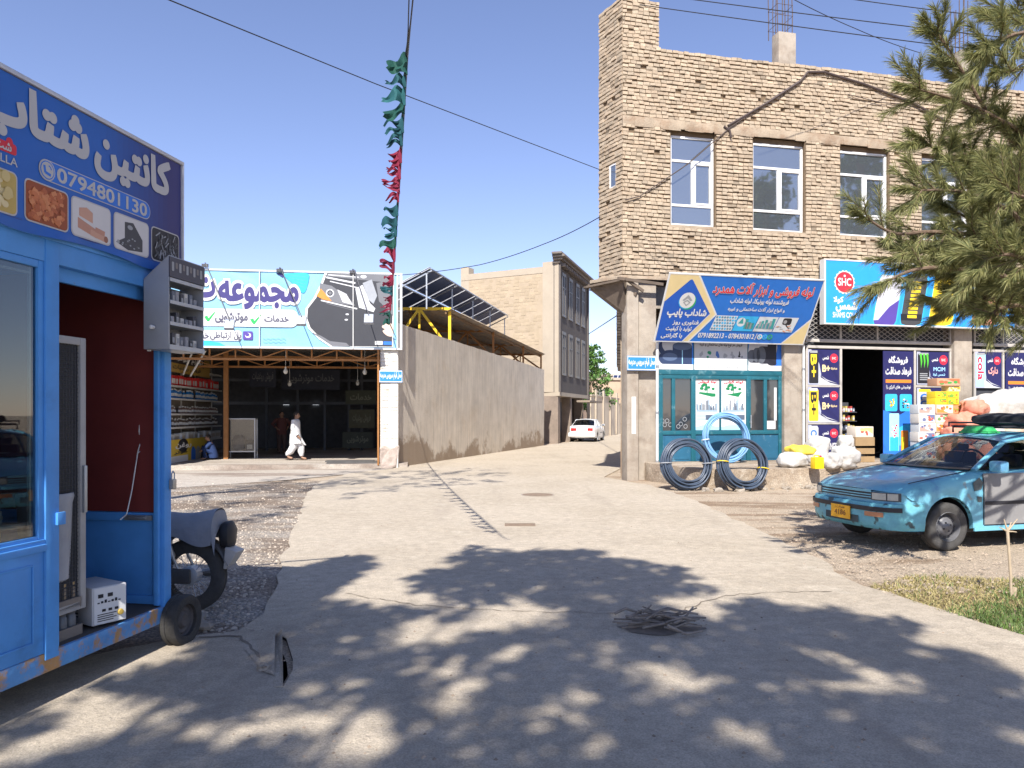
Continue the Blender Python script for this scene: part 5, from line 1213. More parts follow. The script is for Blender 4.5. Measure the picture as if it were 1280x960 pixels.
b = MB(); b.tube([(x0-.06, -.2, .1), (x0-.06, -.2, 3.6)], .03, 8); b.build('post', M_ORG, ga, smooth=True)
def truss(b, y, xa, xb, z0_, z1_, n_, r=.035, chord=True):
    b.bar((xa, y, z0_), (xb, y, z0_), r*2, r*2.2); b.bar((xa, y, z1_), (xb, y, z1_), r*2, r*2.2)
    d = (xb-xa)/n_
    for i in range(n_+1):
        b.bar((xa+d*i, y, z0_+r), (xa+d*i, y, z1_-r), r*1.5)
        if i < n_: b.bar((xa+d*i, y, z0_+r), (xa+d*(i+1), y, z1_-r), r*1.1) if i % 2 else b.bar((xa+d*i, y, z1_-r), (xa+d*(i+1), y, z0_+r), r*1.1)
z0_ = G.on(420, 450, .25)[1]; z1_ = G.on(420, 436, .25)[1]
b = MB(); truss(b, .25, -12.2, -.35, z0_, z1_, 16, .03); b.build('truss', M_ORG, ga)
b = MB(); truss(b, 3.2, -12.2, -.2, z0_-.05, z1_-.05, 14, .03); b.build('truss', M_ORG, ga)
b = MB(); b.box(-12.4, .5, 3.74, -.02, 16.2, 3.78)
for i in range(60): b.tube([(-12.3+.205*i, .5, 3.735), (-12.3+.205*i, 16.2, 3.735)], .03, 5)
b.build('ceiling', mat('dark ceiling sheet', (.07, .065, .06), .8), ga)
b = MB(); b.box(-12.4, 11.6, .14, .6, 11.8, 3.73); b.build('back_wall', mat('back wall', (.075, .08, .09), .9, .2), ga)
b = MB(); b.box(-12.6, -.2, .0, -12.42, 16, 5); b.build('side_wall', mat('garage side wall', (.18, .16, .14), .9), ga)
# roof sheet, following the lane wall, on four yellow frames
def wp(s_, off=0.0, z=0.0): p = W0 + WD*s_ + Vector((-WD.y, WD.x, 0))*off; return Vector((p.x, p.y, z))
rf = thing('canopy_roof', 'long rusty corrugated canopy roof on yellow and orange frames above the lane wall', 'canopy')
b = MB(); NS, NT = 2, 150
def rfn(s_, t_):
    s2_ = 4.35 + 13.4*s_; off = -.1 + 9*t_; zc = 5.56 - .045*s2_ + .035*math.sin(t_*9/.16*2*math.pi/2) + .10*(t_ > 2)
    return tuple(wp(s2_, off, zc + .02*t_*9))
b.grid(rfn, 2, 220); b.build('sheet', M_SHEET, rf, smooth=True, ang=80)
b = MB()
for off in (.2, 1.6, 3.0, 4.6, 6.2, 7.8): b.bar(wp(4.4, off, 5.47-.045*4.4+.02*off), wp(17.7, off, 5.47-.045*17.7+.02*off), .06, .08)
b.build('purlin', mat('purlin', (.2, .12, .06), .7), rf)
for i, (u, vt) in enumerate(((566, 386), (620, 414), (657, 431), (679, 443))):
    ru = (u-CX)/FPX; Y = (W0.x - W0.y*WD.x/WD.y) / (ru - WD.x/WD.y); s_ = (Y - W0.y)/WD.y + .0
    zt = CAM_H + (HY-vt)/FPX*Y; b = MB(); m_ = M_YST if i == 0 else M_ORG; r = .10 if i == 0 else .085
    A = wp(s_, .12, 0); lf = lambda d, z: Vector((A.x - d, A.y - .1*d, z))
    b.bar(lf(0, 3.95), lf(0, zt), r, r); b.bar(lf(-.05, zt), lf(9, zt-.1), r, r)
    b.bar(lf(0.02, 4.0), lf(1.05, zt-.05), r*.9); b.bar(lf(1.08, 3.9), lf(1.08, zt-.05), r*.7); b.bar(lf(2.15, 3.9), lf(1.12, zt-.05), r*.9); b.bar(lf(2.15, 3.9), lf(3.2, zt-.05), r*.9); b.bar(lf(3.25, 3.9), lf(3.25, zt-.05), r*.7)
    b.build('frame', m_, rf)
# lane wall of rough render
M_WALL = mat('stained render', (.63, .56, .46), .92, .1, 1.6, .7, 30, col2=(.59, .505, .39), c2scale=.9, c2lo=.5, c2hi=.72)
def wall_mat():
    m = M_WALL; N = m.node_tree.nodes; L = m.node_tree.links
    b = N['Principled BSDF']; src = b.inputs['Base Color'].links[0].from_socket
    tc = N.new('ShaderNodeTexCoord'); mp = N.new('ShaderNodeMapping'); mp.inputs['Scale'].default_value = (7, 7, .5); L.new(tc.outputs['Object'], mp.inputs[0])
    n_ = N.new('ShaderNodeTexNoise'); n_.inputs['Scale'].default_value = 1.4; n_.inputs['Detail'].default_value = 8; L.new(mp.outputs[0], n_.inputs['Vector'])
    r = N.new('ShaderNodeMapRange'); r.inputs['From Min'].default_value = .35; r.inputs['From Max'].default_value = .65; r.inputs['To Min'].default_value = .88; r.inputs['To Max'].default_value = 1.06; L.new(n_.outputs['Fac'], r.inputs[0])
    x = N.new('ShaderNodeMix'); x.data_type = 'RGBA'; x.blend_type = 'MULTIPLY'; x.inputs[0].default_value = 1; L.new(src, x.inputs[6]); L.new(r.outputs[0], x.inputs[7])
    # rising damp stain: a ragged brown band at the foot, broad in the far half
    sp = N.new('ShaderNodeSeparateXYZ'); L.new(tc.outputs['Object'], sp.inputs[0])
    n2 = N.new('ShaderNodeTexNoise'); n2.inputs['Scale'].default_value = .55; n2.inputs['Detail'].default_value = 9; n2.inputs['Roughness'].default_value = .7; L.new(tc.outputs['Object'], n2.inputs['Vector'])
    ma = N.new('ShaderNodeMath'); ma.operation = 'MULTIPLY_ADD'; ma.inputs[1].default_value = 4.6; ma.inputs[2].default_value = -1.75; L.new(n2.outputs['Fac'], ma.inputs[0])
    sb = N.new('ShaderNodeMath'); sb.operation = 'SUBTRACT'; L.new(ma.outputs[0], sb.inputs[0]); L.new(sp.outputs['Z'], sb.inputs[1])
    r2 = N.new('ShaderNodeMapRange'); r2.interpolation_type = 'SMOOTHSTEP'; r2.inputs['From Min'].default_value = -.15; r2.inputs['From Max'].default_value = .35; r2.inputs['To Max'].default_value = .8; L.new(sb.outputs[0], r2.inputs[0])
    y = N.new('ShaderNodeMix'); y.data_type = 'RGBA'; L.new(r2.outputs[0], y.inputs[0]); L.new(x.outputs[2], y.inputs[6]); y.inputs[7].default_value = (.25, .175, .11, 1)
    L.new(y.outputs[2], b.inputs['Base Color'])
wall_mat()
b = MB(); Nn = 90
def wl(s_, t_):
    s2_ = 17.6*s_; zt = 4.40 - .024*s2_; p = wp(s2_, .015*noise.noise(Vector((s2_*.8, t_*3, 0))), 0)
    return (p.x, p.y, -.05 + (zt+.05 + .02*noise.noise(Vector((s2_*2, 5, 0))))*t_)
b.grid(wl, Nn, 14)
b.hexa([wp(0, .02, 0), wp(17.6, .02, 0), wp(17.6, .3, 0), wp(0, .3, 0)], [wp(0, .02, 4.37), wp(17.6, .02, 3.94), wp(17.6, .3, 3.94), wp(0, .3, 4.37)])
b.add([(*wl(0, i/14),) for i in range(15)] + [tuple(wp(0, .3, -.05)), tuple(wp(0, .3, 4.38))], [tuple(range(14, -1, -1)) + (15, 16)])
tag(b.build('boundary_wall', M_WALL, None, smooth=True, ang=40), 'long plain rendered wall with brown damp stains running along the lane', 'wall')

# ---- banner
YB = -.24
bx0 = -8.6; bz0 = G.on(440, 434.5, YB)[1]; bz1 = G.on(440, 342, YB)[1]; bx1 = G.on(496, 390, YB)[0]
bn = thing('banner', 'pale blue car service banner with a dark car picture stretched over the garage front', 'banner', G.o, G.a)
M_BLB = mat('banner pale blue', (.22, .46, .63), .5, .06, 1.5, .3, 3)
def wrinkle(s_, t_): return .018*noise.noise(Vector((s_*6+t_*2, t_*1.5, 1))) + .012*noise.noise(Vector((s_*14+t_*9, t_*3, 4)))
b = MB(); b.grid(lambda s_, t_: (bx0+(bx1-bx0)*s_, YB+.012+wrinkle(s_, t_), bz0+(bz1-bz0)*t_), 160, 24); b.build('cloth', M_BLB, bn, smooth=True)
b = MB(); b.box(bx0, YB-.02, bz1, bx1+.16, YB+.06, bz1+.045); b.box(bx0, YB-.02, bz0-.05, bx1+.16, YB+.06, bz0-.0); b.box(bx1+.09, YB-.03, bz0, bx1+.16, YB+.06, bz1)
b.box(bx1+.0, YB-.024, bz0, bx1+.04, YB+.05, bz1); b.build('frame', paint('banner frame', (.66, .68, .7)), bn)
b = MB()
for u in (324.5, 441.5): x = G.on(u, 390, YB-.03)[0]; b.tube([(x, YB-.035, bz0-.02), (x, YB-.035, bz1+.02)], .016, 8)
b.build('pole', paint('pole white', (.6, .6, .58)), bn)
b = MB(); b.box(bx0, YB+.07, bz0, bx1, YB+.09, bz1); b.build('backing', GREY, bn)
PB = lambda u, v: G.on(u, v, YB)
Pq = lambda zx, zy: PB(220 + zx/4.414, 320 + zy/4.414)      # zoomed reading of the photograph
def curve(pts, n_=8):          # smooth closed outline through points
    out = []; k_ = len(pts)
    for i in range(k_):
        p0, p1, p2, p3 = (Vector(pts[(i+j-1) % k_]) for j in range(4))
        for j in range(n_):
            t = j/n_; out.append(tuple(.5*((2*p1)+(p2-p0)*t+(2*p0-5*p1+4*p2-p3)*t*t+(3*p1-p0-3*p2+p3)*t**3)))
    return out
y1 = YB - .014
def bart(b):
    b.flat([Pq(*p) for p in ((820, 94), (800, 150), (760, 230), (715, 290), (712, 345), (730, 400), (790, 460), (850, 500), (1198, 503), (1205, 96))], y1, 0)
    b.flat([Pq(*p) for p in ((835, 94), (812, 150), (775, 230), (728, 290), (724, 345), (742, 395), (800, 455), (862, 497), (1192, 500), (1198, 100))], y1-.003, 1)
    b.flat([Pq(*p) for p in ((820, 110), (1000, 130), (1200, 150), (1198, 98), (840, 98))], y1-.005, 2)           # bonnet sheen
    for a, c, w_ in (((830, 118), (990, 150), .05), ((850, 140), (1000, 175), .03), ((840, 104), (1010, 118), .03)): b.flat(seg(Pq(*a), Pq(*c), w_), y1-.0065, 3)
    b.flat([Pq(*p) for p in ((795, 150), (860, 165), (960, 240), (990, 275), (930, 268), (840, 250), (790, 215))], y1-.008, 2)
    b.flat([Pq(*p) for p in ((800, 180), (830, 215), (860, 250), (810, 240), (775, 220))], y1-.0095, 4)             # amber lamp
    b.flat([Pq(*p) for p in ((890, 185), (940, 210), (975, 270), (920, 255))], y1-.0095, 3)
    x, z = Pq(850, 205); b.flat(el(x, z, .12), y1-.0095, 3); b.flat(el(x, z, .085), y1-.011, 1); b.flat(el(x, z, .05), y1-.0125, 2)
    b.flat(seg(Pq(800, 245), Pq(1000, 292), .04), y1-.008, 3); b.flat(seg(Pq(830, 262), Pq(980, 300), .018), y1-.008, 2)
    b.flat([Pq(*p) for p in ((990, 180), (1030, 160), (1070, 260), (1100, 290), (1090, 310), (1010, 285))], y1-.008, 3)
    b.flat([Pq(*p) for p in ((1030, 150), (1080, 130), (1110, 220), (1090, 265), (1060, 240))], y1-.0095, 5)
    b.flat([Pq(*p) for p in ((1105, 150), (1198, 130), (1198, 330), (1120, 250))], y1-.0065, 2)
    for zx, zy in ((945, 322), (940, 352)): x, z = Pq(zx, zy); b.flat(el(x, z, .05, .025), y1-.006, 3)
    x, z = Pq(1035, 115); b.flat(el(x, z, .09, .05), y1-.008, 3)
    b.flat([Pq(*p) for p in ((745, 420), (800, 440), (850, 470), (940, 480), (960, 500), (862, 497), (800, 455))], y1-.0045, 2)
bb = MB(); bart(bb); bb.build('car_picture', [WHITE, paint('car charcoal', (.045, .047, .055)), paint('car grey', (.16, .165, .18)), paint('car light', (.6, .61, .63)), paint('amber lamp print', (.7, .25, .05)), paint('car mid grey', (.33, .35, .38))], bn)
def btxt(b):
    X0, Z0 = Pq(240, 285); X1, Z1 = Pq(672, 150); text(b, 'مجموعه', X0, Z0, X1, Z1, y1-.001, 1, .13); text(b, 'مجموعه', X0, Z0, X1, Z1, y1-.004, 0, .045)
    X0, Z0 = Pq(105, 222); X1, Z1 = Pq(212, 125); text(b, 'ت', X0, Z0, X1, Z1, y1-.001, 1, .13); text(b, 'ت', X0, Z0, X1, Z1, y1-.004, 0, .045)
part('heading', [paint('heading violet', (.05, .042, .17)), WHITE], btxt, bn)
def b2(b):
    b.flat(rr(*Pq(60, 385), *Pq(672, 298), .19, 8), y1, 1); b.flat(rr(*Pq(60, 465), *Pq(362, 412), .08), y1, 1)
    text(b, 'خدمات:', *Pq(480, 362), *Pq(622, 330), y1-.002, 0, .05); text(b, 'موترشویی', *Pq(218, 368), *Pq(395, 315), y1-.002, 0, .05); text(b, 'پل ارتباطی', *Pq(190, 465), *Pq(358, 420), y1-.002, 0, .04); text(b, 'خد', *Pq(138, 455), *Pq(182, 424), y1-.002, 0, .04)
part('lettering', [paint('dark banner lettering', (.09, .09, .13)), WHITE], b2, bn)
def ticks(b):
    for zx, zy in ((155, 335), (408, 350)):
        b.flat([Pq(zx, zy), Pq(zx+18, zy-6), Pq(zx+26, zy+8), Pq(zx+58, zy-27), Pq(zx+62, zy-22), Pq(zx+28, zy+26), Pq(zx+18, zy+26)], y1-.003)
part('tick_marks', GREEN, ticks, bn)
def swirl(b):
    b.flat(curve([Pq(*p) for p in ((595, 105), (640, 95), (725, 96), (733, 130), (715, 195), (690, 200), (640, 150))], 5), y1-.0005, 0)
    for k_ in range(4): b.flat(seg(Pq(600+12*k_, 104+14*k_), Pq(726-4*k_, 118+20*k_), .01), y1-.0022, 1)
    b.flat([Pq(60, 470), Pq(180, 468), Pq(240, 478), Pq(275, 497), Pq(60, 500)], y1-.0005, 0)
    b.flat([Pq(550, 94), Pq(590, 120), Pq(596, 106), Pq(580, 94)], y1-.0004, 2)
    for r_ in range(2):
        for k_ in range(9): b.flat(seg(Pq(480+14*k_, 455+18*r_+(6 if k_ % 2 else 0)), Pq(494+14*k_, 455+18*r_+(0 if k_ % 2 else 6)), .012), y1, 1)
part('ornament', [CYAN, paint('deep cyan', (.1, .35, .55)), NAVY], swirl, bn)
def hand(b):
    b.flat(rr(*Pq(370, 462), *Pq(424, 416), .03), y1-.001, 1); b.flat(el(*Pq(398, 438), .085, .075), y1-.0025, 2); b.flat(el(*Pq(394, 434), .06, .05), y1-.004, 1)
    b.flat(curve([Pq(*p) for p in ((1150, 375), (1180, 372), (1196, 385), (1196, 440), (1165, 440), (1140, 415), (1152, 405), (1136, 392))], 4), y1-.007, 0)
    b.flat(rc(*Pq(1098, 490), *Pq(1140, 470)), y1-.006, 2); b.flat(rc(*Pq(1145, 490), *Pq(1190, 472)), y1-.006, 3)
    b.flat(rr(*Pq(370, 462), *Pq(424, 416), .03), y1-.0009, 1)
part('emblem', [paint('hand print', (.68, .52, .42)), PURPLE, WHITE, BLUE], hand, bn)
# floodlights standing off the banner on bent arms
for (ua, va, ub, vb), lab in (((257, 333, 287, 406), 'left grey floodlight on a bent arm before the banner beside the kiosk cabinet'), ((350, 339, 377, 401), 'middle grey floodlight on a bent arm before the banner heading'), ((441, 341, 461, 399), 'right dark floodlight on a bent arm before the banner car picture')):
    xa, za = G.on(ua, va, YB); xb, zb = G.on(ub, vb, YB-.95)
    t = thing('floodlight', lab, 'floodlight', G.o, G.a, 'floodlights along the banner'); b = MB()
    b.tube([(xa, YB+.05, za-.05), (xa, YB-.05, za+.1), (xa+.05, YB-.2, za+.06), (xb, YB-.95, zb+.12)], .014, 7); b.box(xa-.09, YB-.09, za-.03, xa+.09, YB-.031, za+.06); b.build('arm', mat('dark arm', (.07, .07, .08), .5), t)
    b = MB(); Mx = Matrix.Translation((xb, YB-.95, zb)) @ Matrix.Rotation(R(-35), 4, 'X'); b.box(-.13, -.05, -.16, .13, .05, .16, 0, Mx); b.build('lamp', mat('lamp housing', (.33, .36, .42), .5), t, bevel=.012)
    b = MB(); b.box(-.11, .0505, -.14, .11, .056, .14, 0, Mx); b.build('lens', mirror_pane('lamp glass', (.2, .22, .25), .3), t)

# ---- inside the garage
for i, (u, v, y, lab) in enumerate(((357, 464, 1.2, 'left pale bulb hanging from the front orange truss'), (456, 465, 1.2, 'right pale bulb hanging from the front orange truss'), (362, 480, 5, 'left dim bulb hanging deep inside the garage'), (447, 479, 5, 'right dim bulb hanging deep inside the garage'))):
    x, z = G.on(u, v, y); t = thing('light_bulb', lab, 'bulb', G.w(x, y, z), G.a, 'bulbs hanging in the garage'); b = MB()
    b.tube([(0, 0, .12), (0, 0, 3.735-z)], .008, 5); b.build('cord', WHITE, t)
    b = MB(); b.lathe([(.001, -.09), (.05, -.07), (.07, -.01), (.06, .04), (.03, .07), (.03, .12), (.001, .125)], 14); b.build('bulb', paint('bulb white', (.7, .68, .62)), t, smooth=True)
for u in (357, 394):
    x, z = G.on(u, 505, 11.4); t = MB(); t.box(-.13, -.03, -.035, .13, .03, .035); o = t.build('wall_lamp', mat('lit lamp', (.9, .95, 1), .4, 0, emit=.9), None, bevel=.01); o.location = G.w(x, 11.55, z); o.rotation_euler = (0, 0, G.a)
    tag(o, ('left' if u < 380 else 'right') + ' small lit lamp on the dark garage back wall', 'lamp', 'lit lamps on the garage back wall')
# dark sheet signs hung over the rear bays
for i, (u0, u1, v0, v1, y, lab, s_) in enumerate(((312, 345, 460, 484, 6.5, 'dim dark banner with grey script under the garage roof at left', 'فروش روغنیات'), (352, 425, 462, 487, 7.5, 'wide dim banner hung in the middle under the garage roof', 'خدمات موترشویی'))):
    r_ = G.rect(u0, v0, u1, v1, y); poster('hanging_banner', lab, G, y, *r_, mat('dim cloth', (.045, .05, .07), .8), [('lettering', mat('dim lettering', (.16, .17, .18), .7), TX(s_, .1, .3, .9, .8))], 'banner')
b = MB(); x, z = G.on(282, 500, 3.0); b.box(x-.07, 3.0, .14, x+.07, 3.14, 3.7); b.build('post', M_ORG, ga)
# dim partition and stacked shelves at the back of the bays
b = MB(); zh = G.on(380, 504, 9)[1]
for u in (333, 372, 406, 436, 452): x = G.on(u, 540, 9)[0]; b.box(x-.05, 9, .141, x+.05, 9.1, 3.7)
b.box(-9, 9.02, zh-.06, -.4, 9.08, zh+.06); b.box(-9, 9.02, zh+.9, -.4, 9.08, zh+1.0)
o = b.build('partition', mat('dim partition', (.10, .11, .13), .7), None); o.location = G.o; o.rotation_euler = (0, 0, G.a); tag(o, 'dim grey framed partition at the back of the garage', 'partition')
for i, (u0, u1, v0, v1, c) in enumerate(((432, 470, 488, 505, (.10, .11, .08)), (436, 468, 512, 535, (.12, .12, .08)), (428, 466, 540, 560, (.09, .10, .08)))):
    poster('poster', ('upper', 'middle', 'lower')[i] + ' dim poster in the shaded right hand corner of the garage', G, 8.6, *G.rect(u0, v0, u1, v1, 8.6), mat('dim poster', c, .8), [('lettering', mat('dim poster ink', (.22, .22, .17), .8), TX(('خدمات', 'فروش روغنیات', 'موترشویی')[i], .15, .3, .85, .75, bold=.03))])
# showcase
xa, _ = G.on(284, 543, 3.2); xb, _ = G.on(319, 543, 3.2); ztp = G.on(300, 523, 3.2)[1]
sc = thing('showcase', 'glass showcase with pale metal edges standing on the garage floor', 'showcase', G.w((xa+xb)/2, 3.2, .142), G.a); wd = (xb-xa)/2; hh = ztp-.142
b = MB()
for x in (-wd, wd-.03):
    for y in (0, .4): b.box(x, y, 0, x+.03, y+.03, hh)
for z in (.22, hh-.03):
    b.box(-wd+.0305, 0, z, wd-.0305, .03, z+.03); b.box(-wd+.0305, .4, z, wd-.0305, .43, z+.03); b.box(-wd, .0305, z, -wd+.03, .3995, z+.03); b.box(wd-.03, .0305, z, wd, .3995, z+.03)
b.build('frame', ALU, sc)
b = MB(); b.box(-wd+.03, .012, .25, wd-.03, .018, hh-.03); b.build('pane', glass('showcase glass', (.8, .8, .78), .08), sc)
b = MB(); b.box(-wd+.03, .40, .25, wd-.03, .41, hh-.03); b.box(-wd+.03, .03, .251, wd-.03, .399, .258); b.build('back', mat('showcase back', (.35, .33, .29), .7), sc)
b = MB(); b.blob((0, 0, .26), (.22, .13, .27), 14, 9, 0, .7, .1, 2); o = b.build('bag', mat('dark goods', (.04, .05, .09), .6), None, smooth=True); o.location = G.w((xa+xb)/2-.12, 3.41, .142+.262); tag(o, 'dark blue bag lying inside the garage showcase', 'bag')
b = MB(); b.box(-.12, -.09, 0, .12, .09, .36); b.box(-.09, -.095, .05, .09, -.0905, .2, 1); o = b.build('carton', [mat('dark box', (.05, .05, .06), .6), WHITE]); o.location = G.w((xa+xb)/2+.25, 3.41, .142+.262); o.rotation_euler = (0, 0, G.a); tag(o, 'dark carton with a white label inside the garage showcase', 'carton')
# shelf wall: frame runs in depth along the left side
Ls = Frame(*G.w(-8.6, .3).xy, G.a + 0)
SA = pix(216, 519, 23.6); SB = pix(277, 519, 29.0)
SF = Frame(SA.x, SA.y, math.degrees(math.atan2(SB.y-SA.y, SB.x-SA.x))); SL = (SB-SA).length
sh = thing('goods_shelf', 'tall white shelf wall stocked with cans and bottles at the left of the garage', 'shelf', SF.o + Vector((0, 0, .142)), SF.a)
sx = lambda u, v: SF.on(u, v)
lev = [.62, 1.08, 1.50, 1.98, 2.38, 2.95]
b = MB()
for z in lev: b.box(-3.2, 0, z-.03, SL, .34, z); b.box(-3.2, -.012, z-.045, SL, -.0005, z+.01)
for x in (-3.2, -1.5, .2, 1.9, 3.4, SL-.04): b.box(x, .3405, 0, x+.04, .38, 3.2)
b.build('rack', mat('shelf white', (.55, .55, .53), .5), sh)
b = MB(); b.box(-3.2, .3805, 0, SL, .43, 3.58); b.build('back_board', mat('shelf back', (.2, .17, .14), .8), sh)
rg = random.Random(8)
kinds = [('boxes', (.55, .56, .55), 0), ('jars', (.1, .075, .06), 1), ('cans', (.18, .12, .1), 1), ('bottles', (.02, .16, .42), 1), ('red_tins', (.6, .03, .03), 0)]
def copies(protos, spots, par_loc):
    for i, (pos, rz, sc_) in enumerate(spots):
        o = protos[i % len(protos)]
        if i >= len(protos): o = copy_tree(o)
        o.location = pos; o.rotation_euler = (0, 0, rz); o.scale = sc_
labs = (('carton', 'pale carton on the lowest board of the garage shelf wall', 'cartons on the lowest garage shelf'), ('jar', 'dark jar on the second board of the garage shelf wall', 'jars on the second garage shelf'), ('can', 'brownish can on the third board of the garage shelf wall', 'cans on the third garage shelf'), ('bottle', 'blue bottle on the fourth board of the garage shelf wall', 'bottles on the fourth garage shelf'), ('tin', 'red and white tin in the top row of the garage shelf wall', 'tins on the top garage shelf'))
for li, (nm, c, rnd_) in enumerate(kinds):
    z = lev[li] + .143; wd, hh = ((.62, .26), (.13, .27), (.12, .24), (.13, .29), (.2, .34))[li]
    o = thing(labs[li][0], labs[li][1], labs[li][0], (0, 0, 0), 0, labs[li][2]); b = MB(); lid = MB()
    if rnd_: b.lathe([(wd*.42, 0), (wd*.44, .02), (wd*.44, hh*.7), (wd*.2, hh*.85)], 9); lid.lathe([(wd*.2, hh*.851), (wd*.22, hh), (.001, hh)], 9); lid.lathe([(wd*.445, hh*.25), (wd*.445, hh*.55)], 9)
    else: b.box(-wd/2, -.12, 0, wd/2, .12, hh); lid.box(-wd*.4, -.125, hh*.2, wd*.35, -.1205, hh*.7)
    b.build('body', mat(nm, c, .4), o, smooth=bool(rnd_)); lid.build('cap' if rnd_ else 'print', paint('shelf label', (.6, .6, .58) if li != 0 else (.45, .4, .33)), o)
    sp = []; x = -3.1
    while x < SL - .12:
        p_ = SF.w(x + wd/2, .17 + rg.uniform(-.03, .03), z + .002); s_ = rg.uniform(.85, 1.1); sp.append((p_, SF.a + rg.uniform(-.15, .15), (1, 1, s_))); x += wd + rg.uniform(.01, .06) + (.25 if rg.random() < .05 else 0)
    copies([o], sp, None)
def sposter(lab, u0, v0, u1, v1, yo, m, parts, name='poster'): return poster(name, lab, SF, yo, *SF.rect(u0, v0, u1, v1, yo), m, parts)
b_ = sposter('yellow oil poster with bottles standing at the foot of the shelf wall', 213, 548, 261, 576, -.1, paint('oil yellow', (.6, .42, .04)), [('lettering', [BLACK, WHITE], lambda b, q, y, w_, h_: (b.flat(el(*q(.3, .72), .5, .22), y, 0), text(b, 'روغن', *q(.12, .6), *q(.5, .84), y-.003, 1, .04), text(b, 'موتر', *q(.08, .36), *q(.4, .5), y, 0, .03))),
    ('bottle_picture', [BLUE, GREY, WHITE, BLACK], lambda b, q, y, w_, h_: [b.flat([q(.5+.13*i, .03), q(.62+.13*i, .03), q(.62+.13*i, .45), q(.57+.13*i, .62), q(.53+.13*i, .62), q(.5+.13*i, .45)], y-.003-.001*i, (0, 1, 3)[i]) for i in range(3)] and b.flat(rc(*q(0, 0), *q(.42, .3)), y, 2))])
sposter('black and ochre shop sign over the shelf wall under the garage roof', 210, 446, 262, 468, -.15, paint('ochre', (.35, .22, .05)), [('band', BLACK, lambda b, q, y, w_, h_: b.flat(rc(*q(0, .5), *q(.85, 1)), y+.0005)), ('lettering', [WHITE, BLACK], lambda b, q, y, w_, h_: (text(b, 'لوازم موتر', *q(.2, .58), *q(.8, .92), y-.003, 0, .03), text(b, 'فروش روغنیات', *q(.1, .14), *q(.75, .42), y-.002, 1, .03)))], 'wall_sign')
b = MB()
for ua, va, ub, vb in ((240, 441, 229, 468), (257, 438, 238, 470)): pa = pix(ua, va, 23.4); pb_ = pix(ub, vb, 23.9); b.tube([pa, pb_], .03, 6)
b.tube([pix(214, 449, 23.5), pix(237, 448, 23.4)], .03, 6)
tag(b.build('awning_strut', paint('strut white', (.6, .6, .58))), 'pale slanting struts under the banner beside the shelf wall', 'strut')
b = MB(); b.box(-.9, -.35, .141, .9, .25, .19); b.box(-.95, -.3, .1901, .5, .2, .22); o = b.build('ramp_board', mat('grimy board', (.09, .085, .08), .8, .2), None, bevel=.01); o.location = G.w(*[G.on(447, 560, .3)[0], .35], 0); o.rotation_euler = (0, 0, G.a); tag(o, 'dark board lying on the garage floor beside the white pillar', 'board')

# ------------------------------------------------------------------ solar panels on a rack above the canopy
PSP = mirror_pane('solar cell', (.012, .022, .07), .10); M_BACK = mat('panel back sheet', (.05, .085, .20), .5)
def solar(lab, A, U_, V_, nu, nv, backm, raillegs=None):
    o = thing('solar_array', lab, 'solar panels', A); U_ = Vector(U_); V_ = Vector(V_); nn = U_.cross(V_).normalized()
    if nn.z < 0: nn = -nn
    for i in range(nu):
        for j in range(nv):
            b = MB(); p = U_*(i+.03)/nu + V_*(j+.03)/nv; du = U_*.94/nu; dv = V_*.94/nv
            b.hexa([p, p+du, p+du+dv, p+dv], [q_ + nn*.035 for q_ in (p, p+du, p+du+dv, p+dv)])
            pn = b.build('solar_panel', backm, o)
            b = MB(); e = .035; fu = du.normalized()*e; fv = dv.normalized()*e; k0 = nn*-.012; k1 = nn*.045
            for a_, c_, d_ in ((p, du, fv), (p+dv-fv, du, fv), (p+fv, fu, dv-2*fv), (p+du-fu+fv, fu, dv-2*fv)):
                b.hexa([a_+k0, a_+c_+k0, a_+c_+d_+k0, a_+d_+k0], [a_+k1, a_+c_+k1, a_+c_+d_+k1, a_+d_+k1])
            b.build('panel_frame', mat('panel frame', (.62, .63, .65), .4, .05), pn)
    b = MB()
    for j in range(nv+1): b.bar(V_*j/nv - nn*.06, U_ + V_*j/nv - nn*.06, .035)
    for i in range(0, nu+1, 2): b.bar(U_*i/nu - nn*.13, U_*i/nu + V_ - nn*.13, .045)
    if raillegs:
        for i in range(0, nu+1, 2):
            for k_ in (0.06, .94):
                q_ = U_*i/nu + V_*k_ - nn*.15; b.bar(q_, Vector((q_.x, q_.y, raillegs - A.z)), .045)
    b.build('rack', STEEL, o)
Bn = pix(538, 334, 26.0); Cn = pix(634, 393, 38.0); Uv = Cn - Bn
Vd = Vector((-.90*Uv.y, .90*Uv.x, 0)).normalized() * 3.3 + Vector((0, 0, -1.55))
solar('long tilted solar panel array on a rack above the canopy roof', Bn, Uv, Vd, 8, 3, M_BACK, 5.2)

# ------------------------------------------------------------------ three storey house by the lane
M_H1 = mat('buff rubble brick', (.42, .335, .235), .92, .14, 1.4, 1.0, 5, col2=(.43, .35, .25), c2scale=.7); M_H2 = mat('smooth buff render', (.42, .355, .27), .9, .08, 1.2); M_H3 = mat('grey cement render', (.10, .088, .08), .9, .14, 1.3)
FH = Frame(2.62, 43.0, 0); pl_ = pix(577, 333, 46.0); ang = math.degrees(math.atan2(43.0-46.0, 2.62-pl_.x))
HF = Frame(pl_.x, 46.0, ang); HL = math.hypot(2.62-pl_.x, 3.0)
HS = Frame(2.62, 43.0, 90-WDEG)
h3 = thing('house', 'three storey buff house with grey side wall and stepped cornice standing by the lane', 'house', HF.o, HF.a)
ztop = CAM_H + (HY-326)/FPX*43; zbot = CAM_H + (HY-490)/FPX*43
zl = CAM_H + (HY-335)/FPX*46
b = MB(); DH = 8.6
b.box(.5, 0, 0, HL-1.0, .5, ztop-.25)
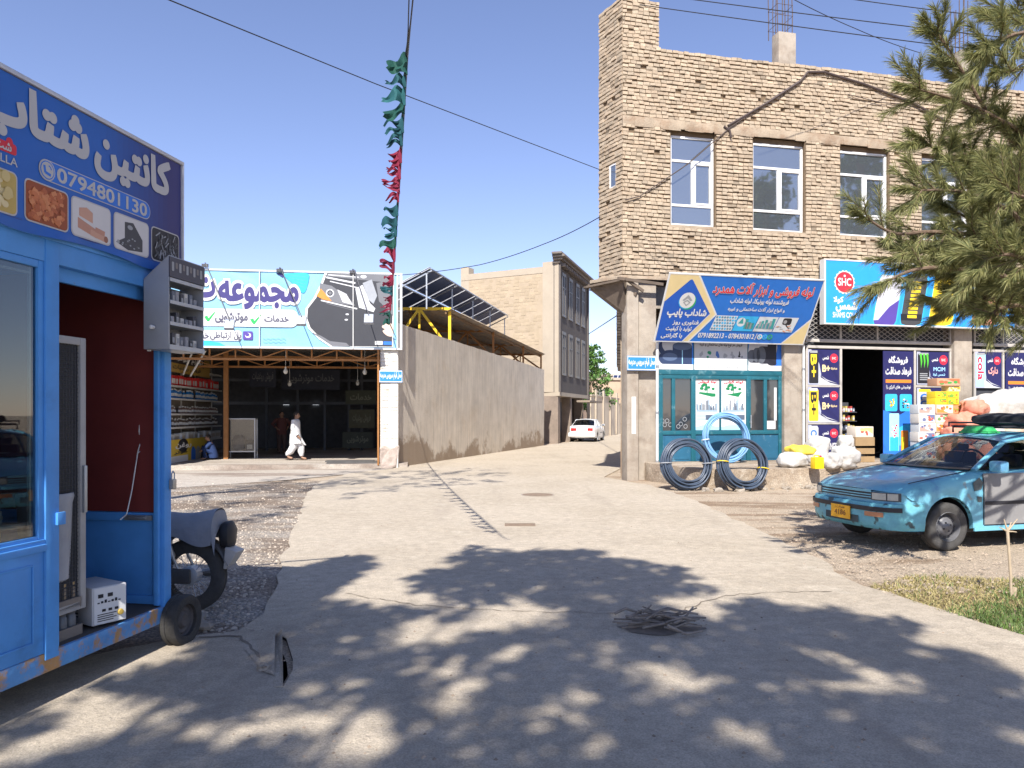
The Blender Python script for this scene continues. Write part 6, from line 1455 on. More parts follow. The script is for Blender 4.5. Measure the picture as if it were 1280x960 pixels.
# brickish coursing blocks standing slightly proud
rg = random.Random(12)
for r_ in range(30):
    x = .55
    while x < HL-1.05:
        w_ = rg.uniform(.2, .4)
        if x + w_ > HL-1.02: break
        if rg.random() < .8: t = rg.gauss(.97, .045); b.box(x+.01, -rg.uniform(.002, .014), 3.9+.19*r_, x+w_-.02, -.0005, 3.9+.19*r_+.15, 0, t=(t, t, t*.97))
        x += w_
b.build('brick_wall', mat('buff brick', (.42, .335, .235), .92, .1, 1.4, .8, 5, tint=True), h3)
b = MB(); b.box(0, -.02, ztop-.6, HL-1, .3, ztop-.24); b.box(-.05, .0, 6.9, .499, .6, zl); b.hexa([(HL-.99, -.03, zbot), (HL, -.03, zbot), (HL, .3, zbot), (HL-.99, .3, zbot)], [(HL-.99, -.03, ztop), (HL, -.03, ztop), (HL, .3, ztop), (HL-.99, .3, ztop)])
b.build('rendered_strip', M_H2, h3)
toH = (Matrix.Translation(HF.o) @ Matrix.Rotation(HF.a, 4, 'Z')).inverted() @ (Matrix.Translation(HS.o) @ Matrix.Rotation(HS.a, 4, 'Z'))
def HP(name, m, fn, par=h3, **kw):
    b = MB(); fn(b); o = b.build(name, m, par, **kw)
    if par is h3: o.matrix_local = toH
    return o
SLEN = 8.2
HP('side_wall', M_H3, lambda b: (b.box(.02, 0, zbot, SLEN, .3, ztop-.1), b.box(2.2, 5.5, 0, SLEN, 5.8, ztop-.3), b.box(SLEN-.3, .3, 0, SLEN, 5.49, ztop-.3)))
HP('floor_slab', M_H2, lambda b: (b.hexa([(-.05, -.06, zbot-.22), (SLEN+.1, -.06, zbot-.22), (SLEN+.1, 5.4, zbot-.22), (1.3, 5.4, zbot-.22)], [(-.05, -.06, zbot-.001), (SLEN+.1, -.06, zbot-.001), (SLEN+.1, 5.4, zbot-.001), (1.3, 5.4, zbot-.001)]), b.box(2.2, .31, ztop-.5, SLEN-.31, 5.49, ztop-.3)))
def corn(b):
    for i, (o_, z, h_) in enumerate(((.10, -.12, .16), (.25, .04, .14), (.42, .18, .14), (.28, .32, .12))): b.box(-.12*(i+1), -o_, ztop+z, SLEN+.15*(i+1), .3, ztop+z+h_-.003)
    for i in range(18): b.box(.1+.46*i, -.34, ztop-.30, .3+.46*i, -.001, ztop-.125)
HP('cornice', mat('cornice stone', (.17, .145, .125), .9, .15, 2), corn, bevel=.01)
for zf in (4.0, 7.35):
    for i, xw in enumerate((.75, 2.55, 4.5, 6.2)):
        wh_ = 2.2; ww = .75
        o = HP('window', paint('house window frame', (.13, .115, .10)), lambda b: (b.box(xw-.12, -.06, zf-.12, xw+ww+.12, -.001, zf), b.box(xw-.12, -.05, zf, xw, -.001, zf+wh_), b.box(xw+ww, -.05, zf, xw+ww+.12, -.001, zf+wh_), b.box(xw-.12, -.06, zf+wh_, xw+ww+.12, -.001, zf+wh_+.18), b.box(xw+ww/2-.04, -.045, zf, xw+ww/2+.04, -.001, zf+wh_), b.box(xw, -.045, zf+1.5, xw+ww, -.0015, zf+1.56)))
        HP('pane', mirror_pane('house pane', (.03, .029, .03), .04), lambda b: b.box(xw, -.02, zf, xw+ww, -.003, zf+wh_), o)
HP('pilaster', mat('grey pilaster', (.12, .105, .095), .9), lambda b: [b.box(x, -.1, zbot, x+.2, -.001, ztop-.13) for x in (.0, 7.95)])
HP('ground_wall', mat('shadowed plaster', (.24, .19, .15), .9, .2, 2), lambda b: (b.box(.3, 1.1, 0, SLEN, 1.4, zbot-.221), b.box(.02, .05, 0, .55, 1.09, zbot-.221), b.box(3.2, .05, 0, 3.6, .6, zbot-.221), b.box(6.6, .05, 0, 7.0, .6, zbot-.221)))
HP('metal_gate', mat('house gate', (.07, .07, .075), .6, .1), lambda b: (b.box(.8, 1.02, .05, 2.9, 1.09, 2.4), b.box(4.0, 1.02, .05, 6.3, 1.09, 2.4)))
HP('canopy', mat('canopy strip', (.25, .2, .15), .8), lambda b: b.box(4.4, -.9, zbot-.5, 8.6, -.07, zbot-.38))

# ------------------------------------------------------------------ far end of the lane
M_FAR = mat('sun toned mud wall', (.58, .49, .37), .92, .12, .8, .6, 6); M_FARW = mat('white far wall', (.70, .67, .60), .9, .08, 1); M_FARB = mat('far brick', (.44, .32, .22), .92, .14, 1.2)  # mud wall colour brightened to stand in for sunlight it hardly catches
def wall2(name, lab, a, c, h_, th, m, cap=True, posts=0):
    a = Vector((*a, 0)); c = Vector((*c, 0)); d = (c-a); L_ = d.length; t = thing(name, lab, 'wall', a, math.atan2(d.y, d.x)); b = MB(); b.box(0, 0, 0, L_, th, h_)
    b.build('wall', m, t)
    if cap: b = MB(); b.box(-.05, -.06, h_+.001, L_+.05, th+.06, h_+.12); b.build('coping', M_H2, t, bevel=.02)
    for i in range(posts): b = MB(); x = L_*(i+.5)/posts; b.box(x-.2, -.12, 0, x+.2, -.001, h_+.5); b.build('pier', M_H2, t, bevel=.02)
    return t
A1 = Vector((5.25, 52.0)); dirf = Vector((math.sin(R(15)), math.cos(R(15))))
wall2('boundary_wall', 'mud wall coloured as if sunlit with piers beyond the white car in the lane', (5.4, 52.4), (8.9, 64), 2.9, .3, M_FAR, True, 4)
wall2('boundary_wall', 'low wall farther down the lane before the pale end house', (8.95, 64.2), (11.3, 75), 2.5, .3, M_FAR, True, 3)
def block(lab, x, y, rz, w_, d_, h_, m, wins_=()):
    t = thing('house', lab, 'house', (x, y, 0), rz); b = MB(); b.box(0, 0, 0, w_, d_, h_); b.build('wall', m, t, bevel=.03)
    b = MB(); b.box(-.15, -.15, h_+.001, w_+.15, d_+.15, h_+.22); b.build('roof_edge', M_H2, t)
    for xw, zw, ww, hw in wins_:
        b = MB(); b.box(xw-.08, -.05, zw-.08, xw+ww+.08, -.001, zw+hw+.08); o = b.build('window', M_H2, t); b = MB(); b.box(xw, -.06, zw, xw+ww, -.0505, zw+hw); b.build('pane', mirror_pane('far pane', (.05, .05, .055), .2), o)
    return t
block('white walled house closing the end of the lane', 10.2, 76.5, R(4), 6.5, 6, 4.7, M_FARW, ((.4, 2.4, .9, 1.3),))
block('sandy brick house behind the lane wall under the tree', 7.4, 72, R(6), 3.3, 5, 4.9, M_FARB, ((.7, 2.9, .8, 1.1),))
block('buff house far behind the lane with a flat roof', 9.4, 88, R(3), 9, 6, 6.1, M_FAR, ((1.5, 4, 1, 1.2), (4.5, 4, 1, 1.2)))
A_ = pix(764, 486, 80); B_ = pix(788, 486, 80); C_ = pix(771, 468, 83)
solar('small solar panels tilted on the far roof at the end of the lane', A_, B_ - A_, Vector((.55, 2.4, 1.55)), 4, 2, PSP, 5.0)
# overhanging brick bay on the lane side of the shop building
bay = thing('brick_bay', 'brick bay jutting over the lane behind the corner column', 'bay', (3.56, 26.2, 0), R(-22)); b = MB(); L_ = 2.2
bricks(b, L_, 3.25, 6.2, [], seed=9, bl=.22); b.box(0, .03, 3.3, L_, 3, 6.2, 1)
b.build('brick_wall', [M_BRICK, M_MORT], bay); b = MB(); b.box(.02, .02, 3.1, L_, 3, 3.249); b.build('soffit', M_BAND, bay, bevel=.04)
wall2('boundary_wall', 'rendered wall running along the right side of the lane behind the corner building', (4.3, 26.4), (9.3, 49), 2.8, .3, M_FAR, False)
# ------------------------------------------------------------------ cars
def nose(t): t = min(1, abs(t)); return .40*(1-(1-t**3.2)**(1/2.4))
def make_car(name, label, cat, p, rz, body_m, door_m, opts):
    o = thing(name, label, cat, p, rz); L_ = 4.15; HW = .80; XA, XB, RW, RA = .80, 3.23, .285, .345
    ext = opts.get('white', False)
    def topz(x):
        K_ = ((0, .695), (.06, .725), (.2, .78), (.6, .845), (1.2, .935), (1.3, .94), (3.5, .965), (3.62, .985), (4.0, .965), (4.1, .93), (4.15, .90))
        for (a, za), (c, zc) in zip(K_, K_[1:]):
            if x <= c: return za + (zc-za)*(x-a)/(c-a)
        return .9
    def zlow(x):
        z = .25
        for xa in (XA, XB):
            d = abs(x-xa)
            if d < RA: z = max(z, RW + math.sqrt(RA*RA-d*d))
        return z
    def hw(x): return HW*(1 - .0*x) * (1.0 if x < 3.6 else 1 - .10*((x-3.6)/.55)**2) + .012*math.sin(math.pi*min(1, max(0, (x-.5)/3)))
    xs = sorted({0, .03, .06, .12, .2, .3, .42, *[XA-RA*math.cos(q*math.pi/14) for q in range(15)], *[XB-RA*math.cos(q*math.pi/14) for q in range(15)], .46, 1.2, 1.3, 1.5, 1.8, 2.1, 2.35, 2.6, 2.85, 3.62, 3.7, 3.8, 3.9, 4.0, 4.07, 4.12, 4.15})
    fr_ = [(.93, 'z0'), (1, 'z1'), (1.0, .42), (1.0, .54), (.995, .60), (1.0, .66), (.985, 's2'), (.95, 's1'), (.88, 't0'), (.6, 't1'), (.3, 't2'), (0, 't3')]
    def pt(x, i, sgn):
        f, k_ = fr_[i]; xx = x + nose(f)*max(0, 1-x/.62) if x < .62 else x
        if x > 3.9: xx = x - .05*(f**4)*((x-3.9)/.25)
        zl_ = zlow(xx); zt = topz(x)
        z = {'z0': zl_, 'z1': zl_+.012, 's2': zt-.085, 's1': zt-.03, 't0': zt-.004, 't1': zt+.012, 't2': zt+.022, 't3': zt+.025}.get(k_, k_)
        if isinstance(k_, float): z = max(min(k_, zt-.10), zl_ + .012 + .006*i)
        if k_ in ('s2',): z = max(z, zl_+.04)
        return (xx, sgn*hw(x)*f, z)
    b = MB(); n_ = len(fr_)
    for sgn in (-1, 1):
        vs = [pt(x, i, sgn) for x in xs for i in range(n_)]; fs = []; ms = []
        for a in range(len(xs)-1):
            for i in range(n_-1):
                q = (a*n_+i, (a+1)*n_+i, (a+1)*n_+i+1, a*n_+i+1); q = q if sgn < 0 else q[::-1]
                m_ = 1 if (1.28 < (xs[a]+xs[a+1])/2 < 3.5 and i >= 8) else 0
                b.add([vs[j] for j in q], [(0, 1, 2, 3)], m_)
    # nose and tail faces
    ts = [i/12 for i in range(-12, 13)]
    def nf(s_, t_):
        t = -1 + 2*s_; zt = topz(0) - (.03 if abs(t) > .93 else .0) ; return (nose(t)+.002, HW*t, .27 + (zt-.27)*t_)
    b.grid(nf, 24, 5, 0)
    b.grid(lambda s_, t_: (4.15 - .05*abs(-1+2*s_)**4, -hw(4.15)*(-1+2*s_), .27 + (.93-.27)*t_), 16, 5, 0)
    bo = b.build('body', [body_m, DGREY], o); bm = bmesh.new(); bm.from_mesh(bo.data); bmesh.ops.remove_doubles(bm, verts=bm.verts, dist=.0015); bmesh.ops.recalc_face_normals(bm, faces=bm.faces); bm.to_mesh(bo.data); bm.free()
    bo.data.polygons.foreach_set('use_smooth', [True]*len(bo.data.polygons)); bo.data.set_sharp_from_angle(angle=R(42))
    # wheel wells and underside
    b = MB(); b.box(.45, -.70, .2, 4.0, .70, .30)
    for xa in (XA, XB):
        for sgn in (-1, 1): b.grid(lambda s_, t_: (xa - RA*1.01*math.cos(math.pi*s_), sgn*(.79 - .3*t_), RW + RA*1.01*math.sin(math.pi*s_)), 16, 1)
    b.box(.5, -.49, .3, 3.6, .49, .6); b.build('underbody', BLACK, o)
    # roof and pillars
    zr = 1.345
    def rfz(x, f): return 1.335 + .055*(1-f*f) - .066*((x-2.45)/.62)**2
    b = MB(); b.grid(lambda s_, t_: (1.83 + 1.17*s_ - .07*(1-(2*t_-1)**2)*(1-s_) + .05*(1-(2*t_-1)**2)*s_, -.575+1.15*t_, rfz(1.83+1.17*s_, 2*t_-1)), 12, 12)
    b.grid(lambda s_, t_: (1.83 + 1.17*s_, -.575+1.15*t_, rfz(1.83+1.17*s_, 2*t_-1)-.03), 12, 12)
    for sgn in (-1, 1):
        b.tube([(1.22, sgn*.735, .935), (1.5, sgn*.67, 1.10), (1.83, sgn*.58, 1.265)], [.034, .03, .03], 8); b.tube([(1.8, sgn*.578, 1.263), (2.1, sgn*.585, 1.312), (2.45, sgn*.59, 1.334), (2.75, sgn*.585, 1.318), (3.0, sgn*.575, 1.285)], .028, 8)
        b.hexa([(2.98, sgn*.56, 1.29), (2.80, sgn*.60, 1.31), (3.28, sgn*.765, .955), (3.62, sgn*.71, .965)], [(2.98, sgn*.53, 1.29), (2.80, sgn*.57, 1.31), (3.28, sgn*.735, .955), (3.62, sgn*.68, .965)])
        b.tube([(2.36, sgn*.77, .94), (2.32, sgn*.60, 1.325)], .026, 6)
    b.build('roof', body_m, o, smooth=True, ang=40)
    GLC = opts['glass']
    b = MB(); b.grid(lambda s_, t_: (1.22 + .60*t_ - .13*(1-(2*s_-1)**2)*(1-t_) - .07*(1-(2*s_-1)**2)*t_, (-.72+1.44*s_)*(1-t_) + (-.565+1.13*s_)*t_, .945 + .325*t_ + .05*(1-(2*s_-1)**2)*t_), 10, 5); b.build('windshield', GLC, o, smooth=True)
    b = MB(); b.grid(lambda s_, t_: (3.60 - .60*t_ + .06*(1-(2*s_-1)**2), (-.69+1.38*s_)*(1-t_) + (-.55+1.1*s_)*t_, .97 + .315*t_ + .045*(1-(2*s_-1)**2)*t_), 8, 4); b.build('rear_window', GLC, o, smooth=True)
    for sgn in (-1, 1):
        for xa, xb, xc, xd in ((1.27, 1.86, 2.31, 2.35), (2.39, 2.34, 2.80, 3.26)):
            b = MB(); b.quad((xa, sgn*.755, .94), (xd, sgn*.76, .95), (xc, sgn*.598, 1.315), (xb, sgn*.59, 1.275 if xb < 2 else 1.318)); b.build('side_window', GLC, o)
    b = MB(); b.grid(lambda s_, t_: (1.14 + .16*t_ - .12*(1-(2*s_-1)**2), -.73+1.46*s_, .938 + .018*t_ + .012), 10, 1); b.build('cowl', BLACK, o)
    # doors as panels set just proud of the side
    def side_panel(nm, xa, xb, z0_, z1_, m_, sgn, off=.007):
        b = MB(); nx = 12; zsn = 8
        def f_(s_, t_):
            x = xa + (xb-xa)*s_; z = z0_ + (z1_-z0_)*t_; z = max(z, zlow(x)+.02); return (x, sgn*(hw(x)*(1.0 if z < .72 else 1 - .16*((z-.72)/.25)**2 * .3) + off), z)
        b.grid(f_, nx, zsn); return b.build(nm, m_, o, smooth=True)
    DM = {-1: door_m, 1: body_m}
    for sgn in (-1, 1):
        d = side_panel('front_door', 1.30, 2.345, .30, .905, DM[sgn], sgn); 
        side_panel('rear_door', 2.365, 2.95, .30, .905, opts.get('rear_door', body_m), sgn)
        b = MB(); b.box(1.31, sgn*(HW+.018)-.008, .535, 2.33, sgn*(HW+.018)+.008, .575); b.build('rub_strip', BLACK, d)
        b = MB(); b.box(2.16, sgn*(HW+.02)-.012, .80, 2.3, sgn*(HW+.02)+.012, .84); b.build('handle', BLACK, d, bevel=.006)
        b = MB(); b.box(1.34, sgn*.90-.10, .93, 1.47, sgn*.90+.07, 1.06); mr = b.build('mirror', opts.get('mirror', body_m), o, bevel=.03)
        b = MB(); b.box(1.472, sgn*.90-.08, .945, 1.476, sgn*.90+.05, 1.045); b.build('mirror_glass', mirror_pane('mirror glass', (.1, .1, .1), .7), mr)
        b = MB(); b.box(.46, sgn*(HW-.0)-.01, .24, 3.6, sgn*(HW+.0)+.005, .275) if 0 else b.box(1.16, sgn*HW-.012, .225, 2.88, sgn*HW+.006, .275); b.build('sill', body_m, o)
    for sgn in (-1, 1):
        b = MB()
        for x in (1.29, 2.355): b.tube([(x, sgn*(hw(x)+.004), z) for z in (.30, .6, .78)] + [(x, sgn*(hw(x)-.012), .9)], .006, 4)
        b.tube([(x, sgn*(hw(x)+.004), .292) for x in (1.3, 1.8, 2.35, 2.9)], .006, 4)
        b.build('panel_gap', BLACK, o)
    # bumpers
    def bump(s_, t_, back=False):
        t = -1 + 2*s_; a = abs(t); e = 0
        prof = ((.0, .565), (.055, .56), (.075, .50), (.075, .44), (.06, .33), (.02, .255), (-.03, .25))
        k_ = t_*(len(prof)-1); i = min(int(k_), len(prof)-2); f = k_-i
        px, pz = (prof[i][j] + (prof[i+1][j]-prof[i][j])*f for j in (0, 1))
        tt = min(1, a/.93)
        x = nose(tt) - px*(1-tt**6); y = HW*t/.93 if a < .93 else HW*math.copysign(1, t); y = math.copysign(min(abs(y), HW), t) + math.copysign(px*.35*tt**4, t)
        return (x + (.045 if a >= .99 else 0), y, pz)
    b = MB(); b.grid(bump, 48, 12); bu = b.build('bumper', opts.get('bumper', body_m), o, smooth=True, ang=60)
    def strip(s0, s1, z0_, z1_, off, m_, nm, par, n2=24):
        b = MB(); b.grid(lambda s_, t_: (nose(s0+(s1-s0)*s_) - off, HW*(s0+(s1-s0)*s_)*1.0, z0_ + (z1_-z0_)*t_), n2, 2); return b.build(nm, m_, par, smooth=True)
    strip(-.97, .97, .468, .522, .084, BLACK, 'rub_strip', bu, 40)
    strip(-.40, .34, .31, .395, .071, mat('air intake', (.05, .07, .075), .7), 'air_intake', bu)
    for s0, s1 in ((-.80, -.52), (.52, .80)): strip(s0, s1, .405, .46, .078, mat('indicator', (.45, .2, .1), .35, .2, 6), 'indicator', bu)
    pl2 = MB(); pl2.box(-.095, -.27, .38, -.083, .05 - .05 + .0, .55) if 0 else pl2.box(-.099, -.21, .335, -.087, .13, .495); pt_ = pl2.build('number_plate', opts.get('plate', YEL), o)
    pl2 = MB(); rg = random.Random(3)
    tmp = MB(); text(tmp, '4186', 0, 0, .2, .06, 0, 0, .03); pl2.add([(-.1015, .06 - v[0], .375 + v[2]) for v in tmp.v], tmp.f)
    tmp = MB(); text(tmp, 'هرات', 0, 0, .16, .04, 0, 0, .02); pl2.add([(-.1015, .04 - v[0], .447 + v[2]) for v in tmp.v], tmp.f); pl2.build('plate_number', mat('plate ink', (.25, .1, .02), .5), pt_)
    strip(-.56, .56, .60, .685, .006, BLACK, 'grille', o)
    gr = MB()
    for z in (.625, .655): gr.grid(lambda s_, t_: (nose(-.56+1.12*s_) - .016, HW*(-.56+1.12*s_), z - .007 + .014*t_), 20, 1)
    gr.grid(lambda s_, t_: (nose(-.56+1.12*s_) - .014, HW*(-.56+1.12*s_), .683 + .03*t_), 20, 1); gr.build('grille_bar', body_m, o)
    LENS = mat('headlamp lens', (.42, .42, .37), .25, .15, 8, coat=.5)
    for s0, s1 in ((-.93, -.56), (.56, .93)):
        hl = strip(s0, s1, .592, .69, .012, DGREY, 'headlight', o); a, c = (s0+.02, s1-.02)
        mid = a + (c-a)*(.36 if s0 < 0 else .64)
        strip(a, mid-.008, .603, .68, .02, LENS, 'lens', hl, 12); strip(mid+.008, c, .603, .68, .02, LENS, 'lens', hl, 12)
    # hood panel edges
    b = MB()
    for sgn in (-1, 1): b.tube([(x, sgn*.715, topz(x)+.004) for x in (.3, .6, .9, 1.18)], .005, 4)
    b.build('bonnet_seam', BLACK, o)
    b = MB(); b.tube([(1.16, -.3, .962), (1.28, .1, .985), (1.3, .35, .985)], .009, 5); b.tube([(1.14, .25, .962), (1.26, .55, .98)], .009, 5); b.build('wiper', BLACK, o)
    # tail
    for sgn in (-1, 1):
        b = MB(); b.box(4.09, sgn*.50-.15, .68, 4.163, sgn*.50+.17 if sgn < 0 else sgn*.50+.15, .84); b.build('tail_light', mat('tail lamp red', (.45, .03, .03), .25), o, bevel=.012)
    b = MB(); b.box(4.10, -.80, .33, 4.22, .80, .58); b.build('rear_bumper', opts.get('rbumper', body_m), o, bevel=.05)
    b = MB(); b.box(4.157, -.22, .70, 4.168, .22, .81); b.build('rear_plate', LG, o)
    # wheels
    for xa in (XA, XB):
        for sgn in (-1, 1):
            M0 = axm((xa, sgn*.71, RW), (0, sgn, 0)); b = MB(); tyre(b, M0, RW, .185); wl_ = b.build('wheel', opts['tyre'], o, smooth=True, ang=50)
            b = MB(); b.lathe([(.178, .075), (.172, .085), (.165, .07), (.15, .0), (.12, .02), (.095, .05), (.06, .055), (.035, .075), (.001, .078)], 30, M0, 0, False, False); b.build('rim', opts['rim'], wl_, smooth=True)
            b = MB()
            for k_ in range(12):
                q = 2*math.pi*k_/12; b.lathe([(.001, .054), (.021, .053)], 8, M0 @ Matrix.Translation((.118*math.cos(q), .118*math.sin(q), -.022)))
            for k_ in range(4): q = 2*math.pi*k_/4+.4; b.lathe([(.011, .05), (.011, .07), (.001, .071)], 6, M0 @ Matrix.Translation((.052*math.cos(q), .052*math.sin(q), 0)))
            b.build('rim_holes', BLACK, wl_)
    # seats, wheel, dashboard
    for (x, y, c) in ((2.05, -.34, 0), (2.05, .34, 0), (2.95, -.3, 1), (2.95, .3, 1)):
        b = MB(); b.box(x, y-.22, .80, x+.12, y+.22, 1.11); b.box(x+.02, y-.12, 1.115, x+.10, y+.12, 1.22); b.build('seat', opts.get('seat', DGREY), o, bevel=.03)
    b = MB(); b.box(1.25, -.68, .90, 1.5, .68, .985); b.build('dashboard', mat('dash', (.045, .045, .05), .7), o, bevel=.02)
    b = MB(); cst = Vector((1.66, -.34, 1.0)); b.tube([cst + Vector((-.06*math.cos(q), .18*math.sin(q), .17*math.cos(q))) for q in [2*math.pi*i/20 for i in range(20)]], .014, 6, closed=True); b.build('steering_wheel', BLACK, o)
    return o
M_TAXI = mat('sun worn turquoise paint', (.15, .42, .53), .38, .12, 2.2, .03, 20, col2=(.09, .25, .42), c2scale=2.6, c2lo=.52, c2hi=.68, coat=.35)
def worn(m, chip, sc=9, lo=.63, hi=.66, alt=(.42, .5, .5)):
    N = m.node_tree.nodes; L = m.node_tree.links; b = N['Principled BSDF']; src = b.inputs['Base Color'].links[0].from_socket
    tc = N.new('ShaderNodeTexCoord'); n_ = N.new('ShaderNodeTexNoise'); n_.inputs['Scale'].default_value = sc; n_.inputs['Detail'].default_value = 7; L.new(tc.outputs['Object'], n_.inputs[0])
    r = N.new('ShaderNodeMapRange'); r.inputs['From Min'].default_value = lo; r.inputs['From Max'].default_value = hi; L.new(n_.outputs['Fac'], r.inputs[0])
    x = N.new('ShaderNodeMix'); x.data_type = 'RGBA'; L.new(r.outputs[0], x.inputs[0]); L.new(src, x.inputs[6]); x.inputs[7].default_value = (*chip, 1); L.new(x.outputs[2], b.inputs['Base Color']); return m
worn(M_TAXI, (.20, .30, .33), 7, .69, .73)
M_TB = worn(mat('worn bumper paint', (.13, .38, .47), .45, .2, 5, .1, 30, col2=(.16, .46, .50), c2scale=3), (.05, .08, .09), 6, .585, .63)
M_DOORG = worn(mat('grey primer door', (.22, .215, .21), .6, .12, 2.5, .05, 10, col2=(.33, .32, .31), c2scale=3.0, c2lo=.55, c2hi=.7), (.40, .39, .38), 14, .68, .72)
TYRE = mat('dusty tyre b', (.06, .057, .053), .85, .2, 12, .3, 50); RIM = mat('dark steel rim', (.16, .16, .165), .5, .25, 9, metal=.3)
taxi = make_car('taxi', 'worn turquoise saloon taxi with one grey door, yellow plate and green wrapped roof lamp', 'car', (4.15, 9.58, 0), R(15), M_TAXI, M_DOORG,
    dict(glass=glass('car glass', (.46, .49, .49), .025), bumper=M_TB, tyre=TYRE, rim=RIM, plate=mat('orange plate', (.85, .42, .02), .5, .06), seat=mat('navy seat', (.025, .03, .06), .8)))
b = MB(); b.box(1.98, -.23, 1.36, 2.18, .25, 1.39); b.hexa([(1.98, -.20, 1.39), (2.18, -.20, 1.39), (2.18, .22, 1.39), (1.98, .22, 1.39)], [(2.03, -.15, 1.46), (2.14, -.15, 1.455), (2.14, .16, 1.465), (2.03, .16, 1.46)]); b.build('roof_lamp', mat('green wrap', (.04, .36, .11), .5, .2, 8, .8, 18), taxi, bevel=.015)
b = MB()
for x in (2.25, 2.95):
    b.tube([(x, -.6, 1.36), (x, -.6, 1.44), (x, .6, 1.44), (x, .6, 1.36)], .014, 7)
for y in (-.55, -.2, .2, .55): b.tube([(2.18, y, 1.452), (3.1, y, 1.452)], .011, 6)
for s_ in (-.6, .6): b.tube([(2.18, s_, 1.50), (3.1, s_, 1.50)], .012, 6); b.tube([(2.18, s_, 1.44), (2.18, s_, 1.5)], .01, 6); b.tube([(3.1, s_, 1.44), (3.1, s_, 1.5)], .01, 6)
b.tube([(2.18, -.6, 1.50), (2.18, .6, 1.5)], .012, 6)
b.build('roof_rack', mat('black rack', (.03, .03, .035), .5), taxi, smooth=True)
b = MB(); b.box(1.33, -.2, .987, 1.45, .1, 1.0); b.build('dash_paper', WHITE, taxi)
b = MB(); rg = random.Random(2)
tmp = MB(); text(tmp, 'ماشاالله', 0, 0, .9, .06, 0, 0, .02)
for v in (tmp,): b.add([(1.70 + (p[2])*1.3, .45 - p[0], 1.235 + p[2]*.72) for p in v.v], v.f)
b.build('screen_lettering', GREY, taxi)
b = MB(); b.flat([(.0, .0), (.10, .02), (.13, .1), (.07, .16), (-.02, .1)], 0); b.flat([(.05, -.13), (.11, -.13), (.11, -.07), (.04, -.06)], 0); o = b.build('paint_damage', mat('bare patch', (.10, .12, .12), .8, .3, 20), taxi); o.location = (1.155, -.813, .70)
bag = thing('luggage_roll', 'black bundle lying on the taxi roof rack', 'bundle', taxi.matrix_basis @ Vector((2.62, .1, 1.463)), R(15)); b = MB(); b.blob((.15, 0, .07), (.40, .42, .08), 20, 10, 0, .45, .06, 4); b.build('body', mat('black canvas', (.02, .022, .026), .8, .1, 6, .5, 12), bag, smooth=True)
b = MB()
for x in (-.1, .35): b.tube([(x, .43*math.cos(q), .07+.087*math.sin(q)) for q in [2*math.pi*i/24 for i in range(24)]], .012, 5, closed=True)
b.build('strap', DGREY, bag)
M_WCAR = mat('white car paint', (.70, .70, .69), .35, .04, 2, coat=.3)
hd = R(15); rearp = gnd(727, 553); rd = Vector((-math.sin(hd), -math.cos(hd), 0))
make_car('parked_car', 'white saloon car parked in the lane beside the grey house', 'car', rearp - rd*4.2, math.atan2(rd.y, rd.x), M_WCAR, M_WCAR, dict(glass=glass('white car glass', (.25, .28, .3), .06), tyre=TYRE, rim=ALU, plate=WHITE))

# ------------------------------------------------------------------ motorcycle
mo = thing('motorcycle', 'dusty motorcycle with a grey covered seat parked behind the blue kiosk', 'motorcycle', (-2.62, 6.27, 0), R(176))     # x runs forward
RT = .295
def mp(name, m, fn, par=mo, **kw): b = MB(); fn(b); return b.build(name, m, par, **kw)
for xw in (0, 1.22):
    M0 = axm((xw, 0, RT), (0, 1, 0)); wl_ = mp('wheel', RUBBER, lambda b: tyre(b, M0, RT, .085), smooth=True, ang=50)
    wl_.data.materials[0] = TYRE
    mp('rim', STEEL, lambda b: b.lathe([(.215, -.03), (.228, -.035), (.228, .035), (.215, .03)], 36, M0, 0, True), wl_, smooth=True)
    def spk(b):
        for k_ in range(28):
            q = 2*math.pi*k_/28; q2 = q + (.35 if k_ % 2 else -.35); s_ = 1 if k_ % 4 < 2 else -1
            b.tube([M0 @ Vector((.05*math.cos(q2), .05*math.sin(q2), .03*s_)), M0 @ Vector((.218*math.cos(q), .218*math.sin(q), .0))], .0025, 4)
    mp('spokes', ALU, spk, wl_); mp('hub', ALU, lambda b: b.lathe([(.02, -.07), (.075, -.05), (.078, .05), (.02, .07)], 20, M0), wl_, smooth=True)
M_TANK = mat('dusty grey tank', (.16, .16, .17), .4, .15, 6)
def arc(cx, cz, r, a0, a1, n_=12, y=0): return [(cx + r*math.cos(R(a0+(a1-a0)*i/n_)), y, cz + r*math.sin(R(a0+(a1-a0)*i/n_))) for i in range(n_+1)]
def fend(b, cx, a0, a1, r=.335, w_=.075):
    b.grid(lambda s_, t_: (cx + (r + .018*math.sin(math.pi*t_))*math.cos(R(a0+(a1-a0)*s_)), -w_+2*w_*t_, RT + (r + .018*math.sin(math.pi*t_))*math.sin(R(a0+(a1-a0)*s_))), 16, 6)
mp('rear_fender', M_TANK, lambda b: fend(b, 0, 160, 50), smooth=True); mp('front_fender', M_TANK, lambda b: fend(b, 1.22, 140, 40), smooth=True)
mp('frame', mat('black frame', (.025, .025, .025), .5), lambda b: (b.tube([(0, .1, RT), (.42, .09, .33)], .018, 8), b.tube([(0, -.1, RT), (.42, -.09, .33)], .018, 8), b.tube([(-.05, .1, .68), (.3, .1, .66), (.75, .03, .68), (.95, 0, .8)], .016, 8), b.tube([(-.05, -.1, .68), (.3, -.1, .66), (.75, -.03, .68)], .016, 8), b.tube([(.42, 0, .3), (.35, 0, .65)], .018, 8), b.tube([(.42, 0, .3), (.85, 0, .3), (.95, 0, .8)], .018, 8)), smooth=True)
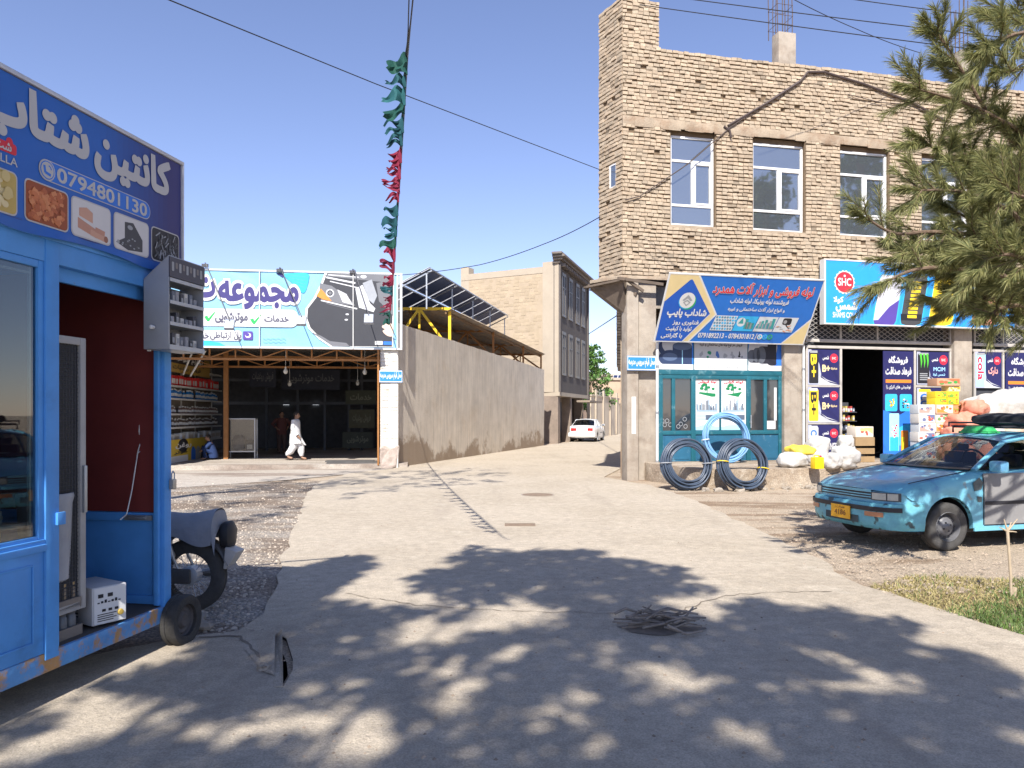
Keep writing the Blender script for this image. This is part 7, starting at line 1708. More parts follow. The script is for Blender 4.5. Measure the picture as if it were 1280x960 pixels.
for s_ in (-1, 1):
    mp('shock', STEEL, lambda b: b.tube([(.02, .115*s_, .31), (.09, .115*s_, .45), (.1, .115*s_, .47), (.16, .115*s_, .64)], [.012, .012, .026, .026], 10), smooth=True)
    mp('fork', ALU, lambda b: b.tube([(1.22, .09*s_, RT), (.98, .09*s_, .86)], .02, 8), smooth=True)
    mp('footrest', RUBBER, lambda b: b.tube([(.3, .12*s_, .3), (.3, .25*s_, .31)], .014, 8))
mp('chain_cover', mat('dark cover', (.07, .065, .06), .6, .2, 8), lambda b: b.box(-.06, .11, .25, .45, .145, .37), bevel=.03)
mp('exhaust', mat('dull chrome', (.3, .29, .28), .35, .1, metal=.7), lambda b: b.tube([(.7, -.14, .35), (.45, -.16, .2), (.2, -.17, .24), (-.18, -.18, .3)], [.018, .02, .036, .04], 10), smooth=True)
mp('engine', mat('engine alloy', (.2, .19, .18), .5, .2, 9), lambda b: (b.box(.42, -.12, .22, .78, .12, .46), [b.box(.55, -.08, .465+.022*i, .75, .08, .478+.022*i) for i in range(6)]), bevel=.015)
mp('fuel_tank', M_TANK, lambda b: b.blob((.66, 0, .77), (.26, .13, .11), 18, 12, 0, .8, .02), smooth=True)
M_COV = mat('grey seat cover', (.23, .235, .25), .7, .16, 4, 1.0, 7)
mp('seat_cover', M_COV, lambda b: (b.grid(lambda s_, t_: (-.24+.74*s_, .16*math.sin((t_-.5)*math.pi*.98)*(1+.05*math.sin(s_*11)), .83 - .05*s_ - (.22+.04*math.sin(s_*7+1))*(abs(2*t_-1)**2.6) + .012*math.sin(s_*9+t_*4)), 30, 22), b.grid(lambda s_, t_: (-.24 - .03*s_, .16*math.sin((t_-.5)*math.pi*.98), .83 - .22*(abs(2*t_-1)**2.6) - .13*s_), 6, 22)), smooth=True)
mp('side_cover', M_TANK, lambda b: b.box(.22, -.15, .42, .46, .15, .62), bevel=.04)
mp('rear_carrier', mat('black carrier', (.02, .02, .022), .5), lambda b: (b.tube([(.1, .1, .74), (-.22, .1, .70), (-.30, .0, .69), (-.22, -.1, .70), (.1, -.1, .74)], .012, 7), b.blob((-.31, 0, .63), (.055, .10, .11), 12, 9, 0, .7, .05)), smooth=True)
mp('tail_lamp', mat('pale lamp', (.45, .42, .38), .4), lambda b: b.hexa([(-.33, -.07, .36), (-.30, -.07, .36), (-.30, .07, .36), (-.33, .07, .36)], [(-.42, -.08, .50), (-.32, -.08, .54), (-.32, .08, .54), (-.42, .08, .50)]), bevel=.01)
mp('mudguard_tail', M_TANK, lambda b: b.grid(lambda s_, t_: (-.24 - .12*s_, -.08+.16*t_, .56 - .2*s_), 5, 3), smooth=True)
mp('handlebar', STEEL, lambda b: b.tube([(.86, -.36, .98), (.95, -.18, 1.0), (.98, 0, .92), (.95, .18, 1.0), (.86, .36, .98)], .013, 8), smooth=True)
mp('headlight', STEEL, lambda b: b.lathe([(.02, -.08), (.085, -.02), (.09, .05), (.001, .06)], 18, axm((1.08, 0, .85), (1, 0, 0))), smooth=True)

# ------------------------------------------------------------------ people
def skinned(name, V, E, m, par, sub=1):
    me = bpy.data.meshes.new(name); me.from_pydata([v[0] for v in V], E, []); o = bpy.data.objects.new(name, me); COL.objects.link(o)
    md = o.modifiers.new('k', 'SKIN'); md.use_smooth_shade = True
    for i, v in enumerate(V): r = v[1]; me.skin_vertices[0].data[i].radius = r if isinstance(r, tuple) else (r, r)
    me.skin_vertices[0].data[0].use_root = True
    o.modifiers.new('s', 'SUBSURF').levels = sub
    dg = bpy.context.evaluated_depsgraph_get(); nm = bpy.data.meshes.new_from_object(o.evaluated_get(dg)); bpy.data.objects.remove(o)
    nm.materials.clear(); nm.materials.append(m); nm.polygons.foreach_set('use_smooth', [True]*len(nm.polygons))
    o = bpy.data.objects.new(name, nm); COL.objects.link(o); o.parent = par; return o
def loft(b, secs, n_=18, m=0, cap=True, fold=.0, fk=7):
    vs = []
    for k_, (c, rx, ry) in enumerate(secs):
        c = Vector(c)
        for j in range(n_):
            q = 2*math.pi*j/n_; f = 1 + fold*math.sin(q*fk + k_*.6)*(k_/len(secs)); vs.append(c + Vector((rx*f*math.cos(q), ry*f*math.sin(q), 0)))
    K_ = len(secs); fs = [(i*n_+j, i*n_+(j+1) % n_, (i+1)*n_+(j+1) % n_, (i+1)*n_+j) for i in range(K_-1) for j in range(n_)]
    if cap: fs += [tuple(range((K_-1)*n_, K_*n_))]
    b.add(vs, fs, m)
def person(label, p, rz, sc, J, skin, hairc):
    """J: joint dict, x forward, y left, z up, metres for a 1.7 m body; the body is one skinned mesh"""
    o = thing('person', label, 'person', p, rz); o.scale = (sc, sc, sc); V = []; E = []
    def add(pt_, r, par=None): V.append((pt_, r)); i = len(V)-1; (E.append((par, i)) if par is not None else None); return i
    pel = add(J['pelvis'], (.14, .11)); ch = add(J['chest'], (.16, .115), pel); nk = add(J['neck'], .058, ch); 
    hb = add(J['jaw'], .075, nk); ht = add(J['crown'], (.085, .075), hb)
    for s_ in 'LR':
        sh_ = add(J['sh'+s_], .062, ch); el_ = add(J['el'+s_], .045, sh_); wr = add(J['wr'+s_], .030, el_); d = (Vector(J['wr'+s_])-Vector(J['el'+s_])).normalized(); sd = Vector((0, 1, 0)).cross(d).normalized()
        pm = add(tuple(Vector(J['wr'+s_])+d*.06), (.032, .018), wr)
        for k_ in range(4): a = add(tuple(Vector(J['wr'+s_])+d*.105+sd*(.024-.016*k_)), .0095, pm); add(tuple(Vector(J['wr'+s_])+d*(.165-.008*abs(k_-1))+sd*(.026-.017*k_)+Vector((0, .012, 0))), .008, a)
        a = add(tuple(Vector(J['wr'+s_])+d*.05+sd*.042), .011, pm); add(tuple(Vector(J['wr'+s_])+d*.095+sd*.056), .009, a)
        hp_ = add(J['hp'+s_], .095, pel); kn = add(J['kn'+s_], .062, hp_); an = add(J['an'+s_], .040, kn); tf = Vector(J['an'+s_]); fd = Vector(J.get('ft'+s_, (1, 0, 0))); h_ = add(tuple(tf+fd*.09+Vector((0, 0, -.045))), (.042, .03), an); add(tuple(tf+fd*.19+Vector((0, 0, -.055))), (.04, .018), h_)
    skinned('body', V, E, skin, o, 2)
    hd_ = (Vector(J['jaw'])+Vector(J['crown']))/2; fx = Vector(J.get('face', (1, 0, 0))).normalized(); fy = Vector((-fx.y, fx.x, 0))
    b = MB(); b.blob(hd_ + Vector((0, 0, .045)) - fx*.018, (.098, .092, .10), 20, 12, 0, 1, .05, 3); b.build('hair', hairc, o, smooth=True)
    b = MB(); b.blob(hd_ + fx*.02 + Vector((0, 0, -.005)), (.088, .078, .12), 20, 14, 0, 1, .0); b.tube([hd_+fx*.10+Vector((0, 0, .02)), hd_+fx*.128+Vector((0, 0, -.025)), hd_+fx*.10+Vector((0, 0, -.035))], [.010, .016, .012], 8)
    for s_ in (-1, 1): b.blob(hd_ + fy*.085*s_ + Vector((0, 0, -.005)), (.022, .012, .033), 10, 7, 0, 1, 0)
    b.build('face', skin, o, smooth=True)
    b = MB()
    for s_ in (-1, 1): b.blob(hd_ + fx*.1 + fy*.032*s_ + Vector((0, 0, .018)), (.011, .014, .008), 8, 6, 0, 1, 0); b.blob(hd_ + fx*.1 + fy*.032*s_ + Vector((0, 0, .04)), (.008, .022, .005), 8, 6, 0, 1, 0)
    b.blob(hd_ + fx*.1 + Vector((0, 0, -.062)), (.008, .026, .006), 8, 6, 0, 1, 0); b.build('features', mat('dark features', (.1, .05, .04), .5), o, smooth=True)
    return o
SK2 = mat('tanned skin', (.34, .19, .12), .5, .05); HAIR = mat('dark hair', (.03, .022, .018), .7, .2)
J = dict(pelvis=(0, 0, .92), chest=(.02, 0, 1.30), neck=(.03, 0, 1.46), jaw=(.06, 0, 1.545), crown=(.055, 0, 1.65), shL=(.02, .17, 1.40), elL=(-.07, .22, 1.12), wrL=(.02, .21, .89), shR=(.02, -.17, 1.40), elR=(.0, -.22, 1.12), wrR=(.17, -.2, .90),
    hpL=(0, .09, .88), knL=(.17, .09, .5), anL=(.20, .09, .10), hpR=(0, -.09, .88), knR=(-.03, -.09, .48), anR=(-.25, -.09, .13))
pm_ = pix(369, 519, 25.0); pm_.z = .142
man = person('man in a white knee length shirt and loose white trousers walking past the garage', pm_, R(-8), .905, J, SK2, HAIR)
M_CLOTH = mat('white cotton', (.70, .70, .70), .85, .06, 5, .7, 14)
b = MB(); loft(b, [((.03, 0, 1.475), .065, .08), ((.025, 0, 1.44), .12, .19), ((.02, 0, 1.36), .145, .225), ((.02, 0, 1.2), .15, .215), ((.015, 0, 1.0), .16, .215), ((.02, 0, .85), .185, .23), ((.03, 0, .7), .21, .24), ((.035, 0, .60), .235, .25)], 24, 0, False, .10, 7)
b.grid(lambda s_, t_: (.2 + .16*s_ + .02*math.sin(t_*8), -.14 + .22*t_, .82 - .25*s_ - .04*t_), 5, 5); b.build('long_shirt', M_CLOTH, man, smooth=True, ang=80)
for s_ in 'LR':
    a, c, d = (Vector(J[k_+s_]) for k_ in ('sh', 'el', 'wr')); b = MB(); b.tube([a + (a-c).normalized()*.03, a*.6+c*.4, c, c*.5+d*.5, d - (d-c).normalized()*.0], [.085, .08, .072, .068, .07], 12, cap=False); b.build('sleeve', M_CLOTH, man, smooth=True)
    a, c, d = (Vector(J[k_+s_]) for k_ in ('hp', 'kn', 'an')); b = MB(); b.tube([a+Vector((0, 0, .05)), a*.5+c*.5, c, c*.5+d*.5, d+Vector((0, 0, .09)), d+Vector((0, 0, .04))], [.15, .15, .135, .12, .085, .065], 14, cap=False); b.build('trouser_leg', M_CLOTH, man, smooth=True)
    b = MB(); d_ = Vector(J['an'+s_]); b.box(d_.x-.07, d_.y-.045, d_.z-.09, d_.x+.2, d_.y+.045, d_.z-.07); b.build('sandal', mat('sandal', (.12, .07, .04), .7), man, bevel=.008)
J2 = dict(pelvis=(0, 0, .92), chest=(0, 0, 1.30), neck=(.01, 0, 1.46), jaw=(.03, 0, 1.545), crown=(.02, 0, 1.65), shL=(0, .18, 1.40), elL=(-.1, .35, 1.2), wrL=(.1, .22, 1.05), shR=(0, -.18, 1.40), elR=(-.08, -.36, 1.2), wrR=(.1, -.22, 1.05), hpL=(0, .09, .88), knL=(.03, .1, .5), anL=(0, .1, .10), hpR=(0, -.09, .88), knR=(.03, -.1, .5), anR=(0, -.1, .10))
p2_ = pix(352, 519, 29.2); p2_.z = .142
m2 = person('dim figure in a dull red shirt standing in the garage shade behind the walking man', p2_, R(-60), .93, J2, SK2, HAIR)
M_RS = mat('dull red cotton', (.13, .05, .042), .85, .1); M_TR = mat('brown trousers', (.09, .06, .05), .85, .1)
b = MB(); loft(b, [((.0, 0, 1.47), .065, .08), ((0, 0, 1.44), .12, .2), ((0, 0, 1.2), .15, .21), ((0, 0, .9), .16, .2), ((0, 0, .78), .165, .2)], 20, 0, False, .05); b.build('shirt', M_RS, m2, smooth=True, ang=80)
for s_ in 'LR':
    a, c, d = (Vector(J2[k_+s_]) for k_ in ('sh', 'el', 'wr')); b = MB(); b.tube([a, c, d*.8+c*.2], [.08, .068, .05], 12, cap=False); b.build('sleeve', M_RS, m2, smooth=True)
    a, c, d = (Vector(J2[k_+s_]) for k_ in ('hp', 'kn', 'an')); b = MB(); b.tube([a, c, d+Vector((0, 0, .02))], [.12, .095, .075], 12, cap=False); b.build('trouser_leg', M_TR, m2, smooth=True)
J3 = dict(pelvis=(0, 0, .30), chest=(.08, 0, .62), neck=(.14, 0, .78), jaw=(.20, 0, .86), crown=(.18, 0, .97), shL=(.1, .18, .72), elL=(.3, .2, .52), wrL=(.42, .1, .42), shR=(.1, -.18, .72), elR=(.3, -.2, .52), wrR=(.42, -.08, .42), hpL=(.03, .1, .28), knL=(.38, .14, .46), anL=(.3, .13, .10), hpR=(.03, -.1, .28), knR=(.38, -.14, .46), anR=(.3, -.13, .10))
p3_ = pix(266, 519, 25.2); p3_.z = .142
m3 = person('person in dark blue clothes crouching beside the yellow oil poster', p3_, R(-150), .78, J3, SK2, HAIR)
M_BL = mat('dark blue cotton', (.018, .04, .12), .85, .1)
b = MB(); loft(b, [((.0, 0, .08), .2, .22), ((-.0, 0, .2), .22, .24), ((.02, 0, .38), .18, .22), ((.08, 0, .6), .16, .22), ((.11, 0, .72), .13, .2), ((.14, 0, .79), .07, .08)], 20, 0, True, .05); b.build('tunic', M_BL, m3, smooth=True, ang=80)
for s_ in 'LR':
    a, c, d = (Vector(J3[k_+s_]) for k_ in ('sh', 'el', 'wr')); b = MB(); b.tube([a, c, d], [.085, .07, .055], 12, cap=False); b.build('sleeve', M_BL, m3, smooth=True)
    a, c, d = (Vector(J3[k_+s_]) for k_ in ('hp', 'kn', 'an')); b = MB(); b.tube([a, c, d], [.13, .11, .08], 12, cap=False); b.build('trouser_leg', M_BL, m3, smooth=True)
# ------------------------------------------------------------------ wires
def wire(lab, pts, r=.008, sag=.0, grp=None):
    b = MB(); P_ = [Vector(p) for p in pts]; out = []
    for a, c in zip(P_, P_[1:]):
        n_ = 14
        for i in range(n_): t = i/n_; out.append(a + (c-a)*t + Vector((0, 0, -sag*4*t*(1-t))))
    out.append(P_[-1]); b.tube(out, r, 5)
    return tag(b.build('wire', mat('black wire', (.02, .02, .022), .6), None, smooth=True), lab, 'wire', grp)
wire('thin power line running from the upper left down to the corner building', [pix(150, -25, 9), pix(470, 105, 14), pix(752, 213, 19.3)], .009, .0)
wire('drooping wire between the solar roof and the corner building', [pix(498, 344, 26), pix(600, 331, 24.5), pix(680, 305, 22), pix(750, 271, 19.5)], .012, .04)
wire('wire crossing the lane between the grey house and the brick bay', [pix(735, 418, 48), pix(775, 392, 26.3)], .02, .0)
for i, (a, c, lab) in enumerate((((800, 6), (1300, 72), 'lowest overhead line above the brick parapet'), ((810, -8), (1300, 52), 'middle overhead line above the brick parapet'), ((1030, -6), (1300, 28), 'uppermost overhead line at the top right'))):
    wire(lab, [pix(*a, 15), pix(*c, 13)], .009, .02)
wire('slanting thin wire falling to the parapet behind the pine branches', [pix(975, -10, 17), pix(1070, 36, 18.5), pix(1150, 66, 20)], .009, .03)
# ------------------------------------------------------------------ flag string
fa = pix(508, 70, 6.1); fb_ = pix(486, 402, 22.6); fs_ = fb_ - fa
fl = thing('flag_string', 'string of tattered teal and crimson flags stretched from above to the garage pillar', 'flags', (0, 0, 0))
fpos = lambda t: fa + fs_*t + Vector((0, 0, -.30*4*t*(1-t)))
up1 = pix(519, -30, 5.2); up2 = pix(512, -30, 5.2)
b = MB(); b.tube([up1, pix(513, 30, 5.6)] + [fpos(i/30) for i in range(31)] + [G.w(-.03, -.28, 3.9)], [.006, .006] + [.016]*31 + [.008], 5); b.tube([up2, pix(510, 40, 5.7), fa], .005, 5); b.build('cord', DGREY, fl)
M_FT = [mat('teal flag', (.01, .07, .085), .8, .15), mat('dark green flag', (.008, .065, .05), .8, .15), mat('teal light flag', (.015, .10, .11), .8, .15), mat('crimson flag', (.20, .014, .04), .8, .15), mat('dark crimson flag', (.13, .01, .03), .8, .15)]  # flag colours darkened to carry a shaded, backlit look
rg = random.Random(21); t = 0.0; i = 0; along = fs_.normalized()
while t < 1:
    p = fpos(t); v = HY - FPX*(p.z-CAM_H)/p.y
    red = 183 < v < 252 or 303 < v < 344 or 368 < v < 388
    big = .9 if t < .25 else 1.2
    L_ = rg.uniform(.15, .26) * big * (1.45 if i == 1 else 1); hgt = rg.uniform(.11, .19) * big; b = MB(); ph = rg.uniform(0, 6)
    dwn = rg.uniform(-.55, .05); nb = rg.choice((2, 3)) if red else rg.choice((1, 1, 2))
    for k_ in range(nb):
        h0 = hgt/nb*k_; h1 = hgt/nb*(k_+1)*.98; Lk = L_*rg.uniform(.65, 1.0); tip = rg.uniform(.2, .85); w_ = rg.uniform(.7, 1.3)
        def ff(s_, t_):
            off = (h0 + (h1-h0)*t_)*(1-s_*tip) + .012*math.sin(s_*5*w_+ph)*s_
            return tuple(p + Vector((-Lk*s_ + .01*math.sin(t_*9+ph), (.03*math.sin(s_*6*w_+ph+k_)), dwn*Lk*s_*(1+.5*k_) - off + .015*math.sin(s_*7*w_+ph*2+t_*2))) + along*(.03*math.sin(s_*5+ph)))
        b.grid(ff, 9, 4)
    b.tube([p + Vector((0, 0, .02)), p + Vector((-.012, 0, -hgt*.5)), p + Vector((0, 0, -hgt))], [.012, .024*big, .012], 6)
    o = b.build('flag', M_FT[rg.choice((3, 3, 4))] if red else M_FT[rg.choice((0, 1, 2, 0))], fl, smooth=True)
    
    # step down the string by about one flag height as it hangs
    v2 = v + FPX*hgt*rg.uniform(.8, 1.15)/p.y; tt = t
    while tt < 1:
        tt += .002; pp = fpos(tt)
        if HY - FPX*(pp.z-CAM_H)/pp.y > v2: break
    t = tt; i += 1
# ------------------------------------------------------------------ vegetation
def leafclump(b, c, r, n_, size, rg, mrange=3, flatn=.5):
    for k_ in range(n_):
        while True:
            d = Vector((rg.uniform(-1, 1), rg.uniform(-1, 1), rg.uniform(-1, 1)))
            if d.length < 1: break
        p = c + Vector((d.x*r, d.y*r, d.z*r*.75)); nrm = Vector((rg.gauss(0, 1), rg.gauss(0, 1), rg.gauss(.4, 1))).normalized(); a = nrm.orthogonal().normalized(); a = (Matrix.Rotation(rg.uniform(0, 6.28), 3, nrm) @ a); q = nrm.cross(a)
        s_ = size*rg.uniform(.6, 1.3); t = rg.uniform(.65, 1.35)
        b.add([p + a*s_, p + q*s_*.45, p - a*s_, p - q*s_*.45], [(0, 1, 2, 3)], rg.randrange(mrange), (t, t, t*rg.uniform(.8, 1.1)))
LEAF = [mat('leaf a', (.055, .11, .025), .6, .2, 3, tint=True), mat('leaf b', (.075, .14, .03), .6, .2, 3, tint=True), mat('leaf c', (.04, .085, .02), .6, .2, 3, tint=True)]
NEED = [mat('needle a', (.23, .235, .09), .6, .15, 4, tint=True), mat('needle b', (.31, .30, .13), .6, .15, 4, tint=True), mat('needle c', (.12, .145, .06), .6, .15, 4, tint=True)]
def leafy_light(m, k):          # thin leaves let part of the light through
    N = m.node_tree.nodes; L = m.node_tree.links; b_ = N['Principled BSDF']; src = b_.inputs['Base Color'].links[0].from_socket
    t_ = N.new('ShaderNodeBsdfTranslucent'); L.new(src, t_.inputs[0]); x = N.new('ShaderNodeMixShader'); x.inputs[0].default_value = k
    L.new(b_.outputs[0], x.inputs[1]); L.new(t_.outputs[0], x.inputs[2]); L.new(x.outputs[0], N['Material Output'].inputs[0])
for m_ in NEED: leafy_light(m_, .35)
for m_ in LEAF: leafy_light(m_, .25)
BARK = mat('bark', (.16, .11, .075), .95, .25, 9, .9, 30)
def limbs(b, root, tips, rg, r0=.1, r1=.012, mid=.35):
    for tp in tips:
        m_ = root*(1-mid) + tp*mid + Vector((rg.uniform(-.2, .2), rg.uniform(-.2, .2), rg.uniform(.0, .5))); m2_ = root*.35 + tp*.65 + Vector((rg.uniform(-.2, .2), rg.uniform(-.2, .2), rg.uniform(.0, .3)))
        b.tube([root, m_, m2_, tp], [r0, r0*.6, r0*.3, r1], 6)
# -- the pine whose sprays hang into the view at top right
pine = thing('pine_tree', 'pine tree whose long needled branches hang into the view at top right', 'tree', (8.5, 8.0, 0))
PO = Vector((8.5, 8.0, 0)); PK = 1.3; rg = random.Random(31)
b = MB(); b.tube([(0, 0, -.05), (.05, .03, 1.2), (-.05, .0, 2.8), (.02, .05, 4.6), (.0, 0, 6.9), (.05, 0, 9.6)], [.24, .19, .17, .14, .09, .03], 12); b.build('trunk', BARK, pine, smooth=True)
br_ = [  # limb root height, pixel path with depth
    (4.6, [(1330, 150, 6.0), (1282, 185, 5.9), (1236, 142, 5.8), (1205, 92, 5.7), (1172, 42, 5.6)], 1.0), (4.4, [(1330, 190, 6.0), (1270, 160, 5.8), (1210, 130, 5.6), (1150, 112, 5.5)], .8),
    (4.0, [(1330, 265, 5.9), (1260, 245, 5.7), (1205, 215, 5.5), (1158, 178, 5.4)], 1.0), (3.8, [(1330, 290, 5.8), (1262, 262, 5.5), (1205, 240, 5.3), (1152, 238, 5.2)], .8), (3.4, [(1330, 330, 5.7), (1250, 300, 5.4), (1170, 290, 5.2), (1120, 292, 5.1), (1088, 276, 5.0)], .5),
    (3.2, [(1330, 370, 5.6), (1255, 345, 5.3), (1180, 335, 5.1), (1140, 338, 5.0), (1112, 350, 4.9)], .7), (5.4, [(1350, -20, 5.8), (1310, 30, 5.5), (1262, 45, 5.3), (1236, 62, 5.2)], 1.0), (4.9, [(1340, 90, 5.6), (1296, 82, 5.4), (1262, 90, 5.3)], .7),
    (3.6, [(1340, 310, 6.4), (1275, 300, 6.3), (1225, 280, 6.2), (1190, 262, 6.1)], 1.1), (3.3, [(1340, 380, 6.2), (1280, 360, 6.0), (1228, 372, 5.9), (1192, 382, 5.8)], .9), (3.0, [(1340, 420, 5.5), (1290, 385, 5.3), (1255, 384, 5.2), (1240, 392, 5.15)], .7),
    (4.2, [(1340, 215, 6.6), (1280, 222, 6.4), (1235, 205, 6.3), (1200, 190, 6.2)], .9), (5.0, [(1360, -60, 6.3), (1330, -20, 6.0), (1285, 10, 5.9), (1258, 16, 5.8)], .9), (4.0, [(1345, 240, 5.2), (1300, 250, 5.0), (1262, 240, 4.9)], .8), (3.5, [(1345, 340, 5.0), (1300, 330, 4.9), (1262, 318, 4.8), (1230, 325, 4.8)], .9),
    (3.4, [(1345, 300, 6.5), (1285, 320, 6.3), (1240, 335, 6.2), (1205, 330, 6.1)], 1.0), (3.9, [(1340, 280, 6.7), (1290, 270, 6.6), (1250, 262, 6.5), (1225, 240, 6.4)], 1.0), (3.1, [(1330, 400, 6.1), (1270, 385, 5.9), (1210, 350, 5.7), (1160, 338, 5.6), (1130, 318, 5.5)], .8), (3.6, [(1345, 352, 5.6), (1282, 342, 5.5), (1228, 332, 5.4), (1184, 316, 5.3)], 1.0), (3.5, [(1345, 305, 5.4), (1285, 302, 5.3), (1235, 296, 5.2), (1210, 300, 5.2)], 1.0), (3.1, [(1340, 405, 5.8), (1290, 396, 5.6), (1246, 372, 5.5), (1214, 380, 5.4)], .8), (3.8, [(1345, 262, 5.6), (1290, 250, 5.5), (1245, 225, 5.4)], 1.0)]
wood = MB(); nd = MB()
def tuft(p, d, n_, ln, rg):
    a = d.orthogonal().normalized(); c = d.cross(a)
    for k_ in range(n_):
        q = rg.uniform(0, 6.28); sp = rg.uniform(.25, .75); dd = (d + (a*math.cos(q)+c*math.sin(q))*sp + Vector((0, 0, -.22))).normalized(); L_ = ln*rg.uniform(.7, 1.2); w_ = .0023
        sd = dd.cross(Vector((rg.gauss(0, 1), rg.gauss(0, 1), rg.gauss(0, 1)))).normalized()*w_; st = p - d*rg.uniform(0, .03); t = rg.uniform(.7, 1.35)
        md_ = st + dd*L_*.55; tp = st + dd*L_ + Vector((0, 0, -.012))
        nd.add([st - sd*.6, st + sd*.6, md_ + sd, md_ - sd, tp], [(0, 1, 2, 3), (3, 2, 4)], rg.choice((0, 0, 1, 1, 2)), (t, t, t*.95))
def spray(p0, d, L_, rg, dens):
    pts = [p0]; n_ = 5; dr = d.copy()
    for k_ in range(n_): dr = (dr + Vector((rg.gauss(0, .12), rg.gauss(0, .12), rg.gauss(.02, .1)))).normalized(); pts.append(pts[-1] + dr*L_/n_)
    wood.tube([q - PO for q in pts], [.008, .007, .006, .005, .004, .003], 5)
    for k_ in range(1, len(pts)):
        dd = (pts[k_]-pts[k_-1]).normalized()
        for j in range(3):
            tuft(pts[k_-1] + (pts[k_]-pts[k_-1])*j/3 - PO, dd, int((15 if k_ < 3 else 24)*dens), .125, rg)
    tuft(pts[-1] - PO, dr, int(38*dens), .13, rg)
for zr_, path, dens in br_:
    P_ = [pix(q[0], q[1], q[2]*PK) for q in path]; root = PO + Vector((0, 0, 1.6 + (zr_-1.6)*PK)); full = [root] + P_
    sm = []
    for k_ in range(len(full)-1):
        p0, p1, p2, p3 = full[max(0, k_-1)], full[k_], full[k_+1], full[min(len(full)-1, k_+2)]
        for j in range(5): t = j/5; sm.append(.5*((2*p1)+(p2-p0)*t+(2*p0-5*p1+4*p2-p3)*t*t+(3*p1-p0-3*p2+p3)*t**3))
    sm.append(full[-1]); K_ = len(sm); wood.tube([q - PO for q in sm], [.026*(1-.8*k_/K_)+.004 for k_ in range(K_)], 7)
    for k_ in range(3, K_):
        d = (sm[k_] - sm[k_-1]).normalized()
        for j in range(2 if dens > .7 else 1):
            a = d.orthogonal().normalized(); q = rg.uniform(0, 6.28); side = a*math.cos(q) + d.cross(a)*math.sin(q)
            if rg.random() < .76*min(1, dens+.2): spray(sm[k_], (d*.75 + side*.7 + Vector((0, 0, .1))).normalized(), rg.uniform(.22, .44), rg, dens*.8)
    spray(sm[-1], (sm[-1]-sm[-2]).normalized(), .22, rg, 1.1)
# crown of the pine beyond the frame, so its shade falls over the taxi
for k_ in range(230):
    q = rg.uniform(0, 6.28); hz = rg.uniform(3.2, 9.0); rad = (1.0 - (hz-3.2)/7.2)*rg.uniform(.5, 3.2) + .2
    p = PO + Vector((math.cos(q)*rad, math.sin(q)*rad*.9, hz))
    uu = CX + FPX*p.x/p.y; vv = HY - FPX*(p.z-CAM_H)/p.y
    if uu < 1300 and vv > -30: continue
    sp_x, sp_y = p.x + SX*p.z, p.y + SY*p.z
    if CX + FPX*sp_x/sp_y < 1150: continue
    spray(p, Vector((math.cos(q), math.sin(q), .1)).normalized(), .34, rg, .5)
    if k_ % 3 == 0: wood.tube([Vector((0, 0, hz-.2)), (p-PO)*.6 + Vector((0, 0, hz*.4-.05)), p - PO], [.03, .02, .008], 5)
wood.build('branches', BARK, pine, smooth=True); nd.build('needles', NEED, pine)

# -- trees behind and beside the viewer, whose shade dapples the road
main_poly = [(300, 792), (350, 768), (405, 752), (475, 742), (535, 722), (600, 690), (680, 693), (760, 700), (880, 722), (872, 744), (760, 752), (800, 768), (880, 775), (960, 760), (1040, 768), (1120, 790), (1190, 815), (1230, 860), (1290, 880), (1290, 1100), (-40, 1100), (-40, 940), (150, 860), (300, 800)]
holes_ = [(640, 772, 62, 13), (560, 790, 60, 9), (640, 822, 26, 11), (834, 836, 26, 9), (972, 873, 32, 10), (757, 818, 14, 8), (680, 886, 16, 12), (1035, 901, 20, 9), (749, 930, 40, 22), (940, 934, 28, 12), (148, 890, 52, 15), (273, 922, 60, 20), (448, 917, 52, 30), (426, 857, 38, 12), (547, 845, 52, 11), (563, 884, 50, 10), (525, 803, 50, 8), (683, 890, 18, 12), (60, 930, 60, 14), (480, 752, 70, 8), (1150, 905, 16, 8), (1220, 930, 30, 8), (600, 940, 22, 14), (350, 890, 18, 14), (870, 905, 18, 8), (1080, 840, 14, 6), (800, 870, 14, 8)]
def inpoly(u, v, P_):
    k_ = False
    for i in range(len(P_)):
        (a, b_), (c, d) = P_[i-1], P_[i]
        if (b_ > v) != (d > v) and u < (c-a)*(v-b_)/(d-b_)+a: k_ = not k_
    return k_
rg = random.Random(77)
trees = {}
def put(key, c): trees.setdefault(key, []).append(c)
cand = 0; pts_ = []
while cand < 7000:
    cand += 1
    Yg = rg.uniform(1.6, 9.6); Xg = rg.uniform(-5.5, 6.5); u = CX + FPX*Xg/Yg; v = HY + FPX*CAM_H/Yg
    if v < 1100 and -40 < u < 1290:
        if not inpoly(u + 55*noise.noise(Vector((Xg*2.3, Yg*2.3, 7))), v + 14*noise.noise(Vector((Xg*2.9, Yg*2.9, 3))), main_poly): continue
        if noise.noise(Vector((Xg*2.1, Yg*2.1, 11))) > .36: continue
        if any(((u-a)/(c+14))**2 + ((v-b_)/(d+7))**2 < 1 for a, b_, c, d in holes_): continue
    else: continue
    if any((Xg-a)**2 + (Yg-b_)**2 < .13**2 for a, b_ in pts_): continue
    pts_.append((Xg, Yg)); z = rg.uniform(7.0, 10.5)
    key = 'a' if Xg < .9 else 'b'
    put(key, Vector((Xg - SX*z, Yg - SY*z, z)))
for k_ in range(150):        # boughs that keep the kiosk front and its hanging cabinet in shade
    q = K.w(rg.uniform(-1.5, .45), -rg.uniform(-.05, .4), rg.uniform(1.5, 2.9)); z = rg.uniform(4.5, 6.5)
    put('a', Vector((q.x - SX*z, q.y - SY*z, q.z + z)))
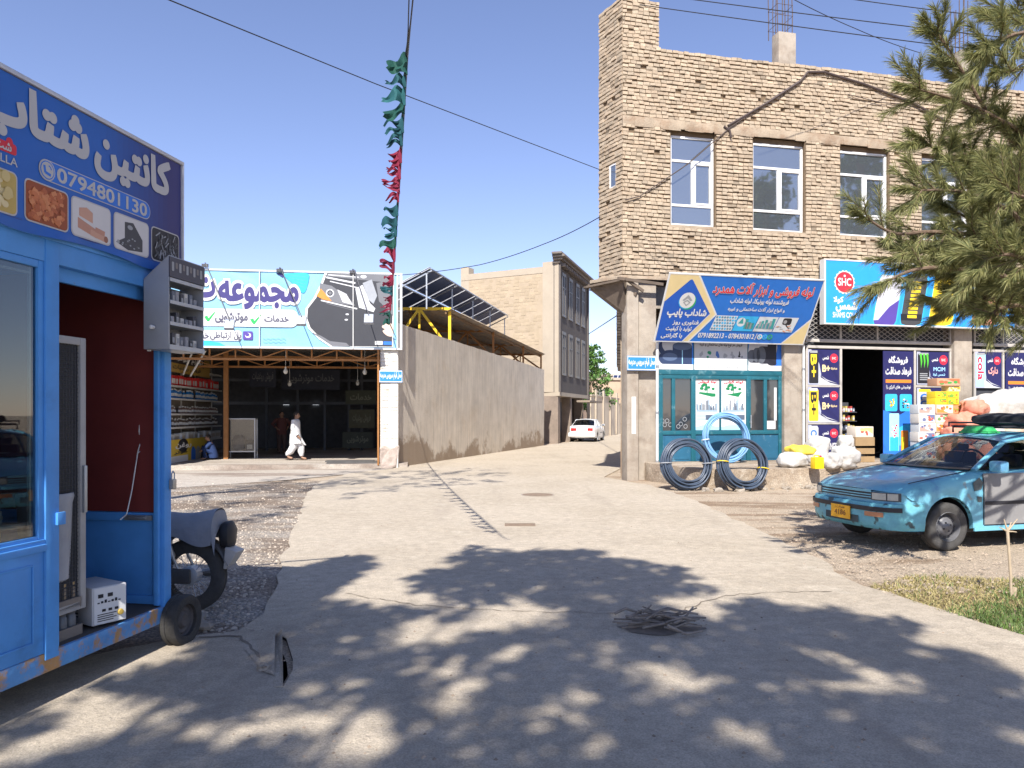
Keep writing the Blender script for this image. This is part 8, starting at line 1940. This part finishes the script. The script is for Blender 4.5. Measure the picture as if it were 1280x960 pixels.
for (key, lab, base) in (('a', 'broad leafy roadside tree standing behind the viewer and shading the near road', Vector((-3.0, -8.2, 0))), ('b', 'leafy roadside tree standing behind the viewer toward the grass verge', Vector((3.4, -7.2, 0)))):
    o = thing('shade_tree', lab, 'tree', base); b = MB(); lf = MB()
    b.tube([(0, 0, -.1), (.1, .05, 2.0), (-.05, .2, 4.2), (.1, .5, 6.6)], [.3, .24, .2, .15], 12)
    tips = [c - base for c in trees[key]]; limbs(b, Vector((.1, .5, 6.5)), tips[::max(1, len(tips)//11)], rg, .055, .008, .5)
    for c in tips: leafclump(lf, c, .21, 36, .10, rg)
    b.build('trunk', BARK, o, smooth=True); lf.build('crown', LEAF, o)
# tall tree beside the kiosk: its long shade lies across the yard and the lane mouth
o_base = Vector((-8.2, 7.5, 0)); o = thing('shade_tree', 'tall tree beyond the kiosk out of view whose streaked shade crosses the yard', 'tree', o_base); b = MB(); lf = MB(); tips = []
strk = [[(245, 640), (310, 628), (380, 612), (470, 600), (560, 592), (640, 592)], [(300, 612), (420, 602), (520, 592), (600, 588)], [(260, 655), (320, 648), (372, 634)], [(420, 622), (480, 612), (560, 604), (630, 600)], [(330, 600), (400, 596), (480, 590)]]
for ln in strk:
    for (a, b_), (c, d) in zip(ln, ln[1:]):
        n_ = max(2, int(math.hypot(c-a, d-b_)/7))
        for k_ in range(n_):
            if rg.random() < .3: continue
            g_ = gnd(a+(c-a)*k_/n_+rg.uniform(-6, 6), b_+(d-b_)*k_/n_+rg.uniform(-4, 4)); z = rg.uniform(8.3, 10.8)
            q = Vector((g_.x - SX*z, g_.y - SY*z, z))
            if q.z < CAM_H + .60*max(q.y, .1): q = Vector((g_.x - SX*12, g_.y - SY*12, 12))
            tips.append(q - o_base)
b.tube([(0, 0, -.1), (.1, .1, 2.5), (.3, .2, 5.2), (.8, .1, 8.2)], [.3, .24, .2, .12], 12); limbs(b, Vector((.8, .1, 8.0)), tips[::max(1, len(tips)//9)], rg, .04, .008)
for c in tips: leafclump(lf, c, .24, 26, .075, rg)
b.build('trunk', BARK, o, smooth=True); lf.build('crown', LEAF, o)
rg = random.Random(41)
for (x, y, h_, lab) in ((22.3, 3.6, 14, 'tall pine far off to the right mirrored in the second upper window'), (28.5, 4.6, 22, 'taller pine far off to the right mirrored in the third upper window'), (35, 6, 22, 'broad tall pine farthest right mirrored in the fourth upper window')):
    o = thing('shade_tree', lab, 'tree', (x, y, 0)); b = MB(); lf = MB(); b.tube([(0, 0, 0), (.2, 0, h_*.5), (0, .2, h_)], [.4, .28, .05], 8)
    for k_ in range(190): hz = h_*rg.uniform(.3, 1); q = rg.uniform(0, 6.28); rad = (1.15-hz/h_)*5.5*rg.random()**.5; leafclump(lf, Vector((math.cos(q)*rad, math.sin(q)*rad, hz)), .75, 26, .26, rg)
    b.build('trunk', BARK, o, smooth=True); lf.build('crown', LEAF, o)
# -- tree in the lane
tb_ = pix(737, 519, 60); tb_.z = 0
o = thing('lane_tree', 'bright green leafy tree rising over the lane wall beside the grey house', 'tree', tb_); b = MB(); lf = MB(); rg = random.Random(5)
b.tube([(0, 0, 0), (.1, 0, 2), (0, 0, 3.6), (.1, 0, 5)], [.16, .13, .09, .03], 8)
for k_ in range(125):
    hz = rg.uniform(1.9, 7.1); q = rg.uniform(0, 6.28); rad = (1.9 - abs(hz-3.4)*.30)*math.sqrt(rg.random())*(1 if hz < 5 else .75); leafclump(lf, Vector((math.cos(q)*rad+.15, math.sin(q)*rad, hz)), .34, 34, .13, rg)
limbs(b, Vector((0, 0, 2.6)), [Vector((math.cos(k_)*1.2, math.sin(k_)*1.2, 3+.5*k_ % 3)) for k_ in range(8)], rg, .05, .01)
LT = [mat('lane leaf a', (.09, .19, .035), .6, .2, 2, tint=True), mat('lane leaf b', (.12, .23, .05), .6, .2, 2, tint=True), mat('lane leaf c', (.06, .14, .03), .6, .2, 2, tint=True)]
b.build('trunk', BARK, o, smooth=True); lf.build('crown', LT, o)
for (u, Y, h_, lab) in ((752, 66, 2.9, 'small dark shrub at the foot of the lane tree'), (764, 82, 5.2, 'distant tree showing over the lane walls')):
    q = pix(u, 519, Y); q.z = 0; o = thing('shrub', lab, 'shrub', q); lf = MB(); b = MB(); b.tube([(0, 0, 0), (0, .05, h_*.5)], [.06, .02], 6); b.build('stem', BARK, o)
    for k_ in range(34): leafclump(lf, Vector((rg.gauss(0, .55), rg.gauss(0, .55), h_*rg.uniform(.25, 1))), .3, 24, .12, rg)
    lf.build('crown', LEAF, o)

# ------------------------------------------------------------------ grass verge at lower right
b = MB(); rg = random.Random(13); vx = [gnd(*q) for q in ((1085, 735), (1130, 722), (1200, 722), (1300, 728), (1420, 740), (1520, 800), (1400, 842), (1290, 800), (1180, 768), (1108, 745))]
vp = [(p.x, p.y) for p in vx]
GR = [mat('fresh grass', (.095, .15, .035), .6, .2, 4, tint=True), mat('dry grass', (.34, .28, .12), .7, .2, 4, tint=True)]
xa, xb = min(p[0] for p in vp), max(p[0] for p in vp); ya, yb = min(p[1] for p in vp), max(p[1] for p in vp); cnt = 0
while cnt < 15000:
    x, y = rg.uniform(xa, xb), rg.uniform(ya, yb)
    if not inpoly(x, y, vp): continue
    nzv = noise.noise(Vector((x*1.6, y*1.6, 0))); u = CX+FPX*x/y; v = HY+FPX*CAM_H/y
    green = (u-1100)/190 + (v-735)/55*.55 + nzv*.9
    cnt += 1
    if green < .1 and rg.random() < .55: continue
    m_ = 0 if rg.random() < min(.9, max(.04, green*.7-.25)) else 1
    h_ = rg.uniform(.02, .06)*(1.25 if m_ == 0 else .8)*(1+.4*nzv); a = rg.uniform(0, 6.28); dx, dy = math.cos(a)*.004, math.sin(a)*.004; lx_, ly_ = rg.gauss(0, .03), rg.gauss(0, .03); t = rg.uniform(.6, 1.35)
    b.add([(x-dx, y-dy, .0), (x+dx, y+dy, .0), (x+lx_*.5+dx*.7, y+ly_*.5+dy*.7, h_*.65), (x+lx_*.5-dx*.7, y+ly_*.5-dy*.7, h_*.65), (x+lx_*1.3, y+ly_*1.3, h_)], [(0, 1, 2, 3), (3, 2, 4)], m_, (t, t, t))
tag(b.build('grass', GR), 'patchy green and straw coloured grass on the verge at lower right', 'grass', kind='stuff')
# dry branching stake by the verge
sp_ = gnd(1264, 748); o = thing('dry_plant', 'tall dry plant stem with a forked top standing in the grass before the taxi', 'plant', sp_); M_STK = mat('dry stem', (.42, .33, .22), .8, .15, 9)
b = MB(); hS = 6.7*96/960; b.tube([(0, 0, 0), (-.005, 0, .2), (-.02, 0, .4), (-.035, 0, .62)], [.011, .012, .012, .013], 8)
for dx, dz, dy in ((-.03, .10, 0), (.06, .07, .02), (-.07, .03, .0), (.055, -.005, -.02), (.10, .10, .01)): b.tube([(-.033, 0, .585), (-.033+dx*.6, dy, .59+dz*.6), (-.033+dx, dy*2, .59+dz)], [.008, .006, .004], 6)
b.build('stem', M_STK, o, smooth=True)
b = MB(); b.tube([(.04, .03, 0), (.05, .03, .09)], .02, 7); b.build('stub', M_STK, o)
# sticks stuffed into the broken place in the road
rg = random.Random(17); cc = gnd(822, 787, .02)
for i in range(36):
    a = rg.gauss(.05, .6) if i % 4 else rg.uniform(.5, 1.6); L_ = rg.uniform(.18, .46); x = rg.uniform(-.22, .2); y = rg.gauss(0, .08); z = .03 + rg.uniform(0, .11); d = Vector((math.cos(a), math.sin(a)*.6, rg.gauss(0, .10)))
    o = MB(); r = rg.uniform(.005, .011); mid_ = Vector((x, y, 0)) + Vector((rg.gauss(0, .05), rg.gauss(0, .05), rg.gauss(.01, .03)))
    pts = [Vector((x, y, 0)) - d*L_/2, mid_, Vector((x, y, 0)) + d*L_/2]
    lo = min(p.z for p in pts); pts = [p - Vector((0, 0, lo)) for p in pts]
    s_ = o.build('dry_stick', mat('stick bark', (.17, .14, .115), .9, .3, 12), None) if 0 else None
    o.tube(pts, [r, r*1.05, r*.7], 7); s_ = o.build('dry_stick', None if 0 else BARK2 if 'BARK2' in globals() else globals().setdefault('BARK2', mat('grey stick bark', (.22, .185, .15), .9, .3, 12, .4, 40)), None, smooth=True)
    s_.location = (cc.x, cc.y, .024 + r + (z-.03)*.9); tag(s_, 'dry grey stick in the loose pile filling the hole in the concrete road', 'stick', 'dry sticks piled in the road hole')
b = MB(); pl_ = [(cc.x + .30*math.cos(q)*(1+.25*math.sin(q*3+1)), cc.y + .14*math.sin(q)*(1+.25*math.cos(q*4))) for q in [2*math.pi*i/26 for i in range(26)]]; b.floor(pl_, .0268); structure(b.build('pothole', mat('dark silt', (.19, .155, .12), .95, .3, 8)))
# concrete rubble and the broken slab lip left of the drain
rg = random.Random(19)
for (u, v, r, lab) in ((242, 786, .06, 'grey stone beside the kiosk wheel'), (256, 790, .045, 'small stone right of the kiosk wheel'), (248, 778, .05, 'stone wedged behind the kiosk wheel'), (330, 842, .035, 'chip of broken concrete by the drain crack')):
    q = gnd(u, v); b = MB(); b.blob((0, 0, r*.5), (r*1.2, r*.9, r*.7), 9, 6, 0, .8, .35, u); o = b.build('stone', STONE); o.location = (q.x, q.y, .022); tag(o, lab, 'stone')
b = MB(); A1 = [gnd(354, 800), gnd(353, 800)]; lip = [gnd(353.5, 799), gnd(353.5, 864)]
b.hexa([lip[0] + Vector((-.05, 0, -.1)), lip[0] + Vector((-.004, 0, -.1)), lip[1] + Vector((-.004, 0, -.1)), lip[1] + Vector((-.05, 0, -.1))], [lip[0] + Vector((-.05, 0, .03)), lip[0] + Vector((-.004, 0, .075)), lip[1] + Vector((-.004, 0, .03)), lip[1] + Vector((-.05, 0, .026))])
structure(b.build('slab_edge', M_ROAD))
b = MB(); tl_ = [gnd(318, 800), gnd(340, 792), gnd(352, 797), gnd(352.5, 850), gnd(330, 845), gnd(305, 815)]
zz_ = [.026, .03, .075, .03, .026, .026]; b.add([(p.x - .045*(i in (2, 3)), p.y, z) for i, (p, z) in enumerate(zip(tl_, zz_))], [tuple(reversed(range(6)))]); structure(b.build('heaved_slab', M_ROAD))
for (u, v, r, sq, lab) in ((672, 620, .30, 0, 'round rusty manhole cover in the lane mouth'), (650, 658, .22, 1, 'small square iron cover set in the road')):
    q = gnd(u, v); o = thing('manhole_cover', lab, 'manhole cover', (q.x, q.y, .0225)); M_MH = mat('rusty iron', (.22, .16, .11), .8, .2, 12, .5, 40); b = MB()
    if sq: b.box(-r, -r*.6, 0, r, r*.6, .006)
    else: b.lathe([(r, 0), (r, .006), (r*.86, .007), (.001, .007)], 28)
    b.build('lid', M_MH, o); b = MB()
    if sq: b.box(-r*.8, -.02, .0065, r*.8, .02, .010)
    else: b.lathe([(r*1.12, .001), (r*1.12, .005), (r*1.02, .0075), (r*1.02, .001)], 28, None, 0, True)
    b.build('rim', CONC if not sq else M_MH, o)

worn(M_KB, (.17, .15, .14), 5.5, .70, .735); worn(M_CLOTH, (.52, .52, .53), 3, .5, .75)
